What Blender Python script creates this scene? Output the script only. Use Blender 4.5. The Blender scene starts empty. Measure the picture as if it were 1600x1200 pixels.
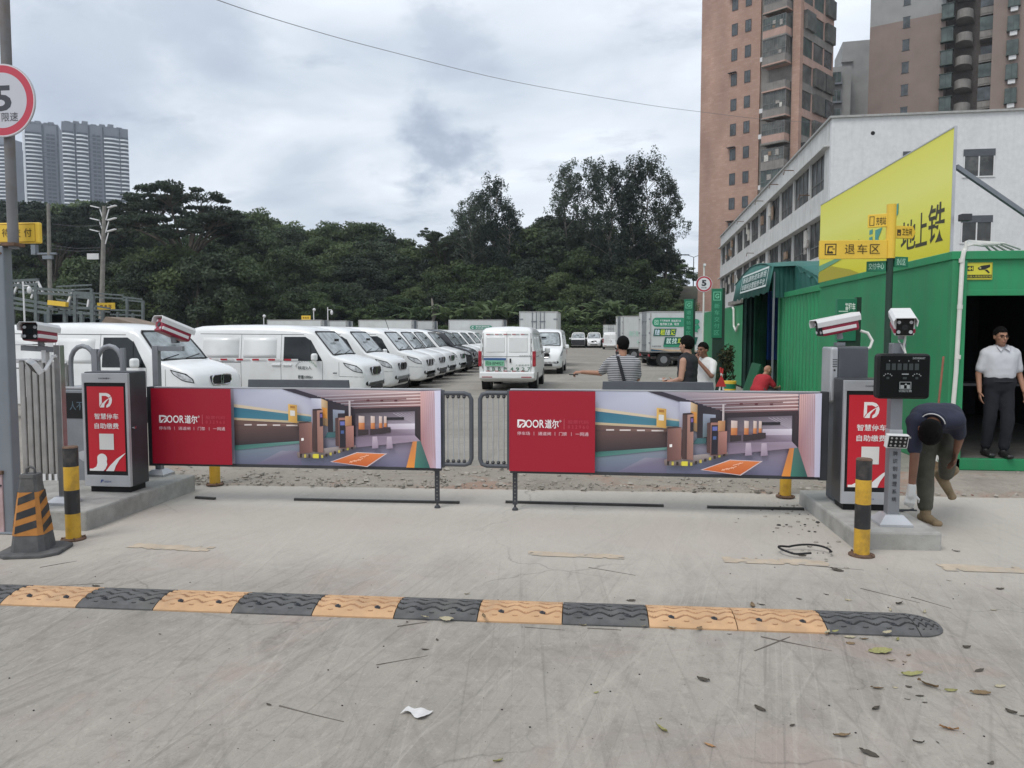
import bpy, math, random
import numpy as np
from mathutils import Vector, Matrix, noise

# ------------------------------------------------------------------ camera, sky, sun, exposure
S = bpy.context.scene
COL = S.collection
R = math.radians
CAMH, FPX = 1.65, 1200.0
YAW, PITCH = math.atan(138 / FPX), -math.atan(78 / FPX)
cam = bpy.data.cameras.new('camera')
cam.sensor_width = 36.0
cam.lens = 36.0 * FPX / 1600.0
cam.clip_end = 4000
camo = bpy.data.objects.new('camera', cam)
COL.objects.link(camo)
camo.location = (0, 0, CAMH)
CROT = Matrix.Rotation(YAW, 3, 'Z') @ Matrix.Rotation(R(90) + PITCH, 3, 'X')
camo.rotation_euler = CROT.to_euler()
S.camera = camo
S.view_settings.view_transform = 'Standard'
S.view_settings.look = 'None'
S.view_settings.gamma = 1.0
S.view_settings.exposure = 0.3
S.cycles.max_bounces = 6
S.cycles.transparent_max_bounces = 8
try:
    S.cycles.use_denoising = True
except Exception:
    pass

SUN_EL, SUN_AZ = R(58), R(215)          # azimuth clockwise from +Y: behind and left of the camera
sl = bpy.data.lights.new('sun', 'SUN')
sl.energy = 1.5
sl.angle = R(25)
sl.color = (1.0, 0.96, 0.90)
so = bpy.data.objects.new('sun', sl)
COL.objects.link(so)
sd = Vector((math.sin(SUN_AZ) * math.cos(SUN_EL), math.cos(SUN_AZ) * math.cos(SUN_EL), math.sin(SUN_EL)))
so.rotation_euler = sd.to_track_quat('Z', 'Y').to_euler()
so.location = sd * 60

W = bpy.data.worlds.new("World")
S.world = W
W.use_nodes = True
wt = W.node_tree
for n in list(wt.nodes):
    wt.nodes.remove(n)


def build_sky():
    N, L = wt.nodes.new, wt.links.new
    out = N('ShaderNodeOutputWorld')
    bg = N('ShaderNodeBackground')
    bg.inputs['Strength'].default_value = 0.1
    L(bg.outputs[0], out.inputs[0])
    sky = N('ShaderNodeTexSky')
    sky.sky_type = 'NISHITA'
    sky.sun_disc = False
    sky.sun_elevation = SUN_EL
    sky.sun_rotation = SUN_AZ
    sky.air_density = 1.0
    sky.dust_density = 3.0
    tc = N('ShaderNodeTexCoord')
    sep = N('ShaderNodeSeparateXYZ')
    L(tc.outputs['Generated'], sep.inputs[0])

    def math_(op, a, b=None, clamp=False):
        m = N('ShaderNodeMath')
        m.operation = op
        m.use_clamp = clamp
        for i, v in enumerate((a, b)):
            if v is None:
                continue
            if isinstance(v, (int, float)):
                m.inputs[i].default_value = v
            else:
                L(v, m.inputs[i])
        return m.outputs[0]
    z = math_('MAXIMUM', sep.outputs['Z'], 0.0)
    den = math_('ADD', z, 0.22)
    u = math_('DIVIDE', sep.outputs['X'], den)
    v = math_('DIVIDE', sep.outputs['Y'], den)
    cmb = N('ShaderNodeCombineXYZ')
    L(u, cmb.inputs[0])
    L(v, cmb.inputs[1])
    # overcast deck: big soft billows, small torn dark scraps
    n1 = N('ShaderNodeTexNoise')
    n1.inputs['Scale'].default_value = 1.35
    n1.inputs['Detail'].default_value = 7
    n1.inputs['Roughness'].default_value = 0.52
    n1.inputs['Distortion'].default_value = 0.35
    mp = N('ShaderNodeMapping')
    mp.inputs['Location'].default_value = (3.1, 7.4, 0.3)
    mp.inputs['Rotation'].default_value = (0, 0, 0.35)
    mp.inputs['Scale'].default_value = (1.0, 1.5, 1.0)
    L(cmb.outputs[0], mp.inputs[0])
    L(mp.outputs[0], n1.inputs['Vector'])
    r1 = N('ShaderNodeValToRGB')
    cr = r1.color_ramp
    cr.elements[0].position = 0.30
    cr.elements[0].color = (4.9, 5.55, 6.5, 1)
    cr.elements[1].position = 0.66
    cr.elements[1].color = (8.5, 9.0, 9.6, 1)
    e = cr.elements.new(0.47)
    e.color = (6.8, 7.4, 8.15, 1)
    L(n1.outputs['Fac'], r1.inputs[0])
    n2 = N('ShaderNodeTexNoise')
    n2.inputs['Scale'].default_value = 2.6
    n2.inputs['Detail'].default_value = 8
    n2.inputs['Roughness'].default_value = 0.62
    mp2 = N('ShaderNodeMapping')
    mp2.inputs['Location'].default_value = (11.7, 2.2, 5.0)
    mp2.inputs['Scale'].default_value = (0.8, 1.3, 1.0)
    L(cmb.outputs[0], mp2.inputs[0])
    L(mp2.outputs[0], n2.inputs['Vector'])
    r2 = N('ShaderNodeValToRGB')
    r2.color_ramp.elements[0].position = 0.57
    r2.color_ramp.elements[0].color = (1, 1, 1, 1)
    r2.color_ramp.elements[1].position = 0.74
    r2.color_ramp.elements[1].color = (0.62, 0.65, 0.70, 1)
    L(n2.outputs['Fac'], r2.inputs[0])
    mul = N('ShaderNodeMix')
    mul.data_type = 'RGBA'
    mul.blend_type = 'MULTIPLY'
    mul.inputs[0].default_value = 1.0
    L(r1.outputs[0], mul.inputs[6])
    L(r2.outputs[0], mul.inputs[7])
    # darker torn scraps of cloud hanging in front of the deck, each round its own direction
    nn = N('ShaderNodeTexNoise')
    nn.inputs['Scale'].default_value = 9
    nn.inputs['Detail'].default_value = 9
    nn.inputs['Roughness'].default_value = .6
    mpn = N('ShaderNodeMapping')
    mpn.inputs['Scale'].default_value = (1, 1, 1.6)
    L(tc.outputs['Generated'], mpn.inputs[0])
    L(mpn.outputs[0], nn.inputs['Vector'])
    wv = N('ShaderNodeVectorMath')
    wv.operation = 'MULTIPLY_ADD'
    L(nn.outputs['Color'], wv.inputs[0])
    wv.inputs[1].default_value = (.24, .24, .20)
    wv.inputs[2].default_value = (-.12, -.12, -.10)
    wa = N('ShaderNodeVectorMath')
    L(wv.outputs[0], wa.inputs[0])
    L(tc.outputs['Generated'], wa.inputs[1])
    cur = mul.outputs[2]
    tot = None
    for (px, py, rad, k) in ((125, 100, 9.5, .62), (275, 25, 8.0, .62), (672, 232, 4.6, .95), (700, 62, 4.6, .50), (480, 335, 6.5, .30), (1000, 50, 6, .25)):
        d = (CROT @ Vector(((px - 800) / FPX, (600 - py) / FPX, -1.0))).normalized()
        ds = N('ShaderNodeVectorMath')
        ds.operation = 'DISTANCE'
        L(wa.outputs[0], ds.inputs[0])
        ds.inputs[1].default_value = d
        mr = N('ShaderNodeMapRange')
        mr.interpolation_type = 'SMOOTHSTEP'
        mr.inputs[1].default_value = R(rad)
        mr.inputs[2].default_value = R(rad * .2)
        mr.inputs[4].default_value = k
        L(ds.outputs['Value'], mr.inputs[0])
        tot = mr.outputs[0] if tot is None else math_('MAXIMUM', tot, mr.outputs[0])
    mx = N('ShaderNodeMix')
    mx.data_type = 'RGBA'
    L(tot, mx.inputs[0])
    L(cur, mx.inputs[6])
    mx.inputs[7].default_value = (3.6, 4.25, 5.3, 1)
    cur = mx.outputs[2]
    mix = N('ShaderNodeMix')
    mix.data_type = 'RGBA'
    mix.inputs[0].default_value = 0.93
    L(sky.outputs[0], mix.inputs[6])
    L(cur, mix.inputs[7])
    L(mix.outputs[2], bg.inputs['Color'])


build_sky()

# ------------------------------------------------------------------ pixel helpers: where the things of the photograph stand in the world


def ray(px, py):
    return CROT @ Vector(((px - 800) / FPX, (600 - py) / FPX, -1.0))


def PZ(px, py, z=0.0):
    d = ray(px, py)
    t = (z - CAMH) / d.z
    return Vector((d.x * t, d.y * t, z))


def PY(px, py, Y):
    d = ray(px, py)
    t = Y / d.y
    return Vector((d.x * t, Y, CAMH + d.z * t))


def PX(px, py, X):
    d = ray(px, py)
    t = X / d.x
    return Vector((X, d.y * t, CAMH + d.z * t))


# ------------------------------------------------------------------ materials
MATS = {}


def mat(name, col, rough=0.6, metal=0.0, var=0.0, scale=6.0, bump=0.0, bscale=40.0, coat=0.0, spec=0.5, streak=0.0, dirt=None, dirt_amt=0.0, dscale=2.0, alpha=None):
    """principled with noise variation; streak = vertical stains; dirt = second colour in blotches"""
    if name in MATS:
        return MATS[name]
    m = bpy.data.materials.new(name)
    m.use_nodes = True
    t = m.node_tree
    b = t.nodes['Principled BSDF']
    N, L = t.nodes.new, t.links.new
    b.inputs['Roughness'].default_value = rough
    b.inputs['Metallic'].default_value = metal
    b.inputs['Specular IOR Level'].default_value = spec
    if coat:
        b.inputs['Coat Weight'].default_value = coat
        b.inputs['Coat Roughness'].default_value = 0.08
    c = (*col, 1.0)
    b.inputs['Base Color'].default_value = c
    src = None
    if var or streak or dirt_amt or bump:
        tc = N('ShaderNodeTexCoord')
        oi = N('ShaderNodeObjectInfo')
        ad = N('ShaderNodeVectorMath')
        ad.operation = 'ADD'
        L(tc.outputs['Object'], ad.inputs[0])
        vm = N('ShaderNodeVectorMath')
        vm.operation = 'SCALE'
        vm.inputs[0].default_value = (37.0, 19.0, 0.0)
        L(oi.outputs['Random'], vm.inputs['Scale'])
        L(vm.outputs[0], ad.inputs[1])
        vec = ad.outputs[0]

    def mixc(fac, a, bcol, mode='MIX'):
        mx = N('ShaderNodeMix')
        mx.data_type = 'RGBA'
        mx.blend_type = mode
        if isinstance(fac, float):
            mx.inputs[0].default_value = fac
        else:
            L(fac, mx.inputs[0])
        for i, v in ((6, a), (7, bcol)):
            if isinstance(v, tuple):
                mx.inputs[i].default_value = v
            else:
                L(v, mx.inputs[i])
        return mx.outputs[2]

    def nz(sc, det=5.0, ro=0.55, scl=(1, 1, 1)):
        mp = N('ShaderNodeMapping')
        mp.inputs['Scale'].default_value = scl
        L(vec, mp.inputs[0])
        n = N('ShaderNodeTexNoise')
        n.inputs['Scale'].default_value = sc
        n.inputs['Detail'].default_value = det
        n.inputs['Roughness'].default_value = ro
        L(mp.outputs[0], n.inputs['Vector'])
        return n.outputs['Fac']

    def ramp(f, a, bb, ca=(0, 0, 0, 1), cb=(1, 1, 1, 1)):
        r = N('ShaderNodeValToRGB')
        r.color_ramp.elements[0].position = a
        r.color_ramp.elements[1].position = bb
        r.color_ramp.elements[0].color = ca
        r.color_ramp.elements[1].color = cb
        L(f, r.inputs[0])
        return r.outputs[0]
    cur = c
    if var:
        lo = tuple(max(0, x * (1 - var)) for x in col) + (1,)
        hi = tuple(min(1, x * (1 + var)) for x in col) + (1,)
        cur = ramp(nz(scale), 0.3, 0.7, lo, hi)
    if streak:
        st = ramp(nz(5.0, 5, 0.6, (1.6, 1.6, 0.09)), 0.48, 0.75)
        k = N('ShaderNodeMath')
        k.operation = 'MULTIPLY'
        k.inputs[1].default_value = streak
        L(st, k.inputs[0])
        cur = mixc(k.outputs[0], cur, (dirt or (0.10, 0.09, 0.075)) + (1,))
    if dirt_amt and dirt:
        st = ramp(nz(dscale, 7, 0.65), 0.5, 0.72)
        k = N('ShaderNodeMath')
        k.operation = 'MULTIPLY'
        k.inputs[1].default_value = dirt_amt
        L(st, k.inputs[0])
        cur = mixc(k.outputs[0], cur, dirt + (1,))
    if not isinstance(cur, tuple):
        L(cur, b.inputs['Base Color'])
    if bump:
        bp = N('ShaderNodeBump')
        bp.inputs['Strength'].default_value = bump
        bp.inputs['Distance'].default_value = 0.01
        L(nz(bscale, 4), bp.inputs['Height'])
        L(bp.outputs[0], b.inputs['Normal'])
    MATS[name] = m
    return m


def print_mat():
    """printed film: the colour of each printed shape is stored per face"""
    m = bpy.data.materials.new('printed_film')
    m.use_nodes = True
    t = m.node_tree
    b = t.nodes['Principled BSDF']
    a = t.nodes.new('ShaderNodeAttribute')
    a.attribute_name = 'ink'
    t.links.new(a.outputs['Color'], b.inputs['Base Color'])
    b.inputs['Roughness'].default_value = 0.42
    MATS['print'] = m
    return m


PRINT = print_mat()

# ------------------------------------------------------------------ mesh builder


class MB:
    def __init__(s):
        s.v, s.f, s.m, s.s, s.c = [], [], [], [], []

    def add(s, vs, fs, m=0, smooth=False, col=None, T=None):
        o = len(s.v)
        if T is not None:
            vs = [T @ Vector(p) for p in vs]
        s.v.extend([tuple(p) for p in vs])
        for f in fs:
            s.f.append([i + o for i in f])
            s.m.append(m)
            s.s.append(smooth)
            s.c.append(col)
        return s

    def box(s, a, b, m=0, T=None, col=None):
        x0, y0, z0 = [min(a[i], b[i]) for i in range(3)]
        x1, y1, z1 = [max(a[i], b[i]) for i in range(3)]
        vs = [(x0, y0, z0), (x1, y0, z0), (x1, y1, z0), (x0, y1, z0), (x0, y0, z1), (x1, y0, z1), (x1, y1, z1), (x0, y1, z1)]
        fs = [(0, 3, 2, 1), (4, 5, 6, 7), (0, 1, 5, 4), (1, 2, 6, 5), (2, 3, 7, 6), (3, 0, 4, 7)]
        return s.add(vs, fs, m, False, col, T)

    def cb(s, c, d, m=0, T=None):
        return s.box([c[i] - d[i] / 2 for i in range(3)], [c[i] + d[i] / 2 for i in range(3)], m, T)

    def bar(s, p0, p1, w, h=None, m=0, up=(0, 0, 1)):
        """square bar from p0 to p1"""
        h = h or w
        p0, p1 = Vector(p0), Vector(p1)
        d = (p1 - p0).normalized()
        u = Vector(up)
        if abs(d.dot(u)) > 0.98:
            u = Vector((0, 1, 0))
        a = d.cross(u).normalized()
        b = a.cross(d).normalized()
        vs = []
        for p in (p0, p1):
            for sx, sy in ((-1, -1), (1, -1), (1, 1), (-1, 1)):
                vs.append(p + a * sx * w / 2 + b * sy * h / 2)
        return s.add(vs, [(0, 1, 2, 3), (7, 6, 5, 4), (0, 4, 5, 1), (1, 5, 6, 2), (2, 6, 7, 3), (3, 7, 4, 0)], m)

    def tube(s, pts, r, n=8, m=0, caps=True, smooth=True):
        pts = [Vector(p) for p in pts]
        k = len(pts)
        rs = r if isinstance(r, (list, tuple)) else [r] * k
        rings, up = [], None
        for i, p in enumerate(pts):
            d = (pts[min(i + 1, k - 1)] - pts[max(i - 1, 0)])
            if d.length < 1e-9:
                d = Vector((0, 0, 1))
            d.normalize()
            if up is None:
                up = Vector((0, 0, 1)) if abs(d.z) < 0.9 else Vector((1, 0, 0))
            a = d.cross(up)
            if a.length < 1e-6:
                a = d.cross(Vector((0, 1, 0)))
            a.normalize()
            b = a.cross(d).normalized()
            up = b
            rings.append([p + a * math.cos(2 * math.pi * j / n) * rs[i] + b * math.sin(2 * math.pi * j / n) * rs[i] for j in range(n)])
        return s.loft(rings, m, caps, smooth)

    def cyl(s, p0, p1, r0, r1=None, n=16, m=0, caps=True):
        return s.tube([p0, p1], [r0, r0 if r1 is None else r1], n, m, caps)

    def loft(s, rings, m=0, caps=True, smooth=True, closed=True):
        n = len(rings[0])
        vs = [p for r in rings for p in r]
        fs = []
        for i in range(len(rings) - 1):
            for j in range(n if closed else n - 1):
                a, b = i * n + j, i * n + (j + 1) % n
                fs.append((a, b, b + n, a + n))
        s.add(vs, fs, m, smooth)
        if caps:
            o = len(s.v) - len(vs)
            s.f.append([o + j for j in range(n)][::-1])
            s.f.append([o + (len(rings) - 1) * n + j for j in range(n)])
            s.m += [m, m]
            s.s += [False, False]
            s.c += [None, None]
        return s

    def prism(s, poly, d0, d1, axis='y', m=0, col=None, T=None):
        """poly in the plane across axis; axis y: (x,z), x: (y,z), z: (x,y)"""
        def p3(p, d):
            return {'y': (p[0], d, p[1]), 'x': (d, p[0], p[1]), 'z': (p[0], p[1], d)}[axis]
        n = len(poly)
        vs = [p3(p, d0) for p in poly] + [p3(p, d1) for p in poly]
        fs = [tuple(range(n)), tuple(range(2 * n - 1, n - 1, -1))]
        fs += [(i, i + n, (i + 1) % n + n, (i + 1) % n) for i in range(n)]
        return s.add(vs, fs, m, False, col, T)

    def ell(s, c, r, n=16, k=10, m=0, T=None):
        vs, fs = [], []
        for i in range(k + 1):
            th = math.pi * i / k
            for j in range(n):
                ph = 2 * math.pi * j / n
                vs.append((c[0] + r[0] * math.sin(th) * math.cos(ph), c[1] + r[1] * math.sin(th) * math.sin(ph), c[2] + r[2] * math.cos(th)))
        for i in range(k):
            for j in range(n):
                a, b = i * n + j, i * n + (j + 1) % n
                fs.append((a, a + n, b + n, b))
        return s.add(vs, fs, m, True, None, T)

    def cap(s, p0, p1, r0, r1, n=14, m=0):
        """tapered capsule"""
        p0, p1 = Vector(p0), Vector(p1)
        d = p1 - p0
        if d.length < 1e-6:
            return s.ell(p0, (r0, r0, r0), n, 8, m)
        d.normalize()
        pts, rs = [], []
        for i in range(5):
            a = math.pi / 2 * i / 4
            pts.append(p0 - d * r0 * math.cos(a))
            rs.append(max(r0 * math.sin(a), 1e-4))
        for i in range(5):
            a = math.pi / 2 * (4 - i) / 4
            pts.append(p1 + d * r1 * math.cos(a))
            rs.append(max(r1 * math.sin(a), 1e-4))
        return s.tube(pts, rs, n, m)

    def obj(s, name, mats, parent=None, bevel=0.0, sharp=35, seg=2, link=True):
        me = bpy.data.meshes.new(name)
        me.from_pydata(s.v, [], s.f)
        if not isinstance(mats, (list, tuple)):
            mats = [mats]
        for x in mats:
            me.materials.append(x)
        me.polygons.foreach_set('material_index', s.m)
        me.polygons.foreach_set('use_smooth', s.s)
        if any(c is not None for c in s.c):
            at = me.color_attributes.new('ink', 'FLOAT_COLOR', 'CORNER')
            buf = []
            for f, c in zip(s.f, s.c):
                if isinstance(c, list):
                    for q in c:
                        buf += [*q, 1.0]
                else:
                    buf += list((*(c or (0.8, 0.8, 0.8)), 1.0)) * len(f)
            at.data.foreach_set('color', buf)
        me.update()
        if any(s.s):
            me.set_sharp_from_angle(angle=R(sharp))
        o = bpy.data.objects.new(name, me)
        COL.objects.link(o)
        if parent is not None:
            o.parent = parent
            KIDS.setdefault(parent.name, []).append(o)
        if bevel:
            md = o.modifiers.new('bevel', 'BEVEL')
            md.width = bevel
            md.segments = seg
            md.limit_method = 'ANGLE'
            md.angle_limit = R(40)
        return o


def tag(o, label=None, cat=None, group=None, kind=None):
    if label:
        o['label'] = label
    if cat:
        o['category'] = cat
    if group:
        o['group'] = group
    if kind:
        o['kind'] = kind
    return o


def thing(name, label, cat, loc=(0, 0, 0), rz=0.0, group=None):
    o = bpy.data.objects.new(name, None)
    o.empty_display_size = 0.2
    COL.objects.link(o)
    o.location = loc
    o.rotation_euler = (0, 0, rz)
    return tag(o, label, cat, group)


KIDS = {}


def copy_tree(o, loc=None, rz=None, label=None, group=None, parent=None, scale=None):
    c = o.copy()
    COL.objects.link(c)
    if parent is not None:
        c.parent = parent
        KIDS.setdefault(parent.name, []).append(c)
    for ch in KIDS.get(o.name, []):
        copy_tree(ch, parent=c)
    if loc is not None:
        c.location = loc
    if rz is not None:
        c.rotation_euler = (0, 0, rz)
    if scale is not None:
        c.scale = scale
    if label:
        c['label'] = label
    if group:
        c['group'] = group
    return c


def struct(name, mb, m, bevel=0.0):
    return tag(mb.obj(name, m, None, bevel), kind='structure')


_fcache = {}


def glyphs(s, bold=0.0):
    key = (s, bold)
    if key not in _fcache:
        cu = bpy.data.curves.new('lettering', 'FONT')
        cu.body = s
        cu.resolution_u = 3
        cu.offset = bold
        cu.space_line = 1.0
        o = bpy.data.objects.new('lettering', cu)
        COL.objects.link(o)
        dg = bpy.context.evaluated_depsgraph_get()
        me = bpy.data.meshes.new_from_object(o.evaluated_get(dg))
        vs = [v.co.copy() for v in me.vertices]
        fs = [tuple(p.vertices) for p in me.polygons]
        bpy.data.objects.remove(o)
        bpy.data.curves.remove(cu)
        bpy.data.meshes.remove(me)
        _fcache[key] = (vs, fs)
    return _fcache[key]


def put_text(mb, s, rect, T, m=0, bold=0.0, col=None, shear=0.0, keep=False):
    """fit the string into rect (u0,v0,u1,v1) of the plane T"""
    vs, fs = glyphs(s, bold)
    if not vs:
        return
    x0, x1 = min(v.x for v in vs), max(v.x for v in vs)
    y0, y1 = min(v.y for v in vs), max(v.y for v in vs)
    u0, v0, u1, v1 = rect
    sx, sy = (u1 - u0) / max(x1 - x0, 1e-6), (v1 - v0) / max(y1 - y0, 1e-6)
    if keep:
        k = min(sx, sy)
        u0 += ((u1 - u0) - k * (x1 - x0)) / 2
        v0 += ((v1 - v0) - k * (y1 - y0)) / 2
        sx = sy = k
    pts = [((v.x - x0) * sx + u0 + shear * ((v.y - y0) * sy), (v.y - y0) * sy + v0, 0) for v in vs]
    mb.add(pts, fs, m, False, col, T)


def plane(o, u, v, n_off=0.0):
    """matrix of a plane: origin o, unit u (right) and v (up); +n faces the reader"""
    o, u, v = Vector(o), Vector(u).normalized(), Vector(v).normalized()
    n = u.cross(v)
    o = o + n * n_off
    return Matrix(((u.x, v.x, n.x, o.x), (u.y, v.y, n.y, o.y), (u.z, v.z, n.z, o.z), (0, 0, 0, 1)))


FRONT = lambda o, off=0.0: plane(o, (1, 0, 0), (0, 0, 1), off)     # faces -Y, towards the street


class Art:
    """flat printed shapes on a plane, each layer half a millimetre above the one below"""
    def __init__(s, T, step=0.0005):
        s.mb, s.T, s.k, s.step = MB(), T, 1, step

    def _M(s):
        return s.T @ Matrix.Translation((0, 0, s.k * s.step))

    def poly(s, pts, col, up=True):
        s.mb.add([(p[0], p[1], 0) for p in pts], [tuple(range(len(pts)))], 0, False, col, s._M())
        if up:
            s.k += 1

    def rect(s, x0, y0, x1, y1, col, up=True):
        s.poly([(x0, y0), (x1, y0), (x1, y1), (x0, y1)], col, up)

    def disc(s, x, y, r, col, n=32, ry=None):
        ry = ry or r
        s.poly([(x + r * math.cos(2 * math.pi * i / n), y + ry * math.sin(2 * math.pi * i / n)) for i in range(n)], col)

    def frame(s, x0, y0, x1, y1, w, col):
        for a in ((x0, y0, x1, y0 + w), (x0, y1 - w, x1, y1), (x0, y0 + w, x0 + w, y1 - w), (x1 - w, y0 + w, x1, y1 - w)):
            s.rect(*a, col, up=False)
        s.k += 1

    def line(s, x0, y0, x1, y1, w, col):
        d = Vector((x1 - x0, y1 - y0)).normalized()
        n = Vector((-d.y, d.x)) * w / 2
        s.poly([(x0 + n.x, y0 + n.y), (x0 - n.x, y0 - n.y), (x1 - n.x, y1 - n.y), (x1 + n.x, y1 + n.y)], col)

    def text(s, t, rect, col, bold=0.0, shear=0.0, keep=False):
        put_text(s.mb, t, rect, s._M(), 0, bold, col, shear, keep)
        s.k += 1

    def obj(s, name, parent=None):
        return s.mb.obj(name, PRINT, parent)


def srgb(r, g, b):
    f = lambda c: (c / 255 / 12.92) if c / 255 <= 0.04045 else ((c / 255 + 0.055) / 1.055) ** 2.4
    return (f(r), f(g), f(b))


rnd = random.Random(7)
WHITE, BLACK = (0.8, 0.8, 0.8), (0.02, 0.02, 0.02)

M_ = dict(
    white_paint=mat('white_vehicle_paint', (0.74, 0.75, 0.75), 0.32, var=0.04, scale=1.5, coat=0.35, dirt=(0.42, 0.38, 0.32), dirt_amt=0.22, dscale=1.6),
    black_paint=mat('black_vehicle_paint', (0.015, 0.016, 0.02), 0.25, coat=0.6),
    glass=mat('vehicle_glass', (0.018, 0.022, 0.025), 0.08, spec=0.4, var=0.5, scale=1.6),
    screen_glass=mat('windscreen_glass', (0.27, 0.30, 0.31), 0.1, spec=0.8, var=0.6, scale=3.0),  # pale mottled base stands in for reflections on the glass
    tyre=mat('tyre_rubber', (0.018, 0.018, 0.018), 0.85, var=0.3, bump=0.3),
    rim=mat('steel_rim', (0.30, 0.30, 0.31), 0.4, 0.7),
    black_plastic=mat('black_plastic', (0.013, 0.013, 0.014), 0.5, var=0.2, spec=0.25),
    lamp=mat('headlamp_lens', (0.50, 0.52, 0.54), 0.08, spec=0.9, var=0.5, scale=14),
    red_lamp=mat('red_lamp_lens', (0.30, 0.012, 0.025), 0.15, spec=0.8, var=0.35, scale=9),
    chrome=mat('chrome', (0.6, 0.6, 0.62), 0.15, 1.0),
    steel=mat('stainless_steel', (0.42, 0.41, 0.40), 0.30, 0.85, var=0.18, scale=5, bump=0.03),
    alu=mat('grey_aluminium', (0.24, 0.25, 0.27), 0.45, 0.5, var=0.12, scale=4),
    alu_light=mat('pale_aluminium', (0.46, 0.47, 0.49), 0.38, 0.45, var=0.1, scale=4),
    dark_steel=mat('charcoal_powder_coat', (0.035, 0.037, 0.043), 0.45, var=0.18, scale=5, bump=0.05, bscale=120),
    grey_coat=mat('grey_powder_coat', (0.075, 0.082, 0.095), 0.5, var=0.12, scale=5),
    white_plastic=mat('white_plastic', (0.66, 0.66, 0.66), 0.35, var=0.06, scale=6, dirt=(0.40, 0.38, 0.34), dirt_amt=0.25, dscale=6),
    crimson=mat('crimson_plastic', (0.27, 0.012, 0.04), 0.35, var=0.1),
    cast=mat('cast_concrete', (0.33, 0.325, 0.305), 0.9, var=0.18, scale=5, bump=0.35, bscale=60, dirt=(0.16, 0.155, 0.14), dirt_amt=0.55, dscale=3.5),
    bollard_yellow=mat('worn_yellow_paint', (0.56, 0.33, 0.035), 0.45, var=0.15, dirt=(0.12, 0.08, 0.04), dirt_amt=0.55, dscale=7, spec=0.4),
    bollard_black=mat('worn_black_paint', (0.02, 0.02, 0.022), 0.5, var=0.3, dirt=(0.13, 0.11, 0.09), dirt_amt=0.5, dscale=8),
    rust=mat('rusty_iron', (0.12, 0.07, 0.045), 0.8, var=0.4, scale=20, bump=0.3),
    green=mat('green_container_paint', (0.024, 0.245, 0.100), 0.45, var=0.14, scale=.9, streak=0.38, dirt=(0.075, 0.15, 0.095), dirt_amt=0.35, dscale=1.2, spec=0.35, bump=.22, bscale=2.2),
    green_dark=mat('dark_green_paint', (0.012, 0.10, 0.045), 0.5, var=0.12, scale=2),
    green_sign=mat('green_sign_film', (0.012, 0.165, 0.085), 0.4, var=0.05),
    yellow_sign=mat('yellow_sign_film', (0.74, 0.49, 0.05), 0.45, var=0.05),
    red_paint=mat('red_paint', (0.45, 0.03, 0.03), 0.5, var=0.1),
    cable_white=mat('white_cable', (0.62, 0.62, 0.58), 0.5, var=0.08),
    galv=mat('galvanised_post', (0.20, 0.22, 0.245), 0.5, 0.35, var=0.10, scale=2.5, streak=0.25, dirt=(0.30, 0.32, 0.34)),
    pole_concrete=mat('weathered_pole', (0.20, 0.19, 0.17), 0.85, var=0.2, scale=3),
    rubber=mat('black_rubber', (0.085, 0.085, 0.086), 0.8, var=0.3, scale=12, bump=0.25, bscale=90, dirt=(0.15, 0.14, 0.125), dirt_amt=0.55, dscale=5),
)
# ------------------------------------------------------------------ ground


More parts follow.
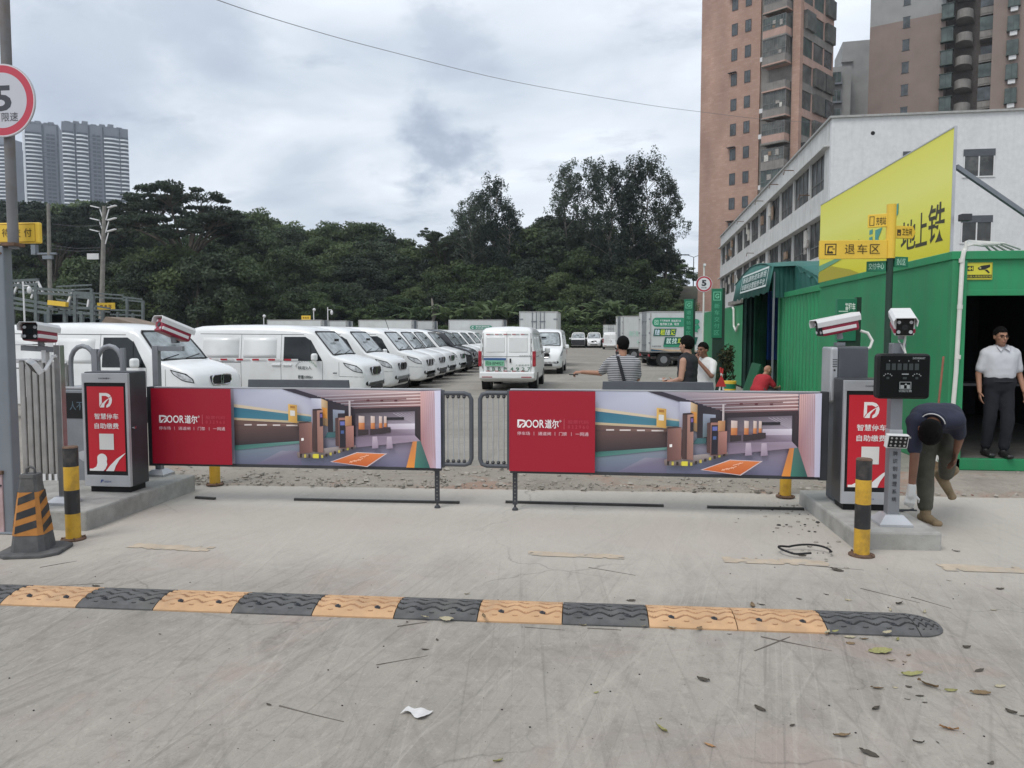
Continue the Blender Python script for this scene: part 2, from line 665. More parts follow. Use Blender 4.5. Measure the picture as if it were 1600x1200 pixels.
def ground_mat(name, base, tint, dark, streaks, bump=0.25, pink=None, sc=1.0, sunlit_dust=None):
    m = bpy.data.materials.new(name)
    m.use_nodes = True
    t = m.node_tree
    b = t.nodes['Principled BSDF']
    N, L = t.nodes.new, t.links.new
    b.inputs['Roughness'].default_value = 0.88
    b.inputs['Specular IOR Level'].default_value = 0.3
    g = N('ShaderNodeNewGeometry')

    def nz(scale, det=6, ro=0.6, scl=(1, 1, 1), rot=0.0, dist=0.0, off=(0, 0, 0)):
        mp = N('ShaderNodeMapping')
        mp.vector_type = 'TEXTURE'
        mp.inputs['Scale'].default_value = tuple(1 / q for q in scl)
        mp.inputs['Rotation'].default_value = (0, 0, rot)
        mp.inputs['Location'].default_value = off
        L(g.outputs['Position'], mp.inputs[0])
        n = N('ShaderNodeTexNoise')
        n.inputs['Scale'].default_value = scale
        n.inputs['Detail'].default_value = det
        n.inputs['Roughness'].default_value = ro
        n.inputs['Distortion'].default_value = dist
        L(mp.outputs[0], n.inputs['Vector'])
        return n.outputs['Fac']

    def ramp(f, a, bb, ca=(0, 0, 0, 1), cb=(1, 1, 1, 1)):
        r = N('ShaderNodeValToRGB')
        r.color_ramp.elements[0].position = a
        r.color_ramp.elements[1].position = bb
        r.color_ramp.elements[0].color = ca
        r.color_ramp.elements[1].color = cb
        L(f, r.inputs[0])
        return r.outputs[0]

    def mix(fac, a, c, k=1.0):
        if k != 1.0:
            q = N('ShaderNodeMath')
            q.operation = 'MULTIPLY'
            q.inputs[1].default_value = k
            L(fac, q.inputs[0])
            fac = q.outputs[0]
        mx = N('ShaderNodeMix')
        mx.data_type = 'RGBA'
        L(fac, mx.inputs[0])
        for i, v in ((6, a), (7, c)):
            if isinstance(v, tuple):
                mx.inputs[i].default_value = (*v[:3], 1)
            else:
                L(v, mx.inputs[i])
        return mx.outputs[2]
    cur = ramp(nz(0.35 * sc, 7, 0.6), 0.32, 0.68, (*tint, 1), (*base, 1))
    cur = mix(ramp(nz(1.3 * sc, 8, 0.7, off=(3, 9, 0)), 0.52, 0.72), cur, dark, 0.45)
    cur = mix(ramp(nz(9, 8, 0.75, off=(1, 4, 0)), 0.50, 0.66), cur, dark, 0.34)
    cur = mix(ramp(nz(14, 8, 0.75, off=(6, 2, 0)), 0.54, 0.70), cur, tuple(min(1, x * 1.3) for x in base), 0.4)
    if pink:
        cur = mix(ramp(nz(0.8, 7, 0.7, off=(14, 2, 0), dist=0.6), 0.53, 0.63), cur, pink, 0.6)
    for rot, k, sx, sy in streaks:
        cur = mix(ramp(nz(1.0, 4, 0.65, (sx, sy, 1), rot), 0.56, 0.70), cur, dark, k)
        cur = mix(ramp(nz(1.0, 4, 0.65, (sx, sy, 1), rot, off=(31, 5, 0)), 0.57, 0.72), cur, tuple(min(1, x * 1.22) for x in base), k)
    if sunlit_dust:                                             # pale dust plus a painted sunlit tone, growing towards the gate
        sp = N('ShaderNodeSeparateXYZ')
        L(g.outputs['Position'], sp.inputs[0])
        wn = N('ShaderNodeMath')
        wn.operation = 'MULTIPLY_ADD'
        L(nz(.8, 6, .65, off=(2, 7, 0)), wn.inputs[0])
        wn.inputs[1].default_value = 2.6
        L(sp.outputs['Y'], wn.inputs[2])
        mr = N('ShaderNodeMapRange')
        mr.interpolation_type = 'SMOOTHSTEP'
        mr.inputs[1].default_value = sunlit_dust[1] + 1.3
        mr.inputs[2].default_value = sunlit_dust[2] + 1.3
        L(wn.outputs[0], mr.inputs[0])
        cur = mix(mr.outputs[0], cur, sunlit_dust[0], .62)
    # a few hairline cracks
    vo = N('ShaderNodeTexVoronoi')
    vo.feature = 'DISTANCE_TO_EDGE'
    vo.inputs['Scale'].default_value = .55
    ws = N('ShaderNodeTexNoise')
    ws.inputs['Scale'].default_value = 2.2
    ws.inputs['Detail'].default_value = 6
    L(g.outputs['Position'], ws.inputs['Vector'])
    wm = N('ShaderNodeVectorMath')
    wm.operation = 'MULTIPLY_ADD'
    L(ws.outputs['Color'], wm.inputs[0])
    wm.inputs[1].default_value = (.5, .5, .5)
    L(g.outputs['Position'], wm.inputs[2])
    L(wm.outputs[0], vo.inputs['Vector'])
    ck = ramp(vo.outputs['Distance'], .001, .0055, (1, 1, 1, 1), (0, 0, 0, 1))
    kk = N('ShaderNodeMath')
    kk.operation = 'MULTIPLY'
    L(ck, kk.inputs[0])
    L(ramp(nz(.5, 3, .5, off=(8, 1, 0)), .50, .60), kk.inputs[1])
    cur = mix(kk.outputs[0], cur, tuple(x * .8 for x in dark), .45)
    # speckle
    cur = mix(ramp(nz(85, 3, 0.6), 0.60, 0.72), cur, dark, 0.45)
    cur = mix(ramp(nz(60, 3, 0.6, off=(5, 5, 0)), 0.62, 0.74), cur, tuple(min(1, x * 1.3) for x in base), 0.4)
    L(cur, b.inputs['Base Color'])
    bp = N('ShaderNodeBump')
    bp.inputs['Strength'].default_value = bump
    bp.inputs['Distance'].default_value = 0.012
    L(nz(28, 7, 0.7), bp.inputs['Height'])
    L(bp.outputs[0], b.inputs['Normal'])
    return m


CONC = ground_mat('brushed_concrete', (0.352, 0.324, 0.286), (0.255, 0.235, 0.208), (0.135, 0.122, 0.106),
                  [(R(84), .34, .30, 3.0), (R(96), .40, .30, 22.0), (R(78), .44, .35, 30.0), (R(64), .34, .45, 12.0), (R(118), .18, .5, 16.0)], pink=(0.31, 0.24, 0.21), bump=.4, sunlit_dust=((.49, .458, .41), 4.0, 6.2))
LOT = ground_mat('dusty_lot_ground', (0.30, 0.278, 0.245), (0.225, 0.208, 0.182), (0.13, 0.12, 0.10),
                 [(R(84), 0.3, .07, 2.2), (R(2), 0.35, .10, 1.6), (R(96), .2, .12, 9.0)], bump=0.5)
DIRT = ground_mat('rubble_dirt', (0.31, 0.28, 0.24), (0.235, 0.212, 0.18), (0.12, 0.105, 0.085), [], bump=.8, pink=(0.30, 0.17, 0.12))
ground = struct('ground', MB().box((-600, -120, -0.6), (600, 900, -0.012)), LOT)
yard = MB()
nx, ny = 60, 60
struct('yard', MB().box((-60, 8.15, -0.3), (40, 100, -0.004)), LOT)

# street-side concrete apron: its far edge runs with the gate
EA, EB = PZ(300, 757, 0), PZ(1300, 772, 0)
ed = (EB - EA).normalized()
E0, E1 = EA - ed * 30, EB + ed * 0.9
E2, E3 = E1 + Vector((0.05, -0.55, 0)), E1 + ed * 22 + Vector((0, -0.4, 0))
ap = MB()
pl = [(-28, -60), (28, -60), (28, E3.y), (E3.x, E3.y), (E1.x + 0.05, E1.y - 0.02)]
k = 90
for i in range(k + 1):                                   # a broken, slightly wandering slab edge
    p = E1.lerp(E0, i / k)
    pl.append((p.x, p.y + 0.06 * noise.noise(Vector((p.x * 1.7, 3.1, 0))) + 0.03 * noise.noise(Vector((p.x * 6, 8, 0)))))
ap.prism(pl, -0.3, 0.0, 'z')
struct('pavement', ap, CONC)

# strip of rubble and dirt between the slab and the yard
dm = MB()
gx_, gy_ = 140, 26
vs, fs = [], []
for j in range(gy_ + 1):
    for i in range(gx_ + 1):
        x = -9 + 20 * i / gx_
        yb = E0.y + (x - E0.x) * ed.y / ed.x
        y = yb - 0.1 + 1.5 * j / gy_
        e = min(j / 5, (gy_ - j) / 8, 1.0)
        h = 0.004 + e * (0.022 * (0.5 + noise.noise(Vector((x * 2.5, y * 2.5, 1)))) + 0.02 * max(0, noise.noise(Vector((x * 7, y * 7, 5)))))
        if x > 2.7:
            h += e * 0.05 * min(1, (x - 2.7))
        vs.append((x, y, h - 0.012 if j < 2 else h))
for j in range(gy_):
    for i in range(gx_):
        a = j * (gx_ + 1) + i
        fs.append((a, a + 1, a + gx_ + 2, a + gx_ + 1))
dm.add(vs, fs, 0, True)
tag(dm.obj('dirt_strip', DIRT), kind='structure')
STONE = mat('broken_stone', (0.30, 0.275, 0.24), 0.9, var=0.3, scale=3, bump=0.4)
BRICKBIT = mat('broken_red_brick', (0.22, 0.115, 0.085), 0.9, var=0.35, scale=3)
rb = MB()
for i in range(2600):
    x = rnd.uniform(-6, 8.5)
    if x > 2.6 and rnd.random() < 0.35:
        x = rnd.uniform(2.6, 6.5)
    yb = E0.y + (x - E0.x) * ed.y / ed.x
    y = yb + abs(rnd.gauss(0.35, 0.42)) - 0.05
    s_ = rnd.choice((0.004, 0.005, 0.006, 0.007, 0.009, 0.012, 0.018)) * rnd.uniform(0.6, 1.3)
    M = Matrix.Translation((x, y, 0.012 + s_ * 0.4)) @ Matrix.Rotation(rnd.uniform(0, 6.3), 4, 'Z') @ Matrix.Rotation(rnd.uniform(-0.6, 0.6), 4, 'X')
    vs = [M @ Vector(((sx + rnd.uniform(-.4, .4)) * s_ * 1.2, (sy + rnd.uniform(-.4, .4)) * s_, (sz + rnd.uniform(-.3, .3)) * s_ * 0.6)) for sx, sy, sz in
          ((-1, -1, -1), (1, -1, -1), (1, 1, -1), (-1, 1, -1), (-1, -1, 1), (1, -1, 1), (1, 1, 1), (-1, 1, 1))]
    rb.add(vs, [(0, 3, 2, 1), (4, 5, 6, 7), (0, 1, 5, 4), (1, 2, 6, 5), (2, 3, 7, 6), (3, 0, 4, 7)], 1 if (x > 2.8 and rnd.random() < 0.3) else 0)
tag(rb.obj('rubble', [STONE, BRICKBIT]), 'loose stones and brick bits strewn along the slab edge', 'rubble', kind='stuff')

# faded orange dashes on the slab
MARK = mat('faded_marking_paint', (0.43, 0.36, 0.275), 0.85, var=0.15, dirt=(0.31, 0.30, 0.28), dirt_amt=0.95, dscale=5)
for a in (((205, 852), (330, 858), 7), ((825, 864), (975, 870), 7), ((1130, 874), (1300, 880), 9), ((1470, 886), (1600, 890), 10)):
    p, q = PZ(*a[0], 0.004), PZ(*a[1], 0.004)
    w = (PZ(a[0][0], a[0][1] + a[2], 0.004) - p).length / 2
    mb = MB()
    d = (q - p).normalized()
    n = Vector((-d.y, d.x, 0)) * w
    NU, NV = 90, 9
    for i in range(NU):
        for j in range(NV):
            c = p.lerp(q, (i + .5) / NU) + n * ((j + .5) / NV * 2 - 1)
            w_ = noise.noise(Vector((c.x * 5, c.y * 9, 2))) + .7 * noise.noise(Vector((c.x * 19, c.y * 25, 7)))
            edge_ = min(j, NV - 1 - j, i / 3, (NU - 1 - i) / 3)
            if w_ + min(edge_, 2) * .22 > -.05:
                a0, a1 = p.lerp(q, i / NU), p.lerp(q, (i + 1) / NU)
                b0, b1 = n * (j / NV * 2 - 1), n * ((j + 1) / NV * 2 - 1)
                mb.add([a0 + b0, a1 + b0, a1 + b1, a0 + b1], [(0, 1, 2, 3)])
    struct('road_marking', mb, MARK)

# ------------------------------------------------------------------ kerb islands
IL = MB()
IL.prism([(-5.6, 5.9), (-4.27, 5.9), (-4.24, 7.6), (-5.6, 7.6)], -0.1, 0.17, 'z')
struct('traffic_island', IL, M_['cast'], 0.018)
IR = MB()
IR.prism([(1.95, 6.07), (2.6, 6.1), (2.6, 7.64), (1.93, 7.66)], -0.1, 0.14, 'z')
struct('traffic_island', IR, M_['cast'], 0.018)
GR = 0.0

# ------------------------------------------------------------------ speed bump: one thing per screwed-down module
B0, B1 = PZ(0, 946, 0), PZ(1440, 996, 0)
bd = (B1 - B0).normalized()
bn = Vector((-bd.y, bd.x, 0))
ORANGE = mat('orange_bump_rubber', (0.50, 0.31, 0.17), 0.8, var=0.14, scale=5, bump=0.25, bscale=90, dirt=(0.27, 0.19, 0.125), dirt_amt=0.6, dscale=4)
GRV_O = mat('orange_groove_shade_and_dirt', (.30, .165, .085), .9, var=.3, scale=9)  # darker colour paints groove shade as well as dirt
GRV_K = mat('black_groove_shade_and_dirt', (.022, .022, .022), .9, var=.3, scale=9)  # near-black paints the shade in these grooves along with dirt
edges = [0, 106, 233, 356, 484, 612, 740, 876, 1012, 1152, 1294, 1440]
xs_ = []
for e in edges:
    p = PZ(e, 946 + e * 50 / 1440, 0)
    xs_.append((p - B0).dot(bd))
ml = (xs_[-1] - xs_[0]) / 11
bump_rot = math.atan2(bd.y, bd.x)
BW, BH = 0.34, 0.045


def bump_module(length, colour, endcap=False):
    """half-lens section with wavy grip grooves; x along the bump, y across"""
    mb = MB()
    nx_, ny_ = 66, 62
    gr_ = {}
    vs, fs = [], []
    for i in range(nx_ + 1):
        for j in range(ny_ + 1):
            u, v = i / nx_, j / ny_
            x, y = u * length, v * BW
            if endcap:
                y = BW / 2 + (v - 0.5) * BW * math.sqrt(max(0.0, 1 - u * u * 0.98))
            h = BH * math.sin(math.pi * min(1, max(0, v * 0.97 + 0.015))) ** 0.75
            if endcap:
                h *= math.sqrt(max(0, 1 - u * u))
            ph = (v * 5.6 + 0.27 * math.sin(2 * math.pi * u * 4)) % 1
            if 0.12 < v < 0.88 and not (endcap and u > .8):
                h -= 0.008 * max(0, 1 - abs(ph - 0.5) * 4.6) ** .7
            gr_[(i, j)] = 0.14 < v < 0.9 and abs(ph - 0.5) < .115 and not (endcap and u > .8)
            vs.append((x + (0.0015 if i == 0 else (-0.0015 if i == nx_ else 0)), y, h + 0.004))
    for i in range(nx_):
        for j in range(ny_):
            a = i * (ny_ + 1) + j
            fs.append((a, a + ny_ + 1, a + ny_ + 2, a + 1))
    g0_ = len(mb.m)
    mb.add(vs, fs, 0, True)
    for q in range(len(fs)):
        if gr_[(q // ny_, q % ny_)]:
            mb.m[g0_ + q] = 1
    # skirts so that the module is solid
    for i, flip in ((0, False), (nx_, True)):
        rim = [vs[i * (ny_ + 1) + j] for j in range(ny_ + 1)]
        low = [(p[0], p[1], 0.0) for p in rim]
        mb.add(rim + low, [tuple(range(ny_ + 1)) + tuple(range(2 * ny_ + 1, ny_, -1))])
    for j in (0, ny_):
        rim = [vs[i * (ny_ + 1) + j] for i in range(nx_ + 1)]
        low = [(p[0], p[1], 0.0) for p in rim]
        n_ = nx_ + 1
        mb.add(rim + low, [(q, q + 1, q + 1 + n_, q + n_) for q in range(nx_)])
    return mb


names = ['at the left edge of the photo', 'left of the traffic cone end', '', '', '', '', '', '', '', '', '']
seq = 'OKOKOKOKOOK'

lab = ['orange speed bump module at the far left end, cut by the frame',
       'black speed bump module second from the left, with a twig behind it',
       'orange speed bump module third from the left, between two black ones',
       'black speed bump module fourth from the left',
       'orange speed bump module fifth from the left, below the left gate panel',
       'black speed bump module just right of it, with leaves along its right front edge',
       'orange speed bump module near the middle with a brown leaf at its left corner',
       'black speed bump module right of the middle, the last before two orange ones',
       'first of the two adjoining orange speed bump modules',
       'second of the two adjoining orange speed bump modules, touching the last black one',
       'last black speed bump module, beside the rounded end cap and fallen leaves']
for i, c in enumerate(seq):
    mb = bump_module(ml - 0.003, c)
    t = thing('speed_bump_module', lab[i], 'speed bump', B0 + bd * (ml * i) - bn * 0.0, bump_rot, 'rubber speed bump modules across the road')
    if i == 6:
        t.location.z = 0.0
    mb.obj('rubber_block', [ORANGE, GRV_O] if c == 'O' else [M_['rubber'], GRV_K], t)
    for bx in (0.13, 0.37):
        q = MB()
        q.cyl((bx, 0.085, 0.03), (bx, 0.085, 0.0405), 0.019, 0.017, 14)
        q.cyl((bx, 0.085, 0.04), (bx, 0.085, 0.046), 0.009, 0.008, 6)
        q.obj('bolt', M_['dark_steel'], t)
t = thing('speed_bump_module', 'black speed bump module left of them all, running out of the photo', 'speed bump', B0 - bd * ml, bump_rot, 'rubber speed bump modules across the road')
bump_module(ml - 0.003, 'K').obj('rubber_block', [M_['rubber'], GRV_K], t)
t = thing('speed_bump_end_cap', 'rounded black end cap closing the right end of the speed bump', 'speed bump', B0 + bd * (ml * 11), bump_rot)
bump_module(0.17, 'K', True).obj('rubber_block', [M_['rubber'], GRV_K], t)
q = MB()
q.cyl((0.07, 0.11, 0.028), (0.07, 0.11, 0.040), 0.018, 0.016, 14)
q.obj('bolt', M_['dark_steel'], t)

# ------------------------------------------------------------------ bollards


def bollard(loc, label, bands, h=0.745, r=0.056, lean=0.0, group='striped steel bollards', flange=True):
    t = thing('bollard', label, 'bollard', loc, 0, group)
    z = 0.0
    for c, z0, z1 in bands:
        mb = MB()
        mb.cyl((0, 0, z0 * h), (0, 0, z1 * h), r, r, 24, 0, caps=(z1 >= 0.999 or z0 <= 0.001))
        mb.obj('yellow_band' if c == 'Y' else 'black_band', M_['bollard_yellow' if c == 'Y' else 'bollard_black'], t)
    mb = MB()
    mb.cyl((0, 0, h), (0, 0, h + 0.012), r + 0.003, r - 0.004, 24)
    mb.obj('cap', M_['rust'], t)
    if flange:
        mb = MB()
        mb.tube([(0, 0, 0.0), (0, 0, 0.012), (0, 0, 0.018)], [r * 1.65, r * 1.65, r * 1.3], 24)
        mb.obj('base_plate', M_['rust'], t)
        for a in range(4):
            q = MB()
            q.cyl((r * 1.4 * math.cos(a * 1.57 + .7), r * 1.4 * math.sin(a * 1.57 + .7), 0.016), (r * 1.4 * math.cos(a * 1.57 + .7), r * 1.4 * math.sin(a * 1.57 + .7), 0.028), 0.008, 0.008, 6)
            q.obj('bolt', M_['rust'], t)
    t.rotation_euler = (0, lean, 0)
    return t


full = [('Y', 0.0, 0.29), ('K', 0.29, 0.545), ('Y', 0.545, 0.80), ('K', 0.80, 1.0)]
bollard(PZ(115, 843), 'striped yellow and black bollard in front of the left island', full)
bollard(PZ(1346, 868), 'striped yellow and black bollard with a rusty cap in front of the right island', full, h=0.72)
bollard(PZ(336, 757, 0.01), 'plain yellow bollard foot under the left gate panel', [('Y', 0, 0.75), ('K', .75, 1.0)], h=0.7, group='yellow bollards behind the gate')
bollard(PZ(1227, 776, 0.01), 'plain yellow bollard foot under the right gate panel', [('Y', 0, 0.75), ('K', .75, 1.0)], h=0.7, group='yellow bollards behind the gate')

# ------------------------------------------------------------------ traffic cone (square, striped)
t = thing('traffic_cone', 'square rubber traffic cone with faded orange and black stripes', 'traffic cone', PZ(53, 862), R(14))
CONE_O = mat('faded_orange_sleeve', (0.42, 0.17, 0.03), 0.55, var=0.25, dirt=(0.13, 0.08, 0.04), dirt_amt=0.4, dscale=6)
mb = MB()
mb.prism([(-.21, -.12), (-.12, -.2), (.14, -.2), (.23, -.12), (.23, .13), (.13, .21), (-.12, .21), (-.21, .13)], 0, 0.028, 'z')
mb.obj('base_plate', M_['rubber'], t, 0.008)
H = 0.60


def cone_ring(z, off=0.0):
    k = 0.122 + (0.052 - 0.122) * (z - 0.03) / H + off
    c = k * 0.72
    return [(-k, -c, z), (-c, -k, z), (c, -k, z), (k, -c, z), (k, c, z), (c, k, z), (-c, k, z), (-k, c, z)]


mb = MB()
mb.loft([cone_ring(0.026), cone_ring(0.16), cone_ring(0.44), cone_ring(0.575)], smooth=False)
mb.loft([cone_ring(0.575, 0.004), cone_ring(0.60, 0.004)], smooth=False)
mb.obj('cone_body', M_['rubber'], t)
mb = MB()
mb.loft([cone_ring(0.15, 0.003), cone_ring(0.47, 0.003)], smooth=False, caps=False)
mb.obj('orange_sleeve', CONE_O, t)
st = MB()
for f in (0, 2, 4, 6):
    for z0 in (0.165, 0.265, 0.375):
        def pt(u, z):
            r_ = cone_ring(z, 0.0045)
            a, b = Vector(r_[(f + 1) % 8]), Vector(r_[(f + 2) % 8])
            return a.lerp(b, u)
        st.add([pt(0, z0), pt(1, z0 + 0.045), pt(1, z0 + 0.10), pt(0, z0 + 0.055)], [(0, 1, 2, 3)])
st.obj('black_stripes', M_['bollard_black'], t)
mb = MB()
mb.tube([(-.03, 0, .60), (-.03, 0, .635), (0, 0, .652), (.03, 0, .635), (.03, 0, .60)], 0.010, 8)
mb.obj('carry_handle', M_['rubber'], t)

# ------------------------------------------------------------------ payment kiosks


def logo_d(a, x, y, w, h, col, bg):
    """the slanted D with a road running through it"""
    o = [(x, y + h * .0), (x + w * .02, y + h), (x + w * .55, y + h), (x + w * .78, y + h * .93), (x + w * .93, y + h * .78), (x + w, y + h * .55), (x + w * .95, y + h * .3), (x + w * .82, y + h * .1), (x + w * .62, y)]
    a.poly(o, col)
    i_ = [(x + w * .2, y + h * .20), (x + w * .21, y + h * .80), (x + w * .52, y + h * .80), (x + w * .7, y + h * .72), (x + w * .78, y + h * .52), (x + w * .72, y + h * .3), (x + w * .58, y + h * .18)]
    a.poly(i_, bg)
    a.poly([(x - w * .03, y - h * .03), (x + w * .14, y + h * .24), (x + w * .42, y + h * .50), (x + w * 1.02, y + h * .84), (x + w * .74, y + h * .58), (x + w * .60, y + h * .38), (x + w * .52, y - h * .03)], bg)
    a.poly([(x + w * .04, y), (x + w * .2, y + h * .24), (x + w * .46, y + h * .46), (x + w * .96, y + h * .76), (x + w * .62, y + h * .48), (x + w * .42, y + h * .24), (x + w * .38, y)], col)


def kiosk(loc, rz, label):
    w, d, h = 0.455, 0.30, 1.13
    t = thing('payment_kiosk', label, 'kiosk', loc, rz, 'parking payment kiosks')
    mb = MB()
    mb.box((-w / 2, 0.03, 0.055), (w / 2, d, h))
    mb.obj('cabinet', M_['dark_steel'], t, 0.012)
    mb = MB()
    mb.box((-w / 2 + .03, 0.04, 0), (w / 2 - .03, d - .02, 0.06))
    mb.obj('plinth', M_['black_plastic'], t)
    f = MB()
    f.box((-w / 2, -0.004, 0.06), (w / 2, 0.034, 0.165))
    f.box((-w / 2, -0.004, 1.03), (w / 2, 0.034, h - .012))
    f.box((-w / 2, -0.004, 0.165), (-w / 2 + 0.022, 0.034, 1.03))
    f.box((w / 2 - 0.022, -0.004, 0.165), (w / 2, 0.034, 1.03))
    f.obj('front_frame', M_['alu_light'], t, 0.003)
    mb = MB()
    mb.box((-w / 2 + .022, 0.006, 0.165), (w / 2 - .022, 0.03, 1.03))
    mb.obj('screen_bezel', M_['black_plastic'], t)
    a = Art(FRONT((0, 0.005, 0)))
    red, wht = srgb(196, 30, 46), srgb(236, 232, 230)
    X0, X1, Z0, Z1 = -.182, .182, .205, .995
    a.rect(X0, Z0, X1, Z1, red)
    logo_d(a, -.062, .80, .128, .135, wht, red)
    a.text('智慧停车', (-.115, .69, .125, .745), wht, 0.012)
    a.text('自助缴费', (-.115, .60, .125, .655), wht, 0.012)
    a.rect(-.072, .405, .072, .555, srgb(222, 220, 216))
    # swoosh figure at the foot of the poster
    bl = [(X0 + .005, Z0), (X0 + .005, Z0 + .02), (-.145, Z0 + .02), (-.11, Z0 + .04), (-.098, Z0 + .075), (-.098, Z0 + .12)]
    bl += [(-.05 + .05 * math.cos(q), Z0 + .115 + .048 * math.sin(q)) for q in [math.pi - math.pi * 1.15 * i / 12 for i in range(1, 13)]]
    bl += [(.0, Z0 + .06), (-.02, Z0 + .02), (-.04, Z0)]
    a.poly(bl, wht)
    a.poly([(-.015, Z0), (.03, Z0 + .055), (.10, Z0 + .12), (X1, Z0 + .172), (X1, Z0 + .165), (.12, Z0 + .105), (.085, Z0 + .05), (.065, Z0)], wht)
    a.obj('poster', t)
    a = Art(FRONT((0, -0.005, 0)))
    a.text('DOOR道尔', (-.055, 1.063, .055, 1.08), srgb(40, 42, 48), 0.015)
    a.text('P', (-.07, .095, -.045, .125), srgb(40, 60, 130), 0.05, shear=.3)
    a.text('智慧停车', (-.03, .098, .04, .115), srgb(60, 80, 140))
    a.obj('lettering', t)
    mb = MB()
    mb.cyl((w / 2 - .004, .05, .61), (w / 2 + .03, .05, .61), .008, .008, 10)
    mb.box((w / 2 + .022, .04, .60), (w / 2 + .032, .062, .622))
    mb.obj('lock', M_['chrome'], t)
    return t


kL = Vector((-4.56, 6.62, 0))
kiosk((kL.x, kL.y, .17), GR, 'dark payment kiosk with red poster, alone on the left island')
kR = Vector((2.285, 6.78, 0))
kiosk((kR.x, kR.y, .14), GR, 'dark payment kiosk with red poster, half hidden by a post on the right island')


def base_plate(t, w=0.2, h=0.065):
    mb = MB()
    a, b = w / 2, w * 0.27
    mb.loft([[(-a, -a, 0), (a, -a, 0), (a, a, 0), (-a, a, 0)], [(-a, -a, .02), (a, -a, .02), (a, a, .02), (-a, a, .02)], [(-b, -b, h), (b, -b, h), (b, b, h), (-b, b, h)]], smooth=False)
    mb.obj('base_cover', M_['alu_light'], t, 0.002)


def lpr_camera(label, loc, rz, pitch, group='number plate cameras', front='black_plastic', side='crimson', length=0.34, mark=True):
    """boxy camera under a white sunshield; lens towards local -Y"""
    t = thing('camera', label, 'camera', loc, rz, group)
    T = Matrix.Rotation(pitch, 4, 'X')
    L_ = length
    mb = MB()                                            # sunshield
    pr = [(-.082, .0), (-.088, .045), (-.07, .073), (.07, .073), (.088, .045), (.082, .0), (.076, .0), (.08, .042), (.066, .066), (-.066, .066), (-.08, .042), (-.076, .0)]
    mb.prism([(p[0], p[1] + .03) for p in pr], -.045, L_, 'y', 0, None, T)
    mb.obj('sunshield', M_['white_plastic'], t, 0.003)
    mb = MB()
    mb.box((-.072, 0, -.055), (.072, L_ - .02, .093), 0, T)
    mb.obj('housing', M_['white_plastic'] if side == 'white_plastic' else M_[side], t, 0.02, seg=3)
    mb = MB()
    mb.box((-.06, -.006, -.047), (.06, .004, .088), 0, T)
    mb.obj('front_window', M_[front], t, 0.008)
    for sx in (-1, 1):
        for z in (-.018, .058):
            q = MB()
            q.cyl(T @ Vector((sx * .042, -.004, z)), T @ Vector((sx * .042, -.011, z)), .014, .013, 14)
            q.obj('infrared_lamp', M_['lamp'], t)
    q = MB()
    q.cyl(T @ Vector((0, -.004, .02)), T @ Vector((0, -.012, .02)), .026, .024, 18)
    q.obj('lens', M_['glass'], t)
    mb = MB()
    mb.box((-.0755, .0, -.03), (.0755, L_ - .05, .002), 0, T)
    mb.obj('trim_band', M_['crimson'] if side != 'crimson' else M_['white_plastic'], t, 0.003)
    mb = MB()
    mb.cyl(T @ Vector((0, L_ * .5, -.05)), T @ Vector((0, L_ * .5, -.05)) + Vector((0, .01, -.06)), .026, .026, 14)
    mb.box((-.03, L_ * .5 - .03, -.135), (.03, L_ * .5 + .05, -.105))
    mb.obj('bracket', M_['alu'], t)
    return t


# left island: post with arm and camera, fill lamp below
pL = PZ(101, 786, .17)
t = thing('camera_post', 'steel camera post with a side arm at the left front of the island', 'post', (pL.x, pL.y, .17), GR)
base_plate(t, .2)
mb = MB()
mb.box((-.03, -.03, .03), (.03, .03, 1.385))
mb.obj('post', M_['steel'], t, .004)
mb = MB()
mb.bar((-.02, 0, 1.345), (-.34, -.0, 1.36), .05, .045)
mb.obj('arm', M_['alu'], t, .003)
mb = MB()
mb.box((-.40, -.06, 1.384), (-.2, .1, 1.392))
mb.obj('mounting_plate', M_['alu_light'], t)
tc_ = Vector((pL.x - .335, pL.y - .02, 0))
lpr_camera('white number plate camera with black face on the left post arm', PY(47, 522, 6.0), .22, R(-4), length=.36)
# fill lamp on its bracket
f = thing('fill_lamp', 'white square fill lamp on a tilted bracket at the left post', 'lamp', (pL.x, pL.y, .17), GR)
mb = MB()
lc = PY(53, 573, 6.02) - f.location
T = Matrix.Translation(lc) @ Matrix.Rotation(R(-42), 4, 'Z') @ Matrix.Rotation(R(32), 4, 'X') @ Matrix.Rotation(R(12), 4, 'Y')
mb.box((-.085, -.02, -.055), (.085, .03, .055), 0, T)
mb.obj('housing', M_['white_plastic'], f, .006)
mb = MB()
mb.box((-.07, -.024, -.042), (.07, -.019, .042), 0, T)
mb.obj('lens', M_['black_plastic'], f)
mb = MB()
mb.tube([lc + Vector((.06, .0, -.03)), lc + Vector((.10, 0, -.03)), (-.03, -.035, 1.285)], .014, 8)
mb.cyl((-.04, -.035, 1.283), (.0, -.032, 1.293), .015, .015)
mb.box((lc.x - .02, -.03, lc.z + .03), (lc.x + .02, .02, 1.34))
mb.obj('bracket', M_['white_plastic'], f)

# post with red camera at the back of the left island
pB = PZ(250, 742, .17)
t = thing('camera_post', 'square steel camera post behind the left kiosk', 'post', (pB.x, pB.y, .17), GR)
base_plate(t, .21)
mb = MB()
mb.box((-.032, -.032, .03), (.032, .032, 1.36))
mb.obj('post', M_['alu'], t, .004)
mb = MB()
mb.bar((.0, 0, 1.33), (.30, .0, 1.33), .05, .05)
mb.obj('arm', M_['alu'], t, .003)
lpr_camera('red number plate camera tilted on the arm above the left gate panel', (pB.x + .10, pB.y - .10, .17 + 1.56), R(-26), R(-20), front='crimson', side='crimson', length=.36)

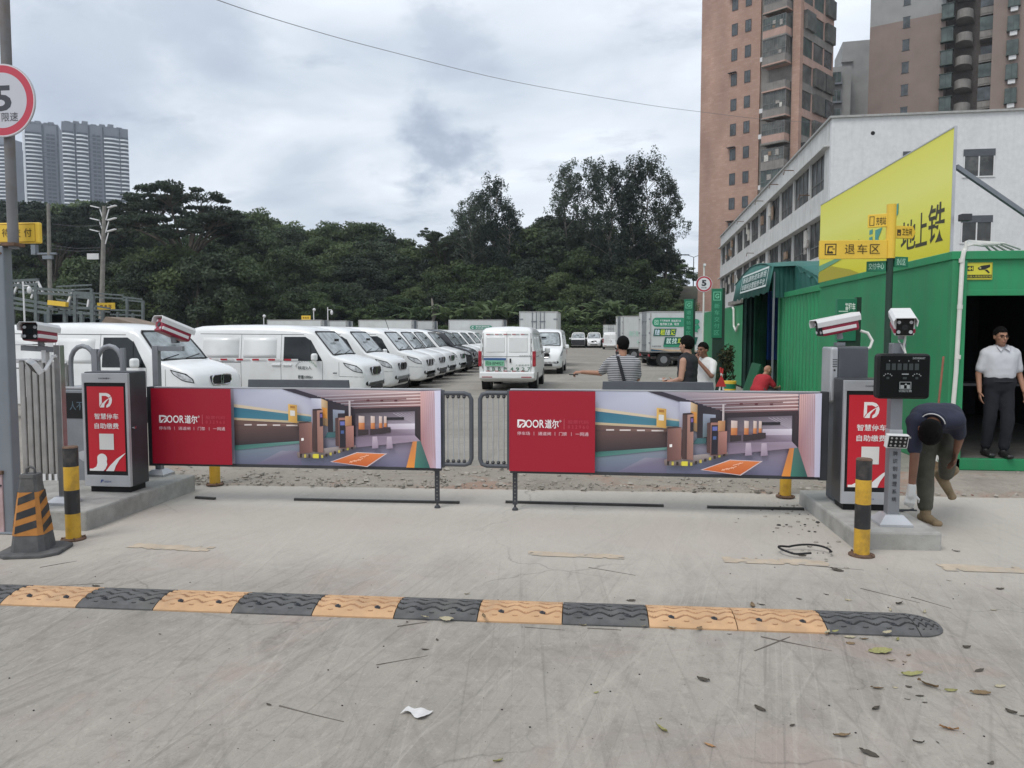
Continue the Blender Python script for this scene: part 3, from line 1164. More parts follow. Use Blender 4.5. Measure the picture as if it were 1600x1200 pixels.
# right island: post with display, keypad lamp and camera
pR = PZ(1392, 818, .14)
t = thing('camera_post', 'grey aluminium post carrying a black display on the right island', 'post', (pR.x, pR.y, .14), GR)
base_plate(t, .25, .085)
mb = MB()
mb.box((-.045, -.045, .04), (.045, .045, 1.44))
mb.obj('post', M_['alu'], t, .006)
mb = MB()
mb.box((-.05, -.05, .70), (.05, .05, .76))
mb.obj('collar', M_['alu_light'], t, .004)
a = Art(FRONT((0, -.0462, 0)))
for i, ch in enumerate('车牌识别管理系统'):
    z = .655 - i * .0605
    a.text(ch, (-.017, z - .042, .017, z - .006), srgb(38, 40, 46), .01)
a.obj('lettering', t)
d = thing('display_box', 'black rounded display box mounted on the right post', 'display', (pR.x, pR.y, .14), GR)
mb = MB()
mb.box((-.19, -.16, 1.01), (.20, -.05, 1.36))
mb.obj('case', M_['black_plastic'], d, .03, seg=4)
mb = MB()
mb.box((-.175, -.168, 1.025), (.185, -.158, 1.345))
mb.obj('screen', mat('dark_screen', (0.004, 0.005, 0.005), .4, spec=.15), d, .02, seg=3)
a = Art(FRONT((0, -.1685, 0)))
gw = srgb(150, 155, 155)
dk = srgb(44, 52, 52)
a.text('DOORSMART', (.06, 1.318, .15, 1.333), gw, .01)
for i in range(4):
    a.disc(-.11 + i * .07, 1.305, .004, gw, 10)
for i in range(6):
    a.rect(-.135 + i * .042, 1.235, -.105 + i * .042, 1.285, dk, up=False)
a.k += 1
for x in (-.12, .09):
    for q in range(5):
        an = math.pi * (.1 + .2 * q)
        a.disc(x + .03 * math.cos(an), 1.185 + .022 * math.sin(an), .0045, gw, 8)
    a.rect(x - .01, 1.165, x + .01, 1.182, dk)
a.rect(-.02, 1.20, .03, 1.208, gw)
a.rect(-.012, 1.165, .016, 1.182, dk)
a.frame(-.035, 1.088, .05, 1.145, .004, gw)
a.rect(-.028, 1.094, -.002, 1.12, gw)
a.poly([(.0, 1.12), (.012, 1.135), (.022, 1.12)], gw)
a.rect(.018, 1.094, .04, 1.122, gw)
a.text('识别付费', (-.04, 1.066, .055, 1.082), gw, .01)
a.obj('screen_print', d)
k_ = thing('fill_lamp', 'white framed square lamp of twelve leds on the right post', 'lamp', (pR.x, pR.y, .14), GR)
T = Matrix.Translation((-.01, -.10, .675)) @ Matrix.Rotation(R(4), 4, 'Y') @ Matrix.Rotation(R(12), 4, 'X') @ Matrix.Rotation(R(8), 4, 'Z')
mb = MB()
mb.box((-.085, -.012, -.055), (.085, .03, .055), 0, T)
mb.obj('frame', M_['white_plastic'], k_, .006)
mb = MB()
mb.box((-.075, -.016, -.046), (.075, -.011, .046), 0, T)
mb.obj('lens', M_['black_plastic'], k_)
for i in range(4):
    for j in range(3):
        q = MB()
        q.cyl(T @ Vector((-.054 + i * .036, -.0155, -.03 + j * .03)), T @ Vector((-.054 + i * .036, -.019, -.03 + j * .03)), .0085, .008, 10)
        q.obj('led', mat('led_lens', (.30, .30, .29), .3, var=.3), k_)
mb = MB()
mb.bar(T @ Vector((.05, .03, 0)), (.055, -.04, .69), .02)
mb.bar((.06, -.05, .70), (.11, -.045, .70), .016)
mb.obj('bracket', M_['chrome'], k_)
lpr_camera('white camera with black four lamp face on top of the right display post', (pR.x - .0, pR.y - .15, .14 + 1.545), R(-13), R(14), side='white_plastic', length=.30)
c = thing('cable', 'short white cable between the top camera and the display box', 'cable', (pR.x, pR.y, .14), GR)
mb = MB()
mb.tube([(.06, .0, 1.50), (.05, -.03, 1.46), (.03, -.06, 1.42), (.035, -.09, 1.36)], .008, 6)
mb.tube([(.02, .02, 1.46), (.015, -.04, 1.43), (.035, -.09, 1.36)], .006, 6)
mb.obj('wire', M_['cable_white'], c)

# barrier drive box behind the right kiosk with its red camera
pk = PY(1318, 620, 7.25)
t = thing('barrier_drive', 'grey barrier drive cabinet with rounded pale front behind the right kiosk', 'barrier', (pk.x, 7.22, .14), GR)
mb = MB()
mb.box((-.10, -.12, 0), (.16, .16, 1.40))
mb.obj('cabinet', M_['grey_coat'], t, .02, seg=3)
mb = MB()
mb.box((-.165, -.125, .9), (-.098, .165, 1.395))
mb.obj('side_cover', M_['alu_light'], t, .02, seg=3)
a = Art(plane((-.16, -.1265, 0), (1, 0, 0), (0, 0, 1)))
for i in range(4):
    a.rect(.012, 1.28 - i * .02, .052, 1.288 - i * .02, srgb(70, 72, 76), up=False)
a.k += 1
a.disc(.03, 1.19, .009, srgb(40, 40, 44))
a.obj('vents', t)
lpr_camera('white and red camera tilted upwards above the right kiosk', (pk.x - .235, 7.22, .14 + 1.54), R(-80), R(11), side='crimson', length=.36)
c = thing('cable', 'white cable looping from the red camera down to the drive cabinet', 'cable', (pk.x, 7.22, .14))
mb = MB()
mb.tube([(.13, .03, 1.54), (.19, .02, 1.52), (.225, .0, 1.45), (.20, -.02, 1.39), (.14, -.02, 1.365), (.07, -.02, 1.375), (.05, 0, 1.39)], .013, 8)
mb.obj('wire', M_['cable_white'], c)

# ------------------------------------------------------------------ gate panels


def panel_art(t, w, h):
    a = Art(FRONT((0, -.0205, 0)))
    a.rect(0, 0, w, h, srgb(150, 150, 164))
    s0 = .285

    def P(x, y):                                          # x 24..1230, y 24..482 on a close-up of the printed picture
        return (s0 * w + (x - 24) / 1206 * (1 - s0) * w, h * (1 - (y - 24) / 462))

    def poly(pts, c):
        """c: one colour, or one per corner where the print shades from tone to tone"""
        a.poly([P(x, min(max(y, 24), 486)) for x, y in pts], [srgb(*[min(250, v * 1.10 + 6) for v in q]) for q in c] if isinstance(c, list) else srgb(*[min(250, v * 1.10 + 6) for v in c]))

    def ln(x0, y0, x1, y1, t_, c):
        poly([(x0, y0 - t_), (x1, y1 - t_), (x1, y1 + t_), (x0, y0 + t_)], c)
    g_ = (96, 98, 118)
    poly([(24, 486), (24, 390), (420, 332), (1118, 322), (1172, 486)], [(88, 92, 112), (104, 118, 130), (120, 118, 134), (134, 120, 136), (104, 98, 124)])
    poly([(150, 486), (300, 400), (420, 400), (420, 486)], [(98, 94, 116), (128, 128, 142), (112, 104, 122), (92, 88, 112)])
    poly([(24, 24), (320, 24), (500, 80), (500, 190), (24, 125)], [(150, 154, 172), (176, 178, 192), (160, 160, 178), (168, 168, 182), (158, 160, 176)])
    poly([(24, 118), (500, 182), (500, 194), (24, 138)], (190, 174, 150))
    poly([(24, 138), (500, 192), (500, 222), (24, 202)], [(44, 96, 118), (78, 128, 140), (70, 118, 132), (52, 106, 126)])
    poly([(24, 202), (500, 222), (500, 234), (24, 216)], (178, 160, 130))
    poly([(24, 216), (420, 234), (420, 338), (24, 372)], [(98, 74, 68), (84, 64, 62), (52, 42, 46), (46, 40, 44)])
    poly([(24, 238), (420, 236), (420, 252), (24, 254)], [(96, 72, 68), (132, 102, 92), (104, 80, 74), (70, 54, 54)])
    for x, l_ in ((85, 44), (160, 60), (255, 44), (335, 66)):
        poly([(x, 241), (x + l_, 240), (x + l_, 248), (x, 249)], (196, 186, 182))
    poly([(24, 372), (420, 338), (420, 352), (24, 402)], [(48, 92, 88), (96, 136, 128), (88, 126, 120), (62, 110, 102)])
    poly([(385, 24), (1115, 30), (1115, 122), (730, 140), (560, 84)], [(136, 132, 144), (196, 164, 160), (178, 122, 118), (98, 78, 84), (112, 104, 116)])
    poly([(310, 24), (390, 24), (720, 128), (735, 142), (585, 102), (480, 78)], (46, 40, 52))
    for k in range(5):
        ln(520 + k * 46, 66 + k * 15, 1117, 36 + k * 19, 2.2, [(150, 142, 150), (226, 206, 204), (226, 206, 204), (150, 142, 150)])
        ln(540 + k * 46, 74 + k * 15, 1117, 45 + k * 19, 1.6, (122, 96, 100))
    ln(735, 92, 1035, 76, 1.8, (98, 50, 54))
    for x in (815, 895, 975):
        poly([(x - 8, 84), (x + 8, 83), (x + 8, 92), (x - 8, 93)], (84, 40, 46))
    poly([(485, 78), (545, 80), (545, 236), (485, 236)], [(168, 170, 186), (190, 190, 204), (160, 158, 172), (150, 148, 164)])
    poly([(545, 80), (582, 96), (582, 248), (545, 236)], [(196, 172, 140), (160, 128, 88), (134, 104, 72), (176, 146, 112)])
    poly([(550, 132), (578, 138), (578, 200), (550, 196)], (196, 132, 60))
    poly([(582, 96), (720, 130), (742, 150), (742, 306), (582, 306)], [(34, 30, 38), (48, 42, 50), (40, 36, 44), (54, 46, 54), (40, 34, 42)])
    poly([(612, 145), (680, 150), (680, 262), (612, 280)], [(128, 134, 150), (150, 156, 172), (104, 116, 124), (86, 104, 110)])
    poly([(580, 282), (632, 282), (632, 312), (560, 316)], (56, 92, 96))
    poly([(720, 140), (1116, 122), (1116, 328), (1084, 320), (1084, 150), (742, 168)], [(44, 36, 42), (60, 46, 50), (42, 36, 42), (36, 32, 38), (44, 38, 44), (40, 34, 40)])
    poly([(742, 166), (1084, 150), (1084, 226), (742, 232)], [(58, 50, 58), (112, 102, 112), (150, 140, 152), (78, 66, 74)])
    for k in range(6):
        ln(960 + k * 22, 162, 1080, 176 + (5 - k) * 9, 1.3, (176, 168, 178))
    poly([(742, 232), (1084, 226), (1084, 296), (742, 306)], [(70, 58, 66), (168, 158, 172), (126, 110, 126), (86, 74, 86)])
    poly([(930, 226), (1084, 222), (1084, 256), (930, 260)], [(178, 168, 180), (206, 200, 210), (188, 178, 190), (160, 146, 162)])
    poly([(918, 188), (1022, 185), (1022, 201), (918, 204)], (32, 28, 34))
    for x, w_, y1 in ((762, 34, 292), (832, 24, 288), (880, 18, 282), (909, 15, 276)):
        poly([(x, 180), (x + w_, 182), (x + w_, y1 - 28), (x, y1 - 24)], [(206, 190, 184), (184, 164, 158), (160, 130, 112), (186, 150, 130)])
        poly([(x, 222), (x + w_, 222), (x + w_, y1 - 28), (x, y1 - 24)], [(206, 138, 84), (176, 104, 58), (150, 82, 50), (176, 98, 56)])
        poly([(x - 4, y1 - 30), (x + w_ + 22, y1 - 30), (x + w_ + 22, y1), (x - 4, y1 + 8)], (50, 40, 44))
    poly([(742, 306), (1084, 292), (1116, 326), (735, 372)], [(104, 92, 106), (150, 134, 150), (146, 128, 144), (120, 106, 124)])
    for x in (842, 925):
        poly([(x, 304), (x + 26, 302), (x + 34, 372), (x - 4, 376)], [(176, 160, 172), (170, 154, 168), (136, 120, 138), (138, 122, 140)])
    poly([(1072, 328), (1096, 328), (1080, 486), (1034, 486)], [(176, 112, 70), (196, 124, 66), (208, 128, 50), (206, 132, 58)])
    poly([(1096, 328), (1118, 325), (1172, 486), (1080, 486)], [(72, 104, 98), (64, 94, 90), (36, 78, 74), (56, 112, 98)])
    poly([(1118, 30), (1232, 24), (1232, 486), (1170, 486), (1118, 328)], [(206, 164, 158), (196, 182, 196), (176, 166, 184), (164, 128, 134), (150, 104, 106)])
    for k in range(7):
        x = 1126 + k * 11
        ln(x, 32, x + 1.5, 32, 0.1, (170, 130, 130))
        poly([(x, 30), (x + 2, 30), (x + 2 + k * 3, 350 + k * 18), (x + k * 3, 350 + k * 18)], (168, 128, 130))
    poly([(1198, 26), (1232, 24), (1232, 486), (1204, 486)], [(198, 192, 208), (190, 190, 210), (176, 176, 198), (186, 178, 198)])
    # barrier machines on their striped island
    poly([(402, 408), (430, 396), (600, 372), (746, 356), (748, 374), (560, 424), (520, 438), (408, 438)], [(120, 104, 104), (134, 122, 120), (150, 140, 138), (150, 140, 140), (96, 84, 84), (86, 76, 74), (90, 78, 74), (96, 84, 80)])
    for i in range(13):
        x = 420 + i * 25
        y = 436 - max(0, i - 5) * 8.4
        d_ = 22 - i * .8
        poly([(x, y - d_), (x + 12, y - d_ - (2 if i > 5 else 0)), (x + 12, y), (x, y + (1 if i > 5 else 0))], (176, 162, 70) if i % 2 else (44, 36, 36))
    poly([(500, 412), (532, 412), (532, 438), (500, 438)], (198, 186, 60))
    poly([(420, 226), (496, 220), (496, 402), (420, 414)], [(104, 74, 70), (140, 102, 92), (118, 82, 76), (88, 60, 58)])
    poly([(418, 218), (470, 216), (496, 222), (420, 230)], (66, 50, 50))
    poly([(432, 318), (446, 316), (446, 332), (432, 334)], (228, 220, 216))
    poly([(500, 148), (560, 142), (560, 404), (500, 398)], [(142, 104, 94), (162, 124, 112), (134, 98, 88), (110, 78, 72)])
    poly([(500, 148), (526, 148), (526, 400), (500, 398)], [(78, 56, 54), (66, 48, 48), (54, 40, 40), (70, 50, 48)])
    poly([(500, 142), (548, 138), (560, 146), (502, 152)], (46, 34, 36))
    poly([(542, 162), (560, 160), (560, 242), (542, 246)], (34, 30, 40))
    poly([(545, 170), (557, 169), (557, 190), (545, 192)], (104, 84, 140))
    poly([(632, 194), (652, 190), (652, 364), (632, 360)], (74, 52, 50))
    poly([(648, 166), (690, 164), (690, 192), (648, 194)], (40, 34, 40))
    poly([(652, 192), (696, 190), (696, 374), (652, 376)], [(150, 108, 98), (140, 98, 90), (104, 72, 68), (110, 76, 72)])
    poly([(656, 206), (691, 205), (691, 370), (656, 372)], (30, 27, 36))
    poly([(661, 214), (687, 213), (687, 236), (661, 237)], (92, 98, 158))
    poly([(664, 268), (682, 267), (682, 286), (664, 287)], (64, 84, 130))
    poly([(694, 242), (739, 238), (739, 364), (694, 372)], [(150, 106, 96), (164, 116, 106), (128, 86, 80), (112, 76, 72)])
    poly([(690, 182), (728, 178), (728, 238), (690, 240)], [(184, 140, 98), (160, 112, 74), (140, 94, 66), (166, 120, 84)])
    poly([(712, 88), (723, 88), (723, 182), (712, 182)], [(196, 186, 186), (150, 140, 144), (140, 128, 130), (188, 176, 176)])
    poly([(360, 112), (412, 118), (412, 228), (360, 218)], [(206, 166, 90), (178, 138, 72), (168, 128, 64), (196, 154, 80)])
    poly([(371, 150), (399, 152), (399, 184), (371, 182)], (196, 194, 190))
    poly([(372, 122), (400, 125), (400, 138), (372, 136)], (150, 104, 50))
    # orange field on the printed floor
    poly([(600, 457), (755, 396), (930, 401), (815, 484)], (190, 176, 178))
    poly([(612, 456), (758, 400), (918, 404), (811, 480)], [(184, 92, 44), (206, 122, 74), (198, 112, 62), (176, 84, 40)])
    for k, (x, y) in enumerate(((712, 452), (738, 446), (762, 439))):
        ln(x, y + 6, x + 30, y - 6, 2.2, (222, 170, 140))
        ln(x + 4, y - 2, x + 16, y + 8, 2.0, (222, 170, 140))
    ln(772, 428, 826, 412, 2.2, (222, 170, 140))
    ln(800, 430, 812, 408, 2.2, (222, 170, 140))
    # red field with the maker's name
    red, wht = srgb(158, 14, 40), srgb(240, 236, 236)
    a.rect(0, 0, s0 * w, h, red)
    K = s0 * w
    x0, y0, tw = .095 * K, .545 * h, .83 * K
    hh = .1 * h
    logo_d(a, x0, y0, .11 * K, hh, wht, red)
    a.text('OOR', (x0 + .10 * K, y0, x0 + .315 * K, y0 + hh), wht, .012)
    a.text('道尔', (x0 + .325 * K, y0 - .004, x0 + .485 * K, y0 + hh + .004), wht, .014)
    a.text('®', (x0 + .492 * K, y0 + hh * .72, x0 + .515 * K, y0 + hh * 1.0), wht)
    a.rect(x0 + .545 * K, y0 - .01, x0 + .549 * K, y0 + hh + .01, srgb(214, 120, 130))
    pk_ = srgb(190, 66, 84)
    a.text('股票代码', (x0 + .59 * K, y0 + hh * .55, x0 + .83 * K, y0 + hh * 1.0), pk_)
    a.text('8 3 2 9 6 0', (x0 + .59 * K, y0 - .002, x0 + .83 * K, y0 + hh * .38), pk_)
    y1 = .452 * h
    s1 = srgb(226, 190, 196)
    for tx, u0, u1 in (('停车场', 0, .15), ('通道闸', .245, .395), ('门禁', .49, .58), ('一网通', .68, .83)):
        a.text(tx, (x0 + u0 * K, y1, x0 + u1 * K, y1 + .045 * h), s1, .004)
    for u in (.195, .44, .63):
        a.rect(x0 + u * K, y1, x0 + (u + .004) * K, y1 + .045 * h, s1, up=False)
    a.obj('printed_film', t)


def gate_panel(A, B, z0, z1, leg_side, label):
    w = (B - A).length
    rz = math.atan2(B.y - A.y, B.x - A.x)
    h = z1 - z0
    t = thing('gate_panel', label, 'barrier gate', (A.x, A.y, z0), rz, 'printed swing gate panels')
    mb = MB()
    mb.box((0, -.02, 0), (w, .02, h))
    mb.obj('board', M_['white_plastic'], t)
    panel_art(t, w, h)
    mb = MB()
    mb.box((-.0, -.026, -.03), (w, .026, 0))
    mb.box((w - .02, -.01, -.03), (w - .005, .01, .0))
    mb.obj('bottom_rail', M_['dark_steel'], t, .003)
    mb = MB()
    mb.box((0, -.026, h), (w, .024, h + .012))
    mb.obj('top_rail', M_['alu_light'], t, .002)
    # dark hinge stile on the outer side
    sx = -1 if leg_side > 0 else 1
    x0 = 0 if leg_side > 0 else w
    mb = MB()
    mb.box((x0, -.03, -.035), (x0 + sx * .075, .05, h + .012))
    mb.obj('hinge_stile', M_['dark_steel'], t, .004)
    # inner end: open frame with thin rods
    xi = w if leg_side > 0 else 0
    s_ = 1 if leg_side > 0 else -1
    mb = MB()
    r = .018
    pts = [(xi, 0, h - .03), (xi + s_ * .22, 0, h - .03), (xi + s_ * .265, 0, h - .045), (xi + s_ * .285, 0, h - .085), (xi + s_ * .285, 0, .09), (xi + s_ * .268, 0, .045), (xi + s_ * .225, 0, .03), (xi, 0, .03)]
    mb.tube(pts, .021, 12)
    mb.box((xi, -.022, .0), (xi + s_ * .028, .022, h))
    mb.obj('open_end_frame', M_['grey_coat'], t)
    for i in range(4):
        q = MB()
        x = xi + s_ * (.06 + i * .052)
        q.cyl((x, 0, .045), (x, 0, h - .045), .0055, .0055, 8)
        q.obj('rod', M_['alu_light'], t)
        q = MB()
        for z in (.062, h - .062):
            q.tube([(x, 0, z - .016), (x, 0, z), (x, 0, z + .016)], [.010, .019, .010], 10)
        q.obj('rod_collar', M_['dark_steel'], t)
    # prop leg with punched holes
    xl = xi - s_ * .045
    mb = MB()
    mb.box((xl - .022, -.012, -z0 + .055), (xl + .022, .012, -.03))
    mb.cyl((xl, 0, -z0 + .02), (xl, 0, -z0 + .06), .011, .011, 10)
    mb.tube([(xl, 0, -z0 - .0), (xl, 0, -z0 + .018), (xl, 0, -z0 + .03)], [.030, .026, .012], 14)
    leg = mb.obj('prop_leg', M_['dark_steel'], t)
    q = MB()
    for i in range(7):
        z = -z0 + .09 + i * .035
        q.cyl((xl, -.0128, z), (xl, -.0125, z), .006, .006, 10)
    q.obj('punched_holes', mat('hole_light', (.2, .2, .19), .8), leg)
    # grey stiffening board clipped behind the upper edge
    mb = MB()
    f0, f1 = (.325, .68) if leg_side > 0 else (.305, .668)
    mb.prism([(f0 * w, h - .1), (f1 * w + .02, h - .1), (f1 * w, h + .085), (f0 * w + .01, h + .085)], .03, .06, 'y')
    mb.obj('stiffener_board', M_['grey_coat'], t, .004)
    return t


A1, B1_ = Vector((-4.335, 7.07, 0)), Vector((-1.485, 7.09, 0))
gate_panel(Vector((A1.x, A1.y, 0)), Vector((B1_.x, B1_.y, 0)), .39, 1.125, 1, 'red and garage photo gate panel on the left of the gap')
A2, B2 = Vector((-.83, 7.08, 0)), Vector((1.935, 7.06, 0))
gate_panel(Vector((A2.x, A2.y, 0)), Vector((B2.x, B2.y, 0)), .385, 1.13, -1, 'red and garage photo gate panel on the right of the gap')

# flat steel strips lying across the slab in front of the gate
for a, b, lb in (((306, 777), (336, 779), 'short dark steel strip lying beside the left island'), ((460, 780), (718, 785), 'dark steel strip lying under the left gate panel'),
                 ((790, 784), (1037, 790), 'dark steel strip lying under the right gate panel'), ((1105, 792), (1256, 795), 'dark steel strip lying beside the right island')):
    p, q = PZ(*a, .012), PZ(*b, .012)
    mb = MB()
    mb.bar(p, q, .032, .022)
    tag(mb.obj('steel_strip', M_['rust'] if 0 else mat('dull_steel', (.06, .058, .055), .6, .4, var=.3, scale=6)), lb, 'steel strip', 'steel strips on the slab')
# ------------------------------------------------------------------ left edge: sign pole, retracted gate, pink box
pp = PZ(23, 835, 0)
t = thing('sign_pole', 'grey steel box column with a rusty pipe on top at the left edge', 'pole', (pp.x, pp.y, 0))
mb = MB()
mb.box((-.2, 0, 0), (0, .10, 2.36))
mb.box((-.22, -.02, 0), (.02, .11, .02))
mb.obj('column', M_['galv'], t, .010)
RUSTPIPE = mat('rusty_painted_pipe', (.16, .16, .165), .6, .2, var=.15, scale=3, dirt=(.14, .085, .055), dirt_amt=.8, dscale=2.2)
mb = MB()
xo = PY(16, 240, pp.y + .05).x - pp.x
mb.cyl((xo - .005, .05, 2.34), (xo + .01, .05, 6.2), .040, .038, 16)
mb.obj('pipe', RUSTPIPE, t)
mb = MB()
mb.box((xo - .07, -.01, 2.36), (xo + .05, .11, 2.385))
mb.cyl((-.02, .002, 2.30), (-.02, -.008, 2.30), .010, .010, 8)
mb.obj('rusty_flange', M_['rust'], t)
sp = PY(3, 157, pp.y - .02)
t = thing('speed_limit_sign', 'round white five limit sign with red rim at the left edge', 'sign', (sp.x, sp.y, sp.z), 0, 'round speed limit signs')
mb = MB()
mb.cyl((0, 0, 0), (0, .012, 0), .285, .285, 56)
mb.obj('disc', M_['alu_light'], t)
a = Art(FRONT((0, -.001, 0)))
a.disc(0, 0, .28, srgb(214, 206, 210), 56)
a.disc(0, 0, .272, srgb(186, 62, 80), 56)
a.disc(0, 0, .215, srgb(190, 190, 198), 56)
a.text('5', (-.075, -.085, .085, .115), srgb(62, 62, 70), .03)
a.text('进厂限速', (-.16, -.165, .135, -.095), srgb(52, 52, 58), .004)
a.obj('sign_face', t)
mb = MB()
mb.box((-.02, .012, -.03), (.12, .04, .03))
mb.obj('clamp', M_['alu'], t)
ys = PY(62, 380, pp.y + .16)
t = thing('direction_sign', 'yellow rounded waiting area sign behind the left sign pole', 'sign', (ys.x, ys.y, ys.z), 0)
mb = MB()
mb.box((-.62, 0, 0), (0, .04, .172))
mb.obj('panel', M_['yellow_sign'], t, .012, seg=3)
a = Art(FRONT((0, -.001, 0)))
a.frame(-.61, .012, -.035, .16, .004, srgb(150, 100, 20))
for i, ch in enumerate('待交付'):
    x = -.333 + i * .099
    a.text(ch, (x, .053, x + .068, .123), srgb(70, 46, 14), .004)
a.obj('lettering', t)
mb = MB()
mb.box((-.33, .04, .03), (-.2, .07, .14))
mb.obj('clamp', M_['alu'], t)
# ground box at the very edge
bp = PZ(4, 835, 0)
t = thing('control_box', 'dusty pink metal box cut off by the left edge of the photo', 'box', (bp.x - .14, bp.y + .0, 0), 0)
PINK = mat('dusty_pink_paint', (.42, .30, .31), .7, var=.1, dirt=(.22, .12, .07), dirt_amt=.6, dscale=4)
mb = MB()
mb.box((-.2, 0, .0), (.155, .05, .5))
mb.obj('door', PINK, t, .006)
mb = MB()
mb.box((-.22, -.012, .5), (.165, .07, .53))
mb.obj('lid', M_['rust'], t, .004)
mb = MB()
mb.box((.10, -.006, .40), (.15, .0, .415))
mb.obj('handle', M_['dark_steel'], t)

# retracted telescopic gate: head cabinet and folded bars
g0 = PZ(112, 776, 0)
t = thing('sliding_gate_head', 'grey drive cabinet of a folded sliding gate with a dark display and two arches', 'gate', (g0.x, g0.y + .14, 0), R(0))
mb = MB()
mb.box((-.06, -.14, .04), (.62, .2, 1.10))
mb.obj('cabinet', M_['alu'], t, .02, seg=3)
mb = MB()
mb.box((-.02, -.148, .80), (.58, -.139, 1.06))
mb.obj('display', M_['black_plastic'], t, .006)
a = Art(FRONT((0, -.149, 0)))
a.text('人不入', (.02, .885, .24, .975), srgb(74, 92, 104), .01)
a.obj('lettering', t)
mb = MB()
mb.box((-.06, -.142, 1.10), (.62, .18, 1.12))
mb.obj('trim', M_['alu_light'], t, .004)
mb = MB()
mb.prism([(.10, .46), (.145, .475), (.19, .46), (.185, .395), (.145, .365), (.105, .395)], -.146, -.139, 'y')
mb.prism([(.115, .45), (.145, .46), (.175, .45), (.17, .405), (.145, .382), (.12, .405)], -.150, -.145, 'y')
mb.obj('shield_badge', M_['alu_light'], t)
for x0, x1 in ((.0, .27), (.29, .56)):
    mb = MB()
    pts = [(x0, -.08, 1.05), (x0, -.08, 1.32)]
    for i in range(9):
        an = math.pi - math.pi * i / 8
        pts.append(((x0 + x1) / 2 + (x1 - x0) / 2 * math.cos(an), -.08, 1.36 + .17 * math.sin(an)))
    pts += [(x1, -.08, 1.32), (x1, -.08, 1.05)]
    mb.tube(pts, .024, 10)
    mb.obj('arch', M_['alu'], t)
for x in (.275, .57):
    mb = MB()
    mb.box((x - .03, -.11, 1.05), (x + .03, -.05, 1.50)) if x < .5 else mb.cyl((x, -.08, 1.0), (x, -.08, 1.51), .026, .026, 14)
    mb.obj('post', M_['alu'], t)
bx = PY(38, 660, g0.y)
gb = thing('folding_gate', 'folded stainless steel sliding gate bars beside the left sign pole', 'gate', (bx.x, bx.y, 0))
for r_ in range(3):
    for i in range(6):
        mb = MB()
        mb.box((-.027, -.016, .06), (.027, .016, 1.385 - .02 * r_))
        o = mb.obj('bar', M_['steel'], gb, .013, seg=3)
        o.location = (i * .072 + .03 * (r_ % 2), .10 * r_, 0)
        o.rotation_euler.z = R(18)
for z in (.2, .75, 1.33):
    mb = MB()
    mb.box((-.03, .03, z - .012), (.43, .05, z + .012))
    mb.obj('cross_link', M_['alu'], gb)
mb = MB()
for i in range(8):
    mb.box((-.05 + i * .065, -.04, .16), (-.02 + i * .065, -.03, .235))
mb.obj('reflector_strip', M_['white_plastic'], gb)
for x in (.1, .28):
    mb = MB()
    mb.cyl((x, -.04, .055), (x, .02, .055), .055, .055, 18)
    mb.obj('caster_wheel', M_['tyre'], gb)
mb = MB()
mb.box((-.08, -.05, 1.385), (.30, .09, 1.40))
mb.obj('top_plate', M_['alu_light'], gb)

# ------------------------------------------------------------------ delivery vans
# local axes: nose towards +x, nose tip at x = 0, y across, z up
ST = [  # x, bottom, top, half width, eave rounding
    (0.000, .40, .60, .60, .05), (-.03, .34, .74, .69, .07), (-.08, .28, .88, .75, .08), (-.16, .25, .965, .785, .09), (-.28, .24, 1.03, .81, .09),
    (-.45, .24, 1.085, .822, .08), (-.66, .24, 1.135, .828, .07), (-.80, .24, 1.17, .83, .05), (-.90, .24, 1.285, .83, .055), (-1.05, .24, 1.465, .83, .06), (-1.2, .24, 1.635, .83, .075),
    (-1.31, .24, 1.735, .83, .10), (-1.45, .24, 1.79, .83, .13), (-1.65, .24, 1.83, .83, .15), (-2.0, .24, 1.865, .83, .16), (-2.8, .24, 1.885, .83, .16), (-3.6, .24, 1.88, .83, .16),
    (-4.15, .26, 1.86, .828, .15), (-4.32, .30, 1.82, .82, .14), (-4.40, .36, 1.74, .80, .12)]


def st_at(x):
    for a, b in zip(ST, ST[1:]):
        if a[0] >= x >= b[0]:
            k = (x - a[0]) / (b[0] - a[0])
            return [a[i] + (b[i] - a[i]) * k for i in range(5)]
    return list(ST[0] if x > 0 else ST[-1])


def side_y(x, z):
    _, zb, zt, w, rr = st_at(x)
    belt = min(1.02, zt - .12)
    y = w
    if z > belt:
        y = w - .115 * min(1, max(0, (z - belt) / .82)) ** 1.15
    elif z < .5:
        y = w - .02 * (.5 - z) / .3
    return y


def van_ring(s):
    x, zb, zt, w, rr = s
    belt = min(1.02, zt - .12)
    h = []
    h.append((w * .86, zb))
    h.append((w - .02, zb + .05))
    for z in (zb + .12, (zb + belt) / 2, belt - .05):
        h.append((side_y(x, z), z))
    ze = zt - rr
    for k in (0, .25, .5, .75, 1.0):
        z = belt + (ze - belt) * k
        h.append((side_y(x, z), z))
    ye = side_y(x, ze)
    for a in (25, 50, 72, 90):
        h.append((ye - rr * 1.35 * (1 - math.cos(R(a))), ze + (rr - .018) * math.sin(R(a))))
    yt = ye - rr * 1.35
    h += [(yt * .6, zt - .006), (yt * .2, zt)]
    return [(x, y, z) for y, z in h] + [(x, -y, z) for y, z in reversed(h)]


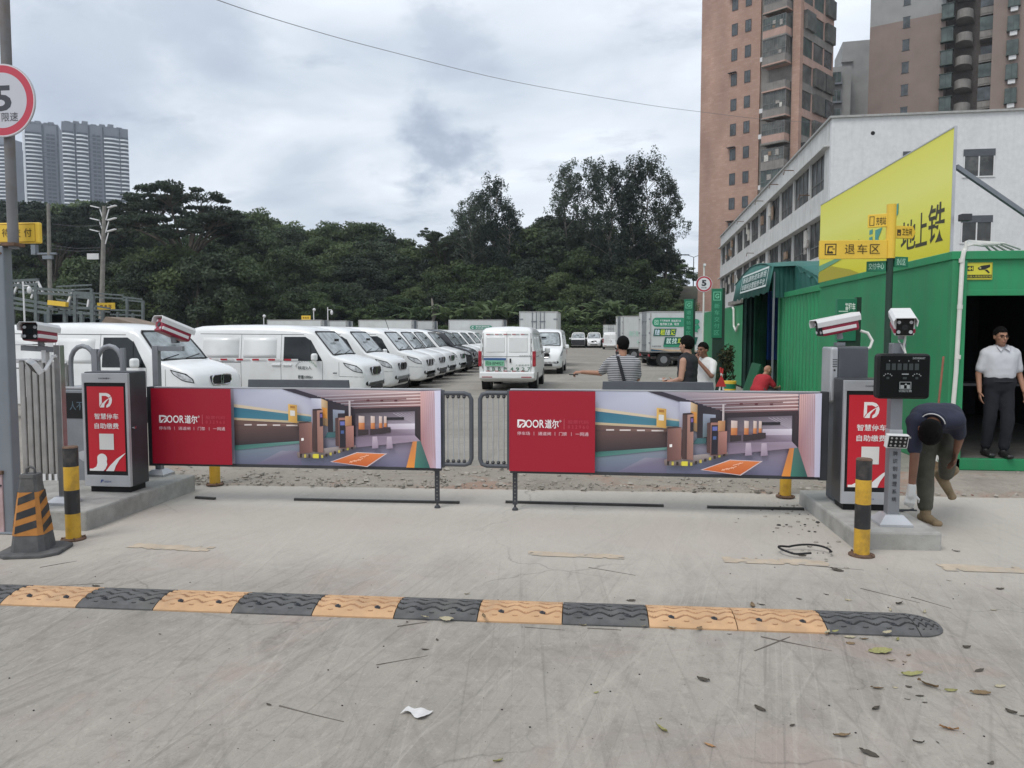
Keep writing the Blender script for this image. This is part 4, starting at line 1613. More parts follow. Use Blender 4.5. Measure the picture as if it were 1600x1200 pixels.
def side_patch(mb, poly, side, off=.005, m=0, sub=6, cols=3):
    """polygon (x,z) laid on the van's side, following its curve"""
    top = sorted(poly, key=lambda p: p[1])
    zs0, zs1 = top[0][1], top[-1][1]
    rows = []
    for i in range(sub + 1):
        z = zs0 + (zs1 - zs0) * i / sub
        xs = []
        n = len(poly)
        for j in range(n):
            (xa, za), (xb, zb) = poly[j], poly[(j + 1) % n]
            if abs(za - zb) < 1e-9:
                if abs(za - z) < 1e-6:
                    xs += [xa, xb]
            elif min(za, zb) - 1e-9 <= z <= max(za, zb) + 1e-9:
                xs.append(xa + (xb - xa) * (z - za) / (zb - za))
        rows.append((min(xs), max(xs), z))
    vs, fs = [], []
    for x0, x1, z in rows:
        for c in range(cols):
            x = x0 + (x1 - x0) * c / (cols - 1)
            vs.append((x, side * (side_y(x, z) + off), z))
    for i in range(sub):
        for j in range(cols - 1):
            a = i * cols + j
            fs.append((a, a + 1, a + cols + 1, a + cols))
    mb.add(vs, fs, m, True)


def make_van(paint, label, group):
    t = thing('delivery_van', label, 'van', (0, 0, 0), 0, group)
    mb = MB()
    mb.loft([van_ring(s) for s in ST])
    body = mb.obj('body', paint, t, sharp=50)
    # windscreen
    mb = MB()
    rows = [(-.815, .70), (-.95, .695), (-1.1, .67), (-1.235, .635), (-1.275, .60)]
    vs, fs = [], []
    for x, hw in rows:
        zt = st_at(x)[2]
        for k in range(9):
            y = -hw + 2 * hw * k / 8
            vs.append((x + .004, y, zt + .010 - .022 * abs(y / .72) ** 4))
    for i in range(len(rows) - 1):
        for k in range(8):
            a = i * 9 + k
            fs.append((a, a + 1, a + 10, a + 9))
    mb.add(vs, fs, 0, True)
    ws = mb.obj('windscreen', M_['screen_glass'], t)
    q = MB()
    for k0 in range(len(rows) - 1):
        for s_ in (-1, 1):
            (xa, wa), (xb, wb) = rows[k0], rows[k0 + 1]
            pa, pb = Vector((xa + .005, s_ * wa, st_at(xa)[2] - .008)), Vector((xb + .005, s_ * wb, st_at(xb)[2] - .008))
            q.bar(pa, pb, .05, .012, up=(1, 0, .8))
    q.bar((rows[-1][0] + .004, -.6, st_at(rows[-1][0])[2] + .006), (rows[-1][0] + .004, .6, st_at(rows[-1][0])[2] + .006), .05, .012, up=(.8, 0, 1))
    q.obj('glass_border', M_['black_plastic'], ws)
    q = MB()
    q.box((-1.06, -.10, 1.50), (-1.02, .10, 1.56), 0, Matrix.Translation((.045, 0, -.02)))
    q.obj('inner_mirror', M_['black_plastic'], ws)
    q = MB()
    q.tube([(-.80, -.62, 1.186), (-.86, -.1, 1.262)], .008, 6)
    q.tube([(-.80, .05, 1.186), (-.86, .55, 1.262)], .008, 6)
    q.box((-.815, -.70, 1.165), (-.77, .70, 1.182))
    q.obj('wiper', M_['black_plastic'], ws)
    for s_ in (-1, 1):
        mb = MB()
        side_patch(mb, [(-1.02, 1.03), (-1.98, 1.03), (-1.98, 1.59), (-1.46, 1.59), (-1.33, 1.53)], s_)
        w_ = mb.obj('side_window', M_['glass'], t)
        q = MB()
        side_patch(q, [(-1.29, 1.03), (-1.305, 1.03), (-1.335, 1.52), (-1.32, 1.52)], s_, .008)
        q.obj('window_divider', M_['black_plastic'], w_)
        # A-pillar glass between screen and door
        mb = MB()
        # panel pressings
        for x0, x1 in ((-2.16, -2.98), (-3.1, -4.02)):
            mb = MB()
            side_patch(mb, [(x0, 1.10), (x1, 1.10), (x1, 1.57), (x0, 1.57)], s_, .004)
            o = mb.obj('side_panel', paint, t)
            o.modifiers.new('thick', 'SOLIDIFY').thickness = .006
        # seams
        mb = MB()
        for x in (-1.02, -2.04, -3.04):
            side_patch(mb, [(x, .34), (x - .009, .34), (x - .009, 1.66), (x, 1.66)] if x < -1.5 else [(x, .34), (x - .009, .34), (x - .009, 1.02), (x, 1.02)], s_, .0025, sub=10)
        side_patch(mb, [(-1.5, 1.635), (-4.1, 1.655), (-4.1, 1.668), (-1.5, 1.648)], s_, .003)
        side_patch(mb, [(-3.05, .985), (-4.1, .985), (-4.1, 1.005), (-3.05, 1.005)], s_, .004)
        side_patch(mb, [(-.62, .68), (-.627, .68), (-.627, 1.0), (-.62, 1.0)], s_, .003, sub=8)
        side_patch(mb, [(-.06, .655), (-.62, .672), (-.62, .680), (-.06, .663)], s_, .003, cols=14)
        side_patch(mb, [(-1.25, .30), (-3.05, .30), (-3.05, .335), (-1.25, .335)], s_, .004)
        mb.obj('door_seams', mat('seam_shadow_gap', (.10, .10, .10), .8), t)
        for x in (-1.88, -2.16):
            q = MB()
            y = side_y(x, .93)
            q.box((x - .11, s_ * (y - .01), .915), (x + .11, s_ * (y + .028), .955))
            q.obj('door_handle', paint, t, .008)
        q = MB()
        y = side_y(-1.12, 1.1)
        q.box((-1.22, s_ * (y + .06), 1.03), (-1.10, s_ * (y + .24), 1.21))
        mr = q.obj('mirror', paint, t, .05, seg=3)
        q = MB()
        q.bar((-1.12, s_ * (y - .02), 1.06), (-1.14, s_ * (y + .1), 1.08), .05, .035)
        q.obj('mirror_arm', M_['black_plastic'], mr)
        # headlamp wrapped round the corner, with a dark surround
        q = MB()
        side_patch(q, [(-.075, .745), (-.095, .825), (-.21, .925), (-.53, 1.0), (-.47, .91), (-.27, .785)], s_, .006, sub=10, cols=9)
        hl = q.obj('headlight', M_['black_plastic'], t)
        q = MB()
        side_patch(q, [(-.09, .765), (-.11, .825), (-.22, .905), (-.49, .975), (-.44, .91), (-.26, .80)], s_, .013, sub=10, cols=9)
        q.obj('lens', M_['lamp'], hl)
        q = MB()
        q.ell((-.065, s_ * .58, .50), (.08, .12, .08), 16, 10)
        fl = q.obj('fog_lamp', M_['black_plastic'], t)
        q = MB()
        q.ell((-.015, s_ * .58, .50), (.045, .05, .045), 14, 8)
        q.obj('lens', M_['lamp'], fl)
        # kidney grille half
        q = MB()
        q.prism([(s_ * p[0], p[1]) for p in ((.035, .69), (.25, .70), (.30, .75), (.29, .84), (.25, .865), (.035, .87))], -.14, .006, 'x')
        gr = q.obj('grille', M_['black_plastic'], t, .012)
        q = MB()
        pts = [(.004, s_ * p[0], p[1]) for p in ((.03, .685), (.255, .695), (.31, .75), (.30, .845), (.255, .875), (.03, .88), (.03, .685))]
        q.tube(pts, .013, 6)
        q.obj('chrome_rim', M_['chrome'], gr)
        # tail lamp
        q = MB()
        q.prism([(-4.40 - .02, .72), (-4.40 - .02, 1.16), (-4.29, 1.18), (-4.25, 1.08), (-4.29, .74)], s_ * .735, s_ * .835, 'y')
        q.obj('tail_lamp', M_['red_lamp'], t, .012)
        for x in (-.82, -3.45):
            y = side_y(x, .35)
            q = MB()
            q.cyl((x, s_ * (y - .25), .30), (x, s_ * (y + .003), .30), .375, .375, 32)
            q.obj('wheel_arch', M_['black_plastic'], t)
            q = MB()
            q.tube([(x, s_ * (y - .2), .30), (x, s_ * (y - .19), .30), (x, s_ * (y - .01), .30), (x, s_ * (y + .006), .30)], [.27, .30, .30, .285], 32)
            wh = q.obj('wheel', M_['tyre'], t)
            q = MB()
            q.tube([(x, s_ * (y + .003), .30), (x, s_ * (y + .010), .30), (x, s_ * (y - .0), .30)], [.19, .185, .06], 24)
            q.obj('rim', M_['rim'], wh)
    q = MB()
    q.box((-.10, -.42, .335), (.022, .42, .43))
    q.obj('bumper_intake', M_['black_plastic'], t, .01)
    # rear
    q = MB()
    q.box((-4.47, -.80, .36), (-4.30, .80, .56))
    rb_ = q.obj('rear_bumper', paint, t, .04, seg=3)
    for s_ in (-1, 1):
        q = MB()
        q.box((-4.478, s_ * .42, .405), (-4.46, s_ * .72, .43))
        q.obj('reflector', M_['red_lamp'], rb_)
        q = MB()
        xw = -4.405
        q.box((xw - .006, s_ * .05, 1.12), (xw + .05, s_ * .61, 1.58))
        q.obj('rear_panel', paint, t, .045, seg=4)
        q = MB()
        q.box((-4.404, s_ * .685, .57), (-4.36, s_ * .698, 1.68))
        q.obj('door_gap', mat('seam_shadow_gap', (.10, .10, .10), .8), t)
    q = MB()
    q.box((-4.405, -.005, .57), (-4.35, .005, 1.70))
    q.box((-4.403, -.69, 1.0), (-4.36, .69, 1.012))
    q.obj('door_gap', mat('seam_shadow_gap', (.10, .10, .10), .8), t)
    q = MB()
    q.box((-4.43, -.12, .83), (-4.38, -.08, .95))
    q.obj('rear_handle', M_['black_plastic'], t, .006)
    q = MB()
    q.box((-4.39, .03, 1.655), (-4.345, .20, 1.69))
    q.obj('brake_lamp', M_['red_lamp'], t)
    return t


van = make_van(M_['white_paint'], 'white delivery van nearest the street, behind the left kiosk', 'delivery vans parked in the yard')
LANE = 0.0


def at_nose(px, Y):
    return Vector((PY(px, 560, Y).x, Y, -.004))


vans = []
van.location = at_nose(346, 14.1)
van.rotation_euler.z = R(-6)
vg = 'delivery vans parked in the yard'
v2 = copy_tree(van, at_nose(588, 18.0), R(-2), 'white delivery van with red reflective dashes and door lettering behind the left gate panel', vg)
row = [(630, 20.6, 'third van of the row, its bumper right of the lettered white van'), (673, 23.4, 'white van in the row with a thin aerial above its roof'),
       (692, 25.6, 'white van in the middle of the row, two before the narrow black one'), (707, 27.8, 'white van in the row, second before the black van'),
       (724, 30.2, 'white van directly in front of the black van in the row')]
rowvans = [copy_tree(van, at_nose(px, Y), R(-2), lb, vg) for px, Y, lb in row]
bvan = make_van(M_['black_paint'], 'the only black van in the row of white vans', vg)
bvan.location = at_nose(744, 33.0)
bvan.rotation_euler.z = R(-2)
for i, (px, Y) in enumerate(((752, 35.8), (762, 38.6), (771, 41.5), (779, 44.5))):
    copy_tree(van, at_nose(px, Y), R(-2), 'white van of the row beyond the black van, mostly hidden by the one driving away', 'white vans beyond the black van')
# aerial on one van
q = MB()
q.tube([(-1.5, .5, 1.8), (-1.62, .5, 2.15)], .008, 6)
q.obj('aerial', M_['black_plastic'], rowvans[1])

# lettering and reflective dashes on the second van (its right flank faces the street)
a = Art(plane((0, -.845, 0), (1, 0, 0), (0, 0, 1)), .001)
for i in range(6):
    x = -3.95 + i * .40
    a.rect(x, 1.035, x + .17, 1.075, srgb(176, 40, 56), up=False)
    a.rect(x + .17, 1.035, x + .34, 1.075, srgb(206, 206, 204), up=False)
a.k += 1
a.obj('reflective_dashes', v2)
a = Art(plane((0, -.846, 0), (1, 0, 0), (0, 0, 1)), .001)
ink = srgb(46, 58, 60)
a.text('核定2人', (-1.62, .83, -1.28, .91), ink, .01)
a.text('载重1090kg', (-1.62, .60, -1.26, .70), ink, .02)
for i, ch in enumerate('深圳市新能源运输有限公司'):
    an = math.pi * (.93 - .86 * i / 11)
    cx, cy = -1.42 + .25 * math.cos(an), .87 + .16 * math.sin(an)
    a.text(ch, (cx - .022, cy - .02, cx + .022, cy + .022), srgb(60, 120, 90) if i > 6 else ink)
a.rect(-.76, .74, -.66, .765, ink)
a.obj('door_lettering', v2)

# the van driving away down the lane: rear to the street
rv = copy_tree(van, (PY(790, 560, 22).x, 26.4, -.004), R(90 + .5), 'white van seen from behind in the lane, with a green number plate', vg)
a = Art(plane((-4.44, 0, 0), (0, -1, 0), (0, 0, 1)), .0012)
a.rect(-.67, .90, -.02, .965, srgb(58, 92, 140))
a.rect(-.63, .735, -.075, .895, srgb(122, 186, 152))
a.text('粤B·BP4927', (-.61, .76, -.095, .87), srgb(24, 60, 46), .01)
a.obj('number_plate', rv)
a = Art(plane((-4.409, 0, 0), (0, -1, 0), (0, 0, 1)), .0012)
for i, ch in enumerate('粤BBP4927'):
    x = -.59 + i * .165 + (.03 if i > 3 else 0)
    a.text(ch, (x, .60, x + .085, .70), srgb(70, 110, 88), .01)
a.text('C 新能源车', (.26, .735, .66, .785), srgb(60, 96, 78))
a.text('新能源货车', (.36, 1.02, .68, 1.05), srgb(60, 66, 66))
for z in (.575, 1.635):
    for i in range(5):
        x = -.6 + i * .25
        a.rect(x, z, x + .11, z + .025, srgb(150, 40, 56), up=False)
        a.rect(x + .11, z, x + .22, z + .025, srgb(130, 140, 136), up=False)
a.k += 1
a.obj('rear_lettering', rv)
for s_ in (-1, 1):
    q = MB()
    for i in range(4):
        q.box((-4.40, s_ * .70, .66 + i * .24), (-4.37, s_ * .715, .80 + i * .24))
    q.obj('edge_reflectors', mat('dark_reflector', (.12, .05, .06), .4), rv)

# others further down
copy_tree(van, (PY(851, 560, 33).x, 31.5, -.004), R(-90), 'white van facing the street, just right of the van seen from behind', vg)
for px, Y, rz, lb in ((903, 92, -90, 'small far van with a dark front before the hedge'), (928, 92, -90, 'small far white van facing the street before the hedge'), (953, 88, 90, 'small far white van with its rear to the street before the hedge')):
    o = copy_tree(van, (PY(px, 540, Y).x, Y, -.004), R(rz), lb, 'far vans in front of the hedge')
    if 'dark' in lb:
        dk_ = MB()
        dk_.box((-.75, -.80, .30), (.035, .80, 1.0))
        dk_.obj('dark_bonnet', M_['black_paint'], o, .08, seg=3)
copy_tree(van, (PY(1024, 560, 45).x, 45.5, -.004), R(93), 'white van with a red tail lamp tucked beside the green lettered truck', vg)

# ------------------------------------------------------------------ box trucks
BOXP = mat('box_body_panel', (.56, .58, .57), .5, var=.06, scale=1.0, streak=.14, dirt=(.30, .28, .25), dirt_amt=.3, dscale=1.2)
BOXF = mat('box_frame', (.40, .40, .39), .5, .2, var=.2, scale=5, dirt=(.16, .12, .09), dirt_amt=.6, dscale=5)


def make_truck(label, L_=3.3, W_=1.95, H0=.78, H1=2.78):
    """rear doors at x = 0 facing -x, cab at +x"""
    t = thing('box_truck', label, 'truck', (0, 0, 0), 0, 'box trucks parked in the yard')
    w = W_ / 2
    mb = MB()
    mb.box((.03, -w + .01, H0), (L_, w - .01, H1))
    mb.obj('cargo_box', BOXP, t)
    mb = MB()
    for x in (.0, L_ - .04):
        for y in (-w, w - .06):
            mb.box((x, y, H0 - .03), (x + .06, y + .06, H1 + .02))
    for y in (-w, w - .05):
        mb.box((.06, y, H1 - .05), (L_ - .04, y + .05, H1 + .022))
        mb.box((.06, y, H0 - .05), (L_ - .04, y + .05, H0 + .04))
    for z in (H0 - .05, H1 - .06):
        mb.box((.0, -w + .06, z), (.05, w - .06, z + .08))
        mb.box((L_ - .03, -w + .06, z), (L_ + .02, w - .06, z + .08))
    mb.obj('frame', BOXF, t)
    for s_ in (-1, 1):
        mb = MB()
        mb.box((.005, s_ * .012, H0 + .03), (.035, s_ * (w - .06), H1 - .06))
        dr = mb.obj('rear_door', BOXP, t)
        mb = MB()
        for y in (.10, .30):
            mb.cyl((-.02, s_ * y, H0 - .02), (-.02, s_ * y, H1), .018, .018, 8)
        for z in (H0 + .3, H0 + .8, H0 + 1.5):
            mb.box((-.03, s_ * .06, z), (-.0, s_ * .36, z + .04))
            mb.box((-.012, s_ * (w - .2), z + .1), (.006, s_ * (w + .012), z + .16))
        mb.obj('lock_rods', M_['galv'], dr)
        for x in (.75, L_ + .55):
            q = MB()
            q.cyl((x, s_ * (w - .28), .36), (x, s_ * (w - .06), .36), .36, .36, 24)
            wh = q.obj('wheel', M_['tyre'], t)
            q = MB()
            q.cyl((x, s_ * (w - .08), .36), (x, s_ * (w - .05), .36), .2, .18, 18)
            q.obj('rim', M_['rim'], wh)
        q = MB()
        q.box((.0, s_ * (w - .35), .52), (.04, s_ * (w - .12), .64))
        q.obj('tail_lamp', M_['red_lamp'], t)
    mb = MB()
    mb.box((.05, -.42, .5), (L_ + 1.3, -.32, .72))
    mb.box((.05, .32, .5), (L_ + 1.3, .42, .72))
    mb.box((-.02, -w + .05, .42), (.06, w - .05, .52))
    mb.box((.02, -w + .1, .58), (.08, w - .1, .74))
    mb.obj('chassis', M_['black_plastic'], t)
    mb = MB()
    x = L_ + .12
    pr = [(x, .42), (x + 1.35, .42), (x + 1.42, .95), (x + 1.33, 1.15), (x + .98, 1.88), (x + .85, 1.98), (x, 2.0)]
    mb.prism(pr, -.82, .82, 'y')
    cb = mb.obj('cab', M_['white_paint'], t, .06, seg=3)
    mb = MB()
    gl = [(x + 1.345, 1.18), (x + 1.012, 1.86), (x + 1.022, 1.87), (x + 1.357, 1.19)]
    mb.prism(gl, -.74, .74, 'y')
    mb.obj('windscreen', M_['glass'], cb)
    mb = MB()
    for s_ in (-1, 1):
        mb.prism([(x + .2, 1.12), (x + 1.18, 1.12), (x + .88, 1.78), (x + .2, 1.78)], s_ * .822, s_ * .827, 'y')
    mb.obj('side_window', M_['glass'], cb)
    return t


trk = make_truck('grey white box truck showing closed rear doors at the end of the van row')
trk.location = (PY(841, 530, 39).x, 39, -.004)
trk.rotation_euler.z = R(90)
gt = 'box trucks parked in the yard'
# the lettered truck on the right, turned towards the lane
c0 = PY(1024, 540, 39.5)
t1 = copy_tree(trk, (c0.x - .52, 40.2, -.004), R(14), 'box truck with green and yellow lettering behind the green sign pillars', gt)
GRN, DGR = srgb(46, 140, 106), srgb(24, 90, 76)
a = Art(plane((0, -.976, 0), (1, 0, 0), (0, 0, 1)), .0015)


def capsule(a, x0, z0, x1, z1, col):
    r = (z1 - z0) / 2
    pts = [(x1 - r + r * math.sin(q), (z0 + z1) / 2 - r * math.cos(q)) for q in [math.pi * i / 12 for i in range(13)]]
    pts += [(x0 + r - r * math.sin(q), (z0 + z1) / 2 + r * math.cos(q)) for q in [math.pi * i / 12 for i in range(13)]]
    a.poly(pts, col)


capsule(a, .10, 2.02, 1.9, 2.48, GRN)
a.frame(.22, 2.13, .42, 2.36, .025, srgb(190, 230, 210))
a.text('C', (.27, 2.18, .37, 2.31), srgb(190, 230, 210), .03)
a.text('千万新能源', (.5, 2.28, 1.02, 2.38), WHITE, .01)
a.text('新能源汽车', (1.1, 2.26, 1.6, 2.38), WHITE, .01)
a.text('租赁新工具', (.5, 2.09, 1.15, 2.22), WHITE, .01)
a.text('租赁', (1.25, 2.09, 1.5, 2.22), WHITE, .01)
a.poly([(.16, 1.56), (.22, 1.93), (1.38, 1.93), (1.30, 1.56)], DGR)
for i, (ch, c) in enumerate(zip('随租随还', (srgb(210, 226, 236), srgb(206, 220, 60), srgb(214, 222, 214), srgb(206, 220, 60)))):
    a.text(ch, (.24 + i * .27, 1.60, .48 + i * .27, 1.89), c, .02, .12)
a.poly([(.70, 1.12), (.78, 1.50), (2.5, 1.50), (2.4, 1.12)], DGR)
for i, ch in enumerate('就找地上铁'):
    a.text(ch, (.82 + i * .3, 1.16, 1.08 + i * .3, 1.46), (srgb(210, 236, 226) if i < 2 else srgb(206, 220, 60)), .02, .12)
capsule(a, .68, 1.0, 1.9, 1.12, GRN)
a.text('车辆号码段', (.10, 1.0, .58, 1.08), srgb(60, 60, 66), .01)
a.poly([(.06, .92), (.4, .88), (1.9, .60), (1.9, .50), (.05, .86)] if 0 else [(.05, .93), (2.9, .80), (2.9, .78), (.05, .78)], srgb(196, 170, 140))
a.poly([(.05, .90), (1.0, .79), (.05, .79)], srgb(40, 84, 112))
a.disc(2.35, 2.28, .22, GRN, 24, .14)
a.poly([(2.2, 2.02), (2.5, 2.16), (2.6, 1.98), (2.45, 1.86), (2.5, 1.74), (2.3, 1.78), (2.28, 1.92)], GRN)
a.obj('advert', t1)
t2 = copy_tree(trk, (PY(968, 530, 49).x, 50, -.004), R(12), 'white box truck with faint green print behind the striped shirt man', gt)
a = Art(plane((0, -.976, 0), (1, 0, 0), (0, 0, 1)), .002)
a.text('新能源物流', (.4, 1.5, 2.4, 1.85), srgb(170, 206, 190), .01)
a.text('租车', (.9, 1.0, 1.8, 1.3), srgb(180, 210, 196), .01)
a.obj('advert', t2)
# trucks beyond the van row, long sides to the street
for x0, Y, lb, rz in ((428, 46, 'plain box truck left of the small yellow sign pole, beyond the vans', 180), (470, 49, 'second plain box truck directly behind the first one beyond the vans', 180), (567, 47, 'plain box truck beyond the middle of the van row', 180),
                      (604, 50.5, 'rearmost plain box truck beyond the van row', 180)):
    p = PY(x0, 520, Y)
    copy_tree(trk, (p.x + 3.35, Y, -.004), R(rz + (6 if x0 < 560 else 3)), lb, gt, scale=(1, 1, .90))
p = PY(700, 520, 47)
t3 = copy_tree(trk, (p.x + 3.55, 47, -.004), R(180), 'box truck with a green capsule logo above the van seen from behind', gt, scale=(1, 1, .90))
a = Art(plane((0, .977, 0), (-1, 0, 0), (0, 0, 1)), .002)
capsule(a, -2.1 + .1, 2.15, -.65, 2.42, srgb(70, 140, 116))
a.text('C', (-1.9, 2.2, -1.78, 2.37), WHITE, .03)
a.text('新能源租车', (-1.65, 2.3, -.8, 2.38), WHITE, .01)
a.text('就找地上铁', (-1.65, 2.19, -.9, 2.27), WHITE, .01)
a.obj('advert', t3)
p = PY(955, 520, 93.5)
copy_tree(trk, (p.x, 95.0, -.004), R(90), 'small far white box truck behind the far white van', gt)
# ------------------------------------------------------------------ green containers along the right of the lane
XW = 4.2
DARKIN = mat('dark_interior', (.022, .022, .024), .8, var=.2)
Yc, Yf = 9.84, 15.42
t = thing('container_office', 'near green container office with an open doorway and a man standing in it', 'container', (XW, Yc, 0), 0)
LW, WD, HT, FL = Yf - Yc, 2.9, 2.62, .14
mb = MB()
mb.box((0, .0, FL), (.05, LW, HT))
mb.obj('side_wall', M_['green'], t)
mb = MB()
mb.box((.05, LW - .05, FL), (WD, LW, HT))
mb.box((WD - .05, .06, FL), (WD, LW - .05, HT))
mb.obj('rear_wall', M_['green'], t)
mb = MB()
mb.box((.04, .02, 2.13), (WD, .08, HT - .06))
mb.box((.04, .012, 2.11), (WD, .09, 2.18))
mb.obj('door_header', M_['green'], t, .006)
mb = MB()
mb.box((-.03, -.03, HT - .08), (WD + .03, .05, HT + .02))
mb.box((-.03, .05, HT - .08), (.05, LW + .03, HT + .02))
mb.obj('roof_frame', M_['green'], t, .008)
mb = MB()
mb.box((.05, .05, HT - .06), (WD, LW, HT - .0))
mb.obj('roof', M_['green_dark'], t)
mb = MB()
mb.box((-.012, -.02, 0), (.16, .10, HT - .08))
mb.obj('corner_post', M_['green'], t, .012)
mb = MB()
mb.box((.16, .045, FL), (.175, .075, 2.11))
mb.obj('door_frame', M_['alu_light'], t)
mb = MB()
mb.box((.0, -.02, 0), (WD, .06, FL))
mb.box((.0, .06, 0), (.06, LW, FL))
mb.obj('base_rail', M_['green'], t, .006)
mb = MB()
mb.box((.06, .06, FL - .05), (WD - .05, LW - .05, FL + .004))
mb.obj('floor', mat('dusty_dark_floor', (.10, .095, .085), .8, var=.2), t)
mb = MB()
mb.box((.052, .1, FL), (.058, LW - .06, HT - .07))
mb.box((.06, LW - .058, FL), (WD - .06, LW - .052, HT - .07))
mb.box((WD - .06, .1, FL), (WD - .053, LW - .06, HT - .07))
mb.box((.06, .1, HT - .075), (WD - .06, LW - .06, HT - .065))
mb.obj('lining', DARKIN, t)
mb = MB()
mb.box((.08, 2.6, .9 - .04), (WD - .2, 3.2, .9))
mb.box((.1, 2.62, FL), (.14, 3.18, .86))
mb.obj('counter', mat('dim_grey_counter', (.16, .165, .17), .5, var=.15), t)
# service sign on the wall, camera notice over the door
s = thing('camera_notice', 'yellow and black video surveillance notice over the doorway', 'sign', (XW + .02, Yc + .011, 2.30), 0)
mb = MB()
mb.box((.10, -.004, .0), (.43, .008, .205))
mb.obj('plate', M_['yellow_sign'], s)
a = Art(FRONT((0, -.0045, 0)))
yl = srgb(206, 200, 60)
a.rect(.10, 0, .43, .205, yl)
a.frame(.104, .004, .426, .201, .004, srgb(60, 56, 20))
a.rect(.108, .018, .42, .06, srgb(30, 30, 24))
a.text('您已进入视频监控区域', (.115, .026, .413, .052), yl)
a.rect(.118, .105, .215, .165, srgb(30, 30, 24))
a.text('24H', (.126, .113, .207, .157), yl, .03)
a.poly([(.26, .14), (.30, .165), (.40, .18), (.40, .15), (.34, .12), (.28, .115)], srgb(30, 30, 30))
a.poly([(.34, .118), (.37, .12), (.40, .085), (.385, .075)], srgb(30, 30, 30))
a.disc(.29, .14, .012, srgb(170, 170, 120), 14)
a.obj('sign_face', s)
# conduit and cable bundle
c = thing('conduit', 'white plastic conduit running up the corner of the near green container', 'conduit', (XW, Yc, 0))
mb = MB()
mb.tube([(.03, -.045, .55), (.06, -.045, 1.2), (.085, -.045, 2.56), (.10, -.04, 2.64), (.14, .0, 2.68)], .026, 12)
mb.obj('pipe', M_['cable_white'], c)
mb = MB()
for z in (1.35, 1.95, 2.5):
    mb.cyl((.075, -.045, z), (.076, -.045, z + .05), .031, .031, 12)
mb.obj('coupling', M_['cable_white'], c)
c = thing('cable_bundle', 'loose white cables looping over the container roof edge', 'cable', (XW, Yc, HT))
mb = MB()
for i in range(5):
    z = .03 + .014 * i
    mb.tube([(.08 + .01 * i, -.04, -.03 + .01 * i), (.12, -.03, .04 + z), (.22, .0 + .03 * i, .07 + z), (.42 + .05 * i, .12, .07 + z * .6), (.6 + .08 * i, .35, .035 + .01 * i)], .013, 7)
mb.obj('cables', M_['cable_white'], c)
c = thing('cable_coil', 'tangle of white cable at the foot of the container corner', 'cable', (XW - .10, Yc - .22, .0))
mb = MB()
pts = []
for i in range(60):
    an = i * .55
    pts.append((.0 + .10 * math.cos(an) + .01 * math.sin(i), .08 * math.sin(an) + .012 * math.cos(i * 1.7), .10 + .11 * math.sin(an * .93 + .5)))
mb.tube(pts, .010, 6)
mb.obj('wire', M_['cable_white'], c)
c = thing('broom', 'brown wooden broom handle leaning on the green wall behind the worker', 'broom', (XW - .32, Yc - .35, 0))
mb = MB()
mb.cyl((0, -.05, .12), (.22, .28, 1.38), .013, .013, 10)
mb.obj('handle', mat('brown_wood', (.20, .075, .04), .6, var=.2), c)
mb = MB()
mb.prism([(-.12, .0), (.12, .0), (.05, .16), (-.05, .16)], -.09, -.02, 'y')
mb.obj('head', mat('broom_bristle', (.16, .11, .06), .9, var=.4, scale=40, bump=.5), c)

# billboard on the container roof edge
b = thing('billboard', 'large lime yellow billboard standing along the near container roof', 'billboard', (XW - .02, 0, 0))
Y0, Y1, Zb, Zt = 9.88, 15.5, 2.635, 4.11
mb = MB()
mb.box((-.0, Y0, Zb), (.02, Y1, Zt))
mb.obj('board', M_['alu_light'], b)
a = Art(plane((-.001, Y1, 0), (0, -1, 0), (0, 0, 1)), .001)
W_ = Y1 - Y0
LIME = mat('lime_print', srgb(196, 192, 66), .4)
U = lambda px: Y1 - PX(px, 400, XW - .02).y
lim = [srgb(222, 214, 52), srgb(226, 222, 70), srgb(230, 228, 98), srgb(233, 232, 116), srgb(230, 228, 100), srgb(226, 222, 74)]
n_ = 24
for i in range(n_):
    v = i / n_
    q = v * 5
    k = int(q)
    c = [lim[k][j] + (lim[min(k + 1, 5)][j] - lim[k][j]) * (q - k) for j in range(3)]
    a.rect(0, Zb + (Zt - Zb) * v, W_, Zb + (Zt - Zb) * (v + 1 / n_), tuple(c), up=False)
a.k += 1
ik = srgb(58, 56, 30)
for ch, p0, p1, z0, z1 in (('地', 1407, 1430, 2.80, 3.20), ('上', 1430, 1448, 2.80, 3.24), ('铁', 1449, 1475, 2.80, 3.29)):
    a.text(ch, (U(p0), z0, U(p1), z1), ik, .012)
a.text('新能源运营服务中心', (U(1287), 3.05, U(1346), 3.20), srgb(80, 84, 36), .006)
teal = srgb(78, 158, 148)
a.rect(U(1358), 2.93, U(1363), 3.16, teal, up=False)
a.rect(U(1358), 3.20, U(1363), 3.27, teal, up=False)
a.poly([(U(1367), 2.93), (U(1367), 3.24), (U(1378), 3.24), (U(1372), 3.10), (U(1380), 2.93)], teal)
a.poly([(U(1391), 3.30), (U(1391), 3.45), (U(1402), 3.50), (U(1402), 3.35), (U(1395), 3.28)], teal)
a.rect(U(1390), 2.84, U(1394), 3.02, teal)
a.poly([(0, Zb + .20), (0, Zb + .32), (U(1306), Zb + .36), (U(1318), Zb + .33)], srgb(110, 166, 130))
a.poly([(0, Zb), (0, Zb + .18), (U(1300), Zb + .25), (U(1330), Zb + .10), (U(1345), Zb)], srgb(176, 166, 50))
a.obj('print', b)
mb = MB()
for y in (Y0 + .5, Y1 - .3, (Y0 + Y1) / 2):
    mb.box((.02, y - .03, Zb - .02), (.06, y + .03, Zt - .02))
mb.box((-.008, Y0 - .012, Zt), (.025, Y1, Zt + .015))
mb.box((-.008, Y0 - .012, Zb), (.025, Y0, Zt))
mb.obj('frame', M_['alu_light'], b)
mb = MB()
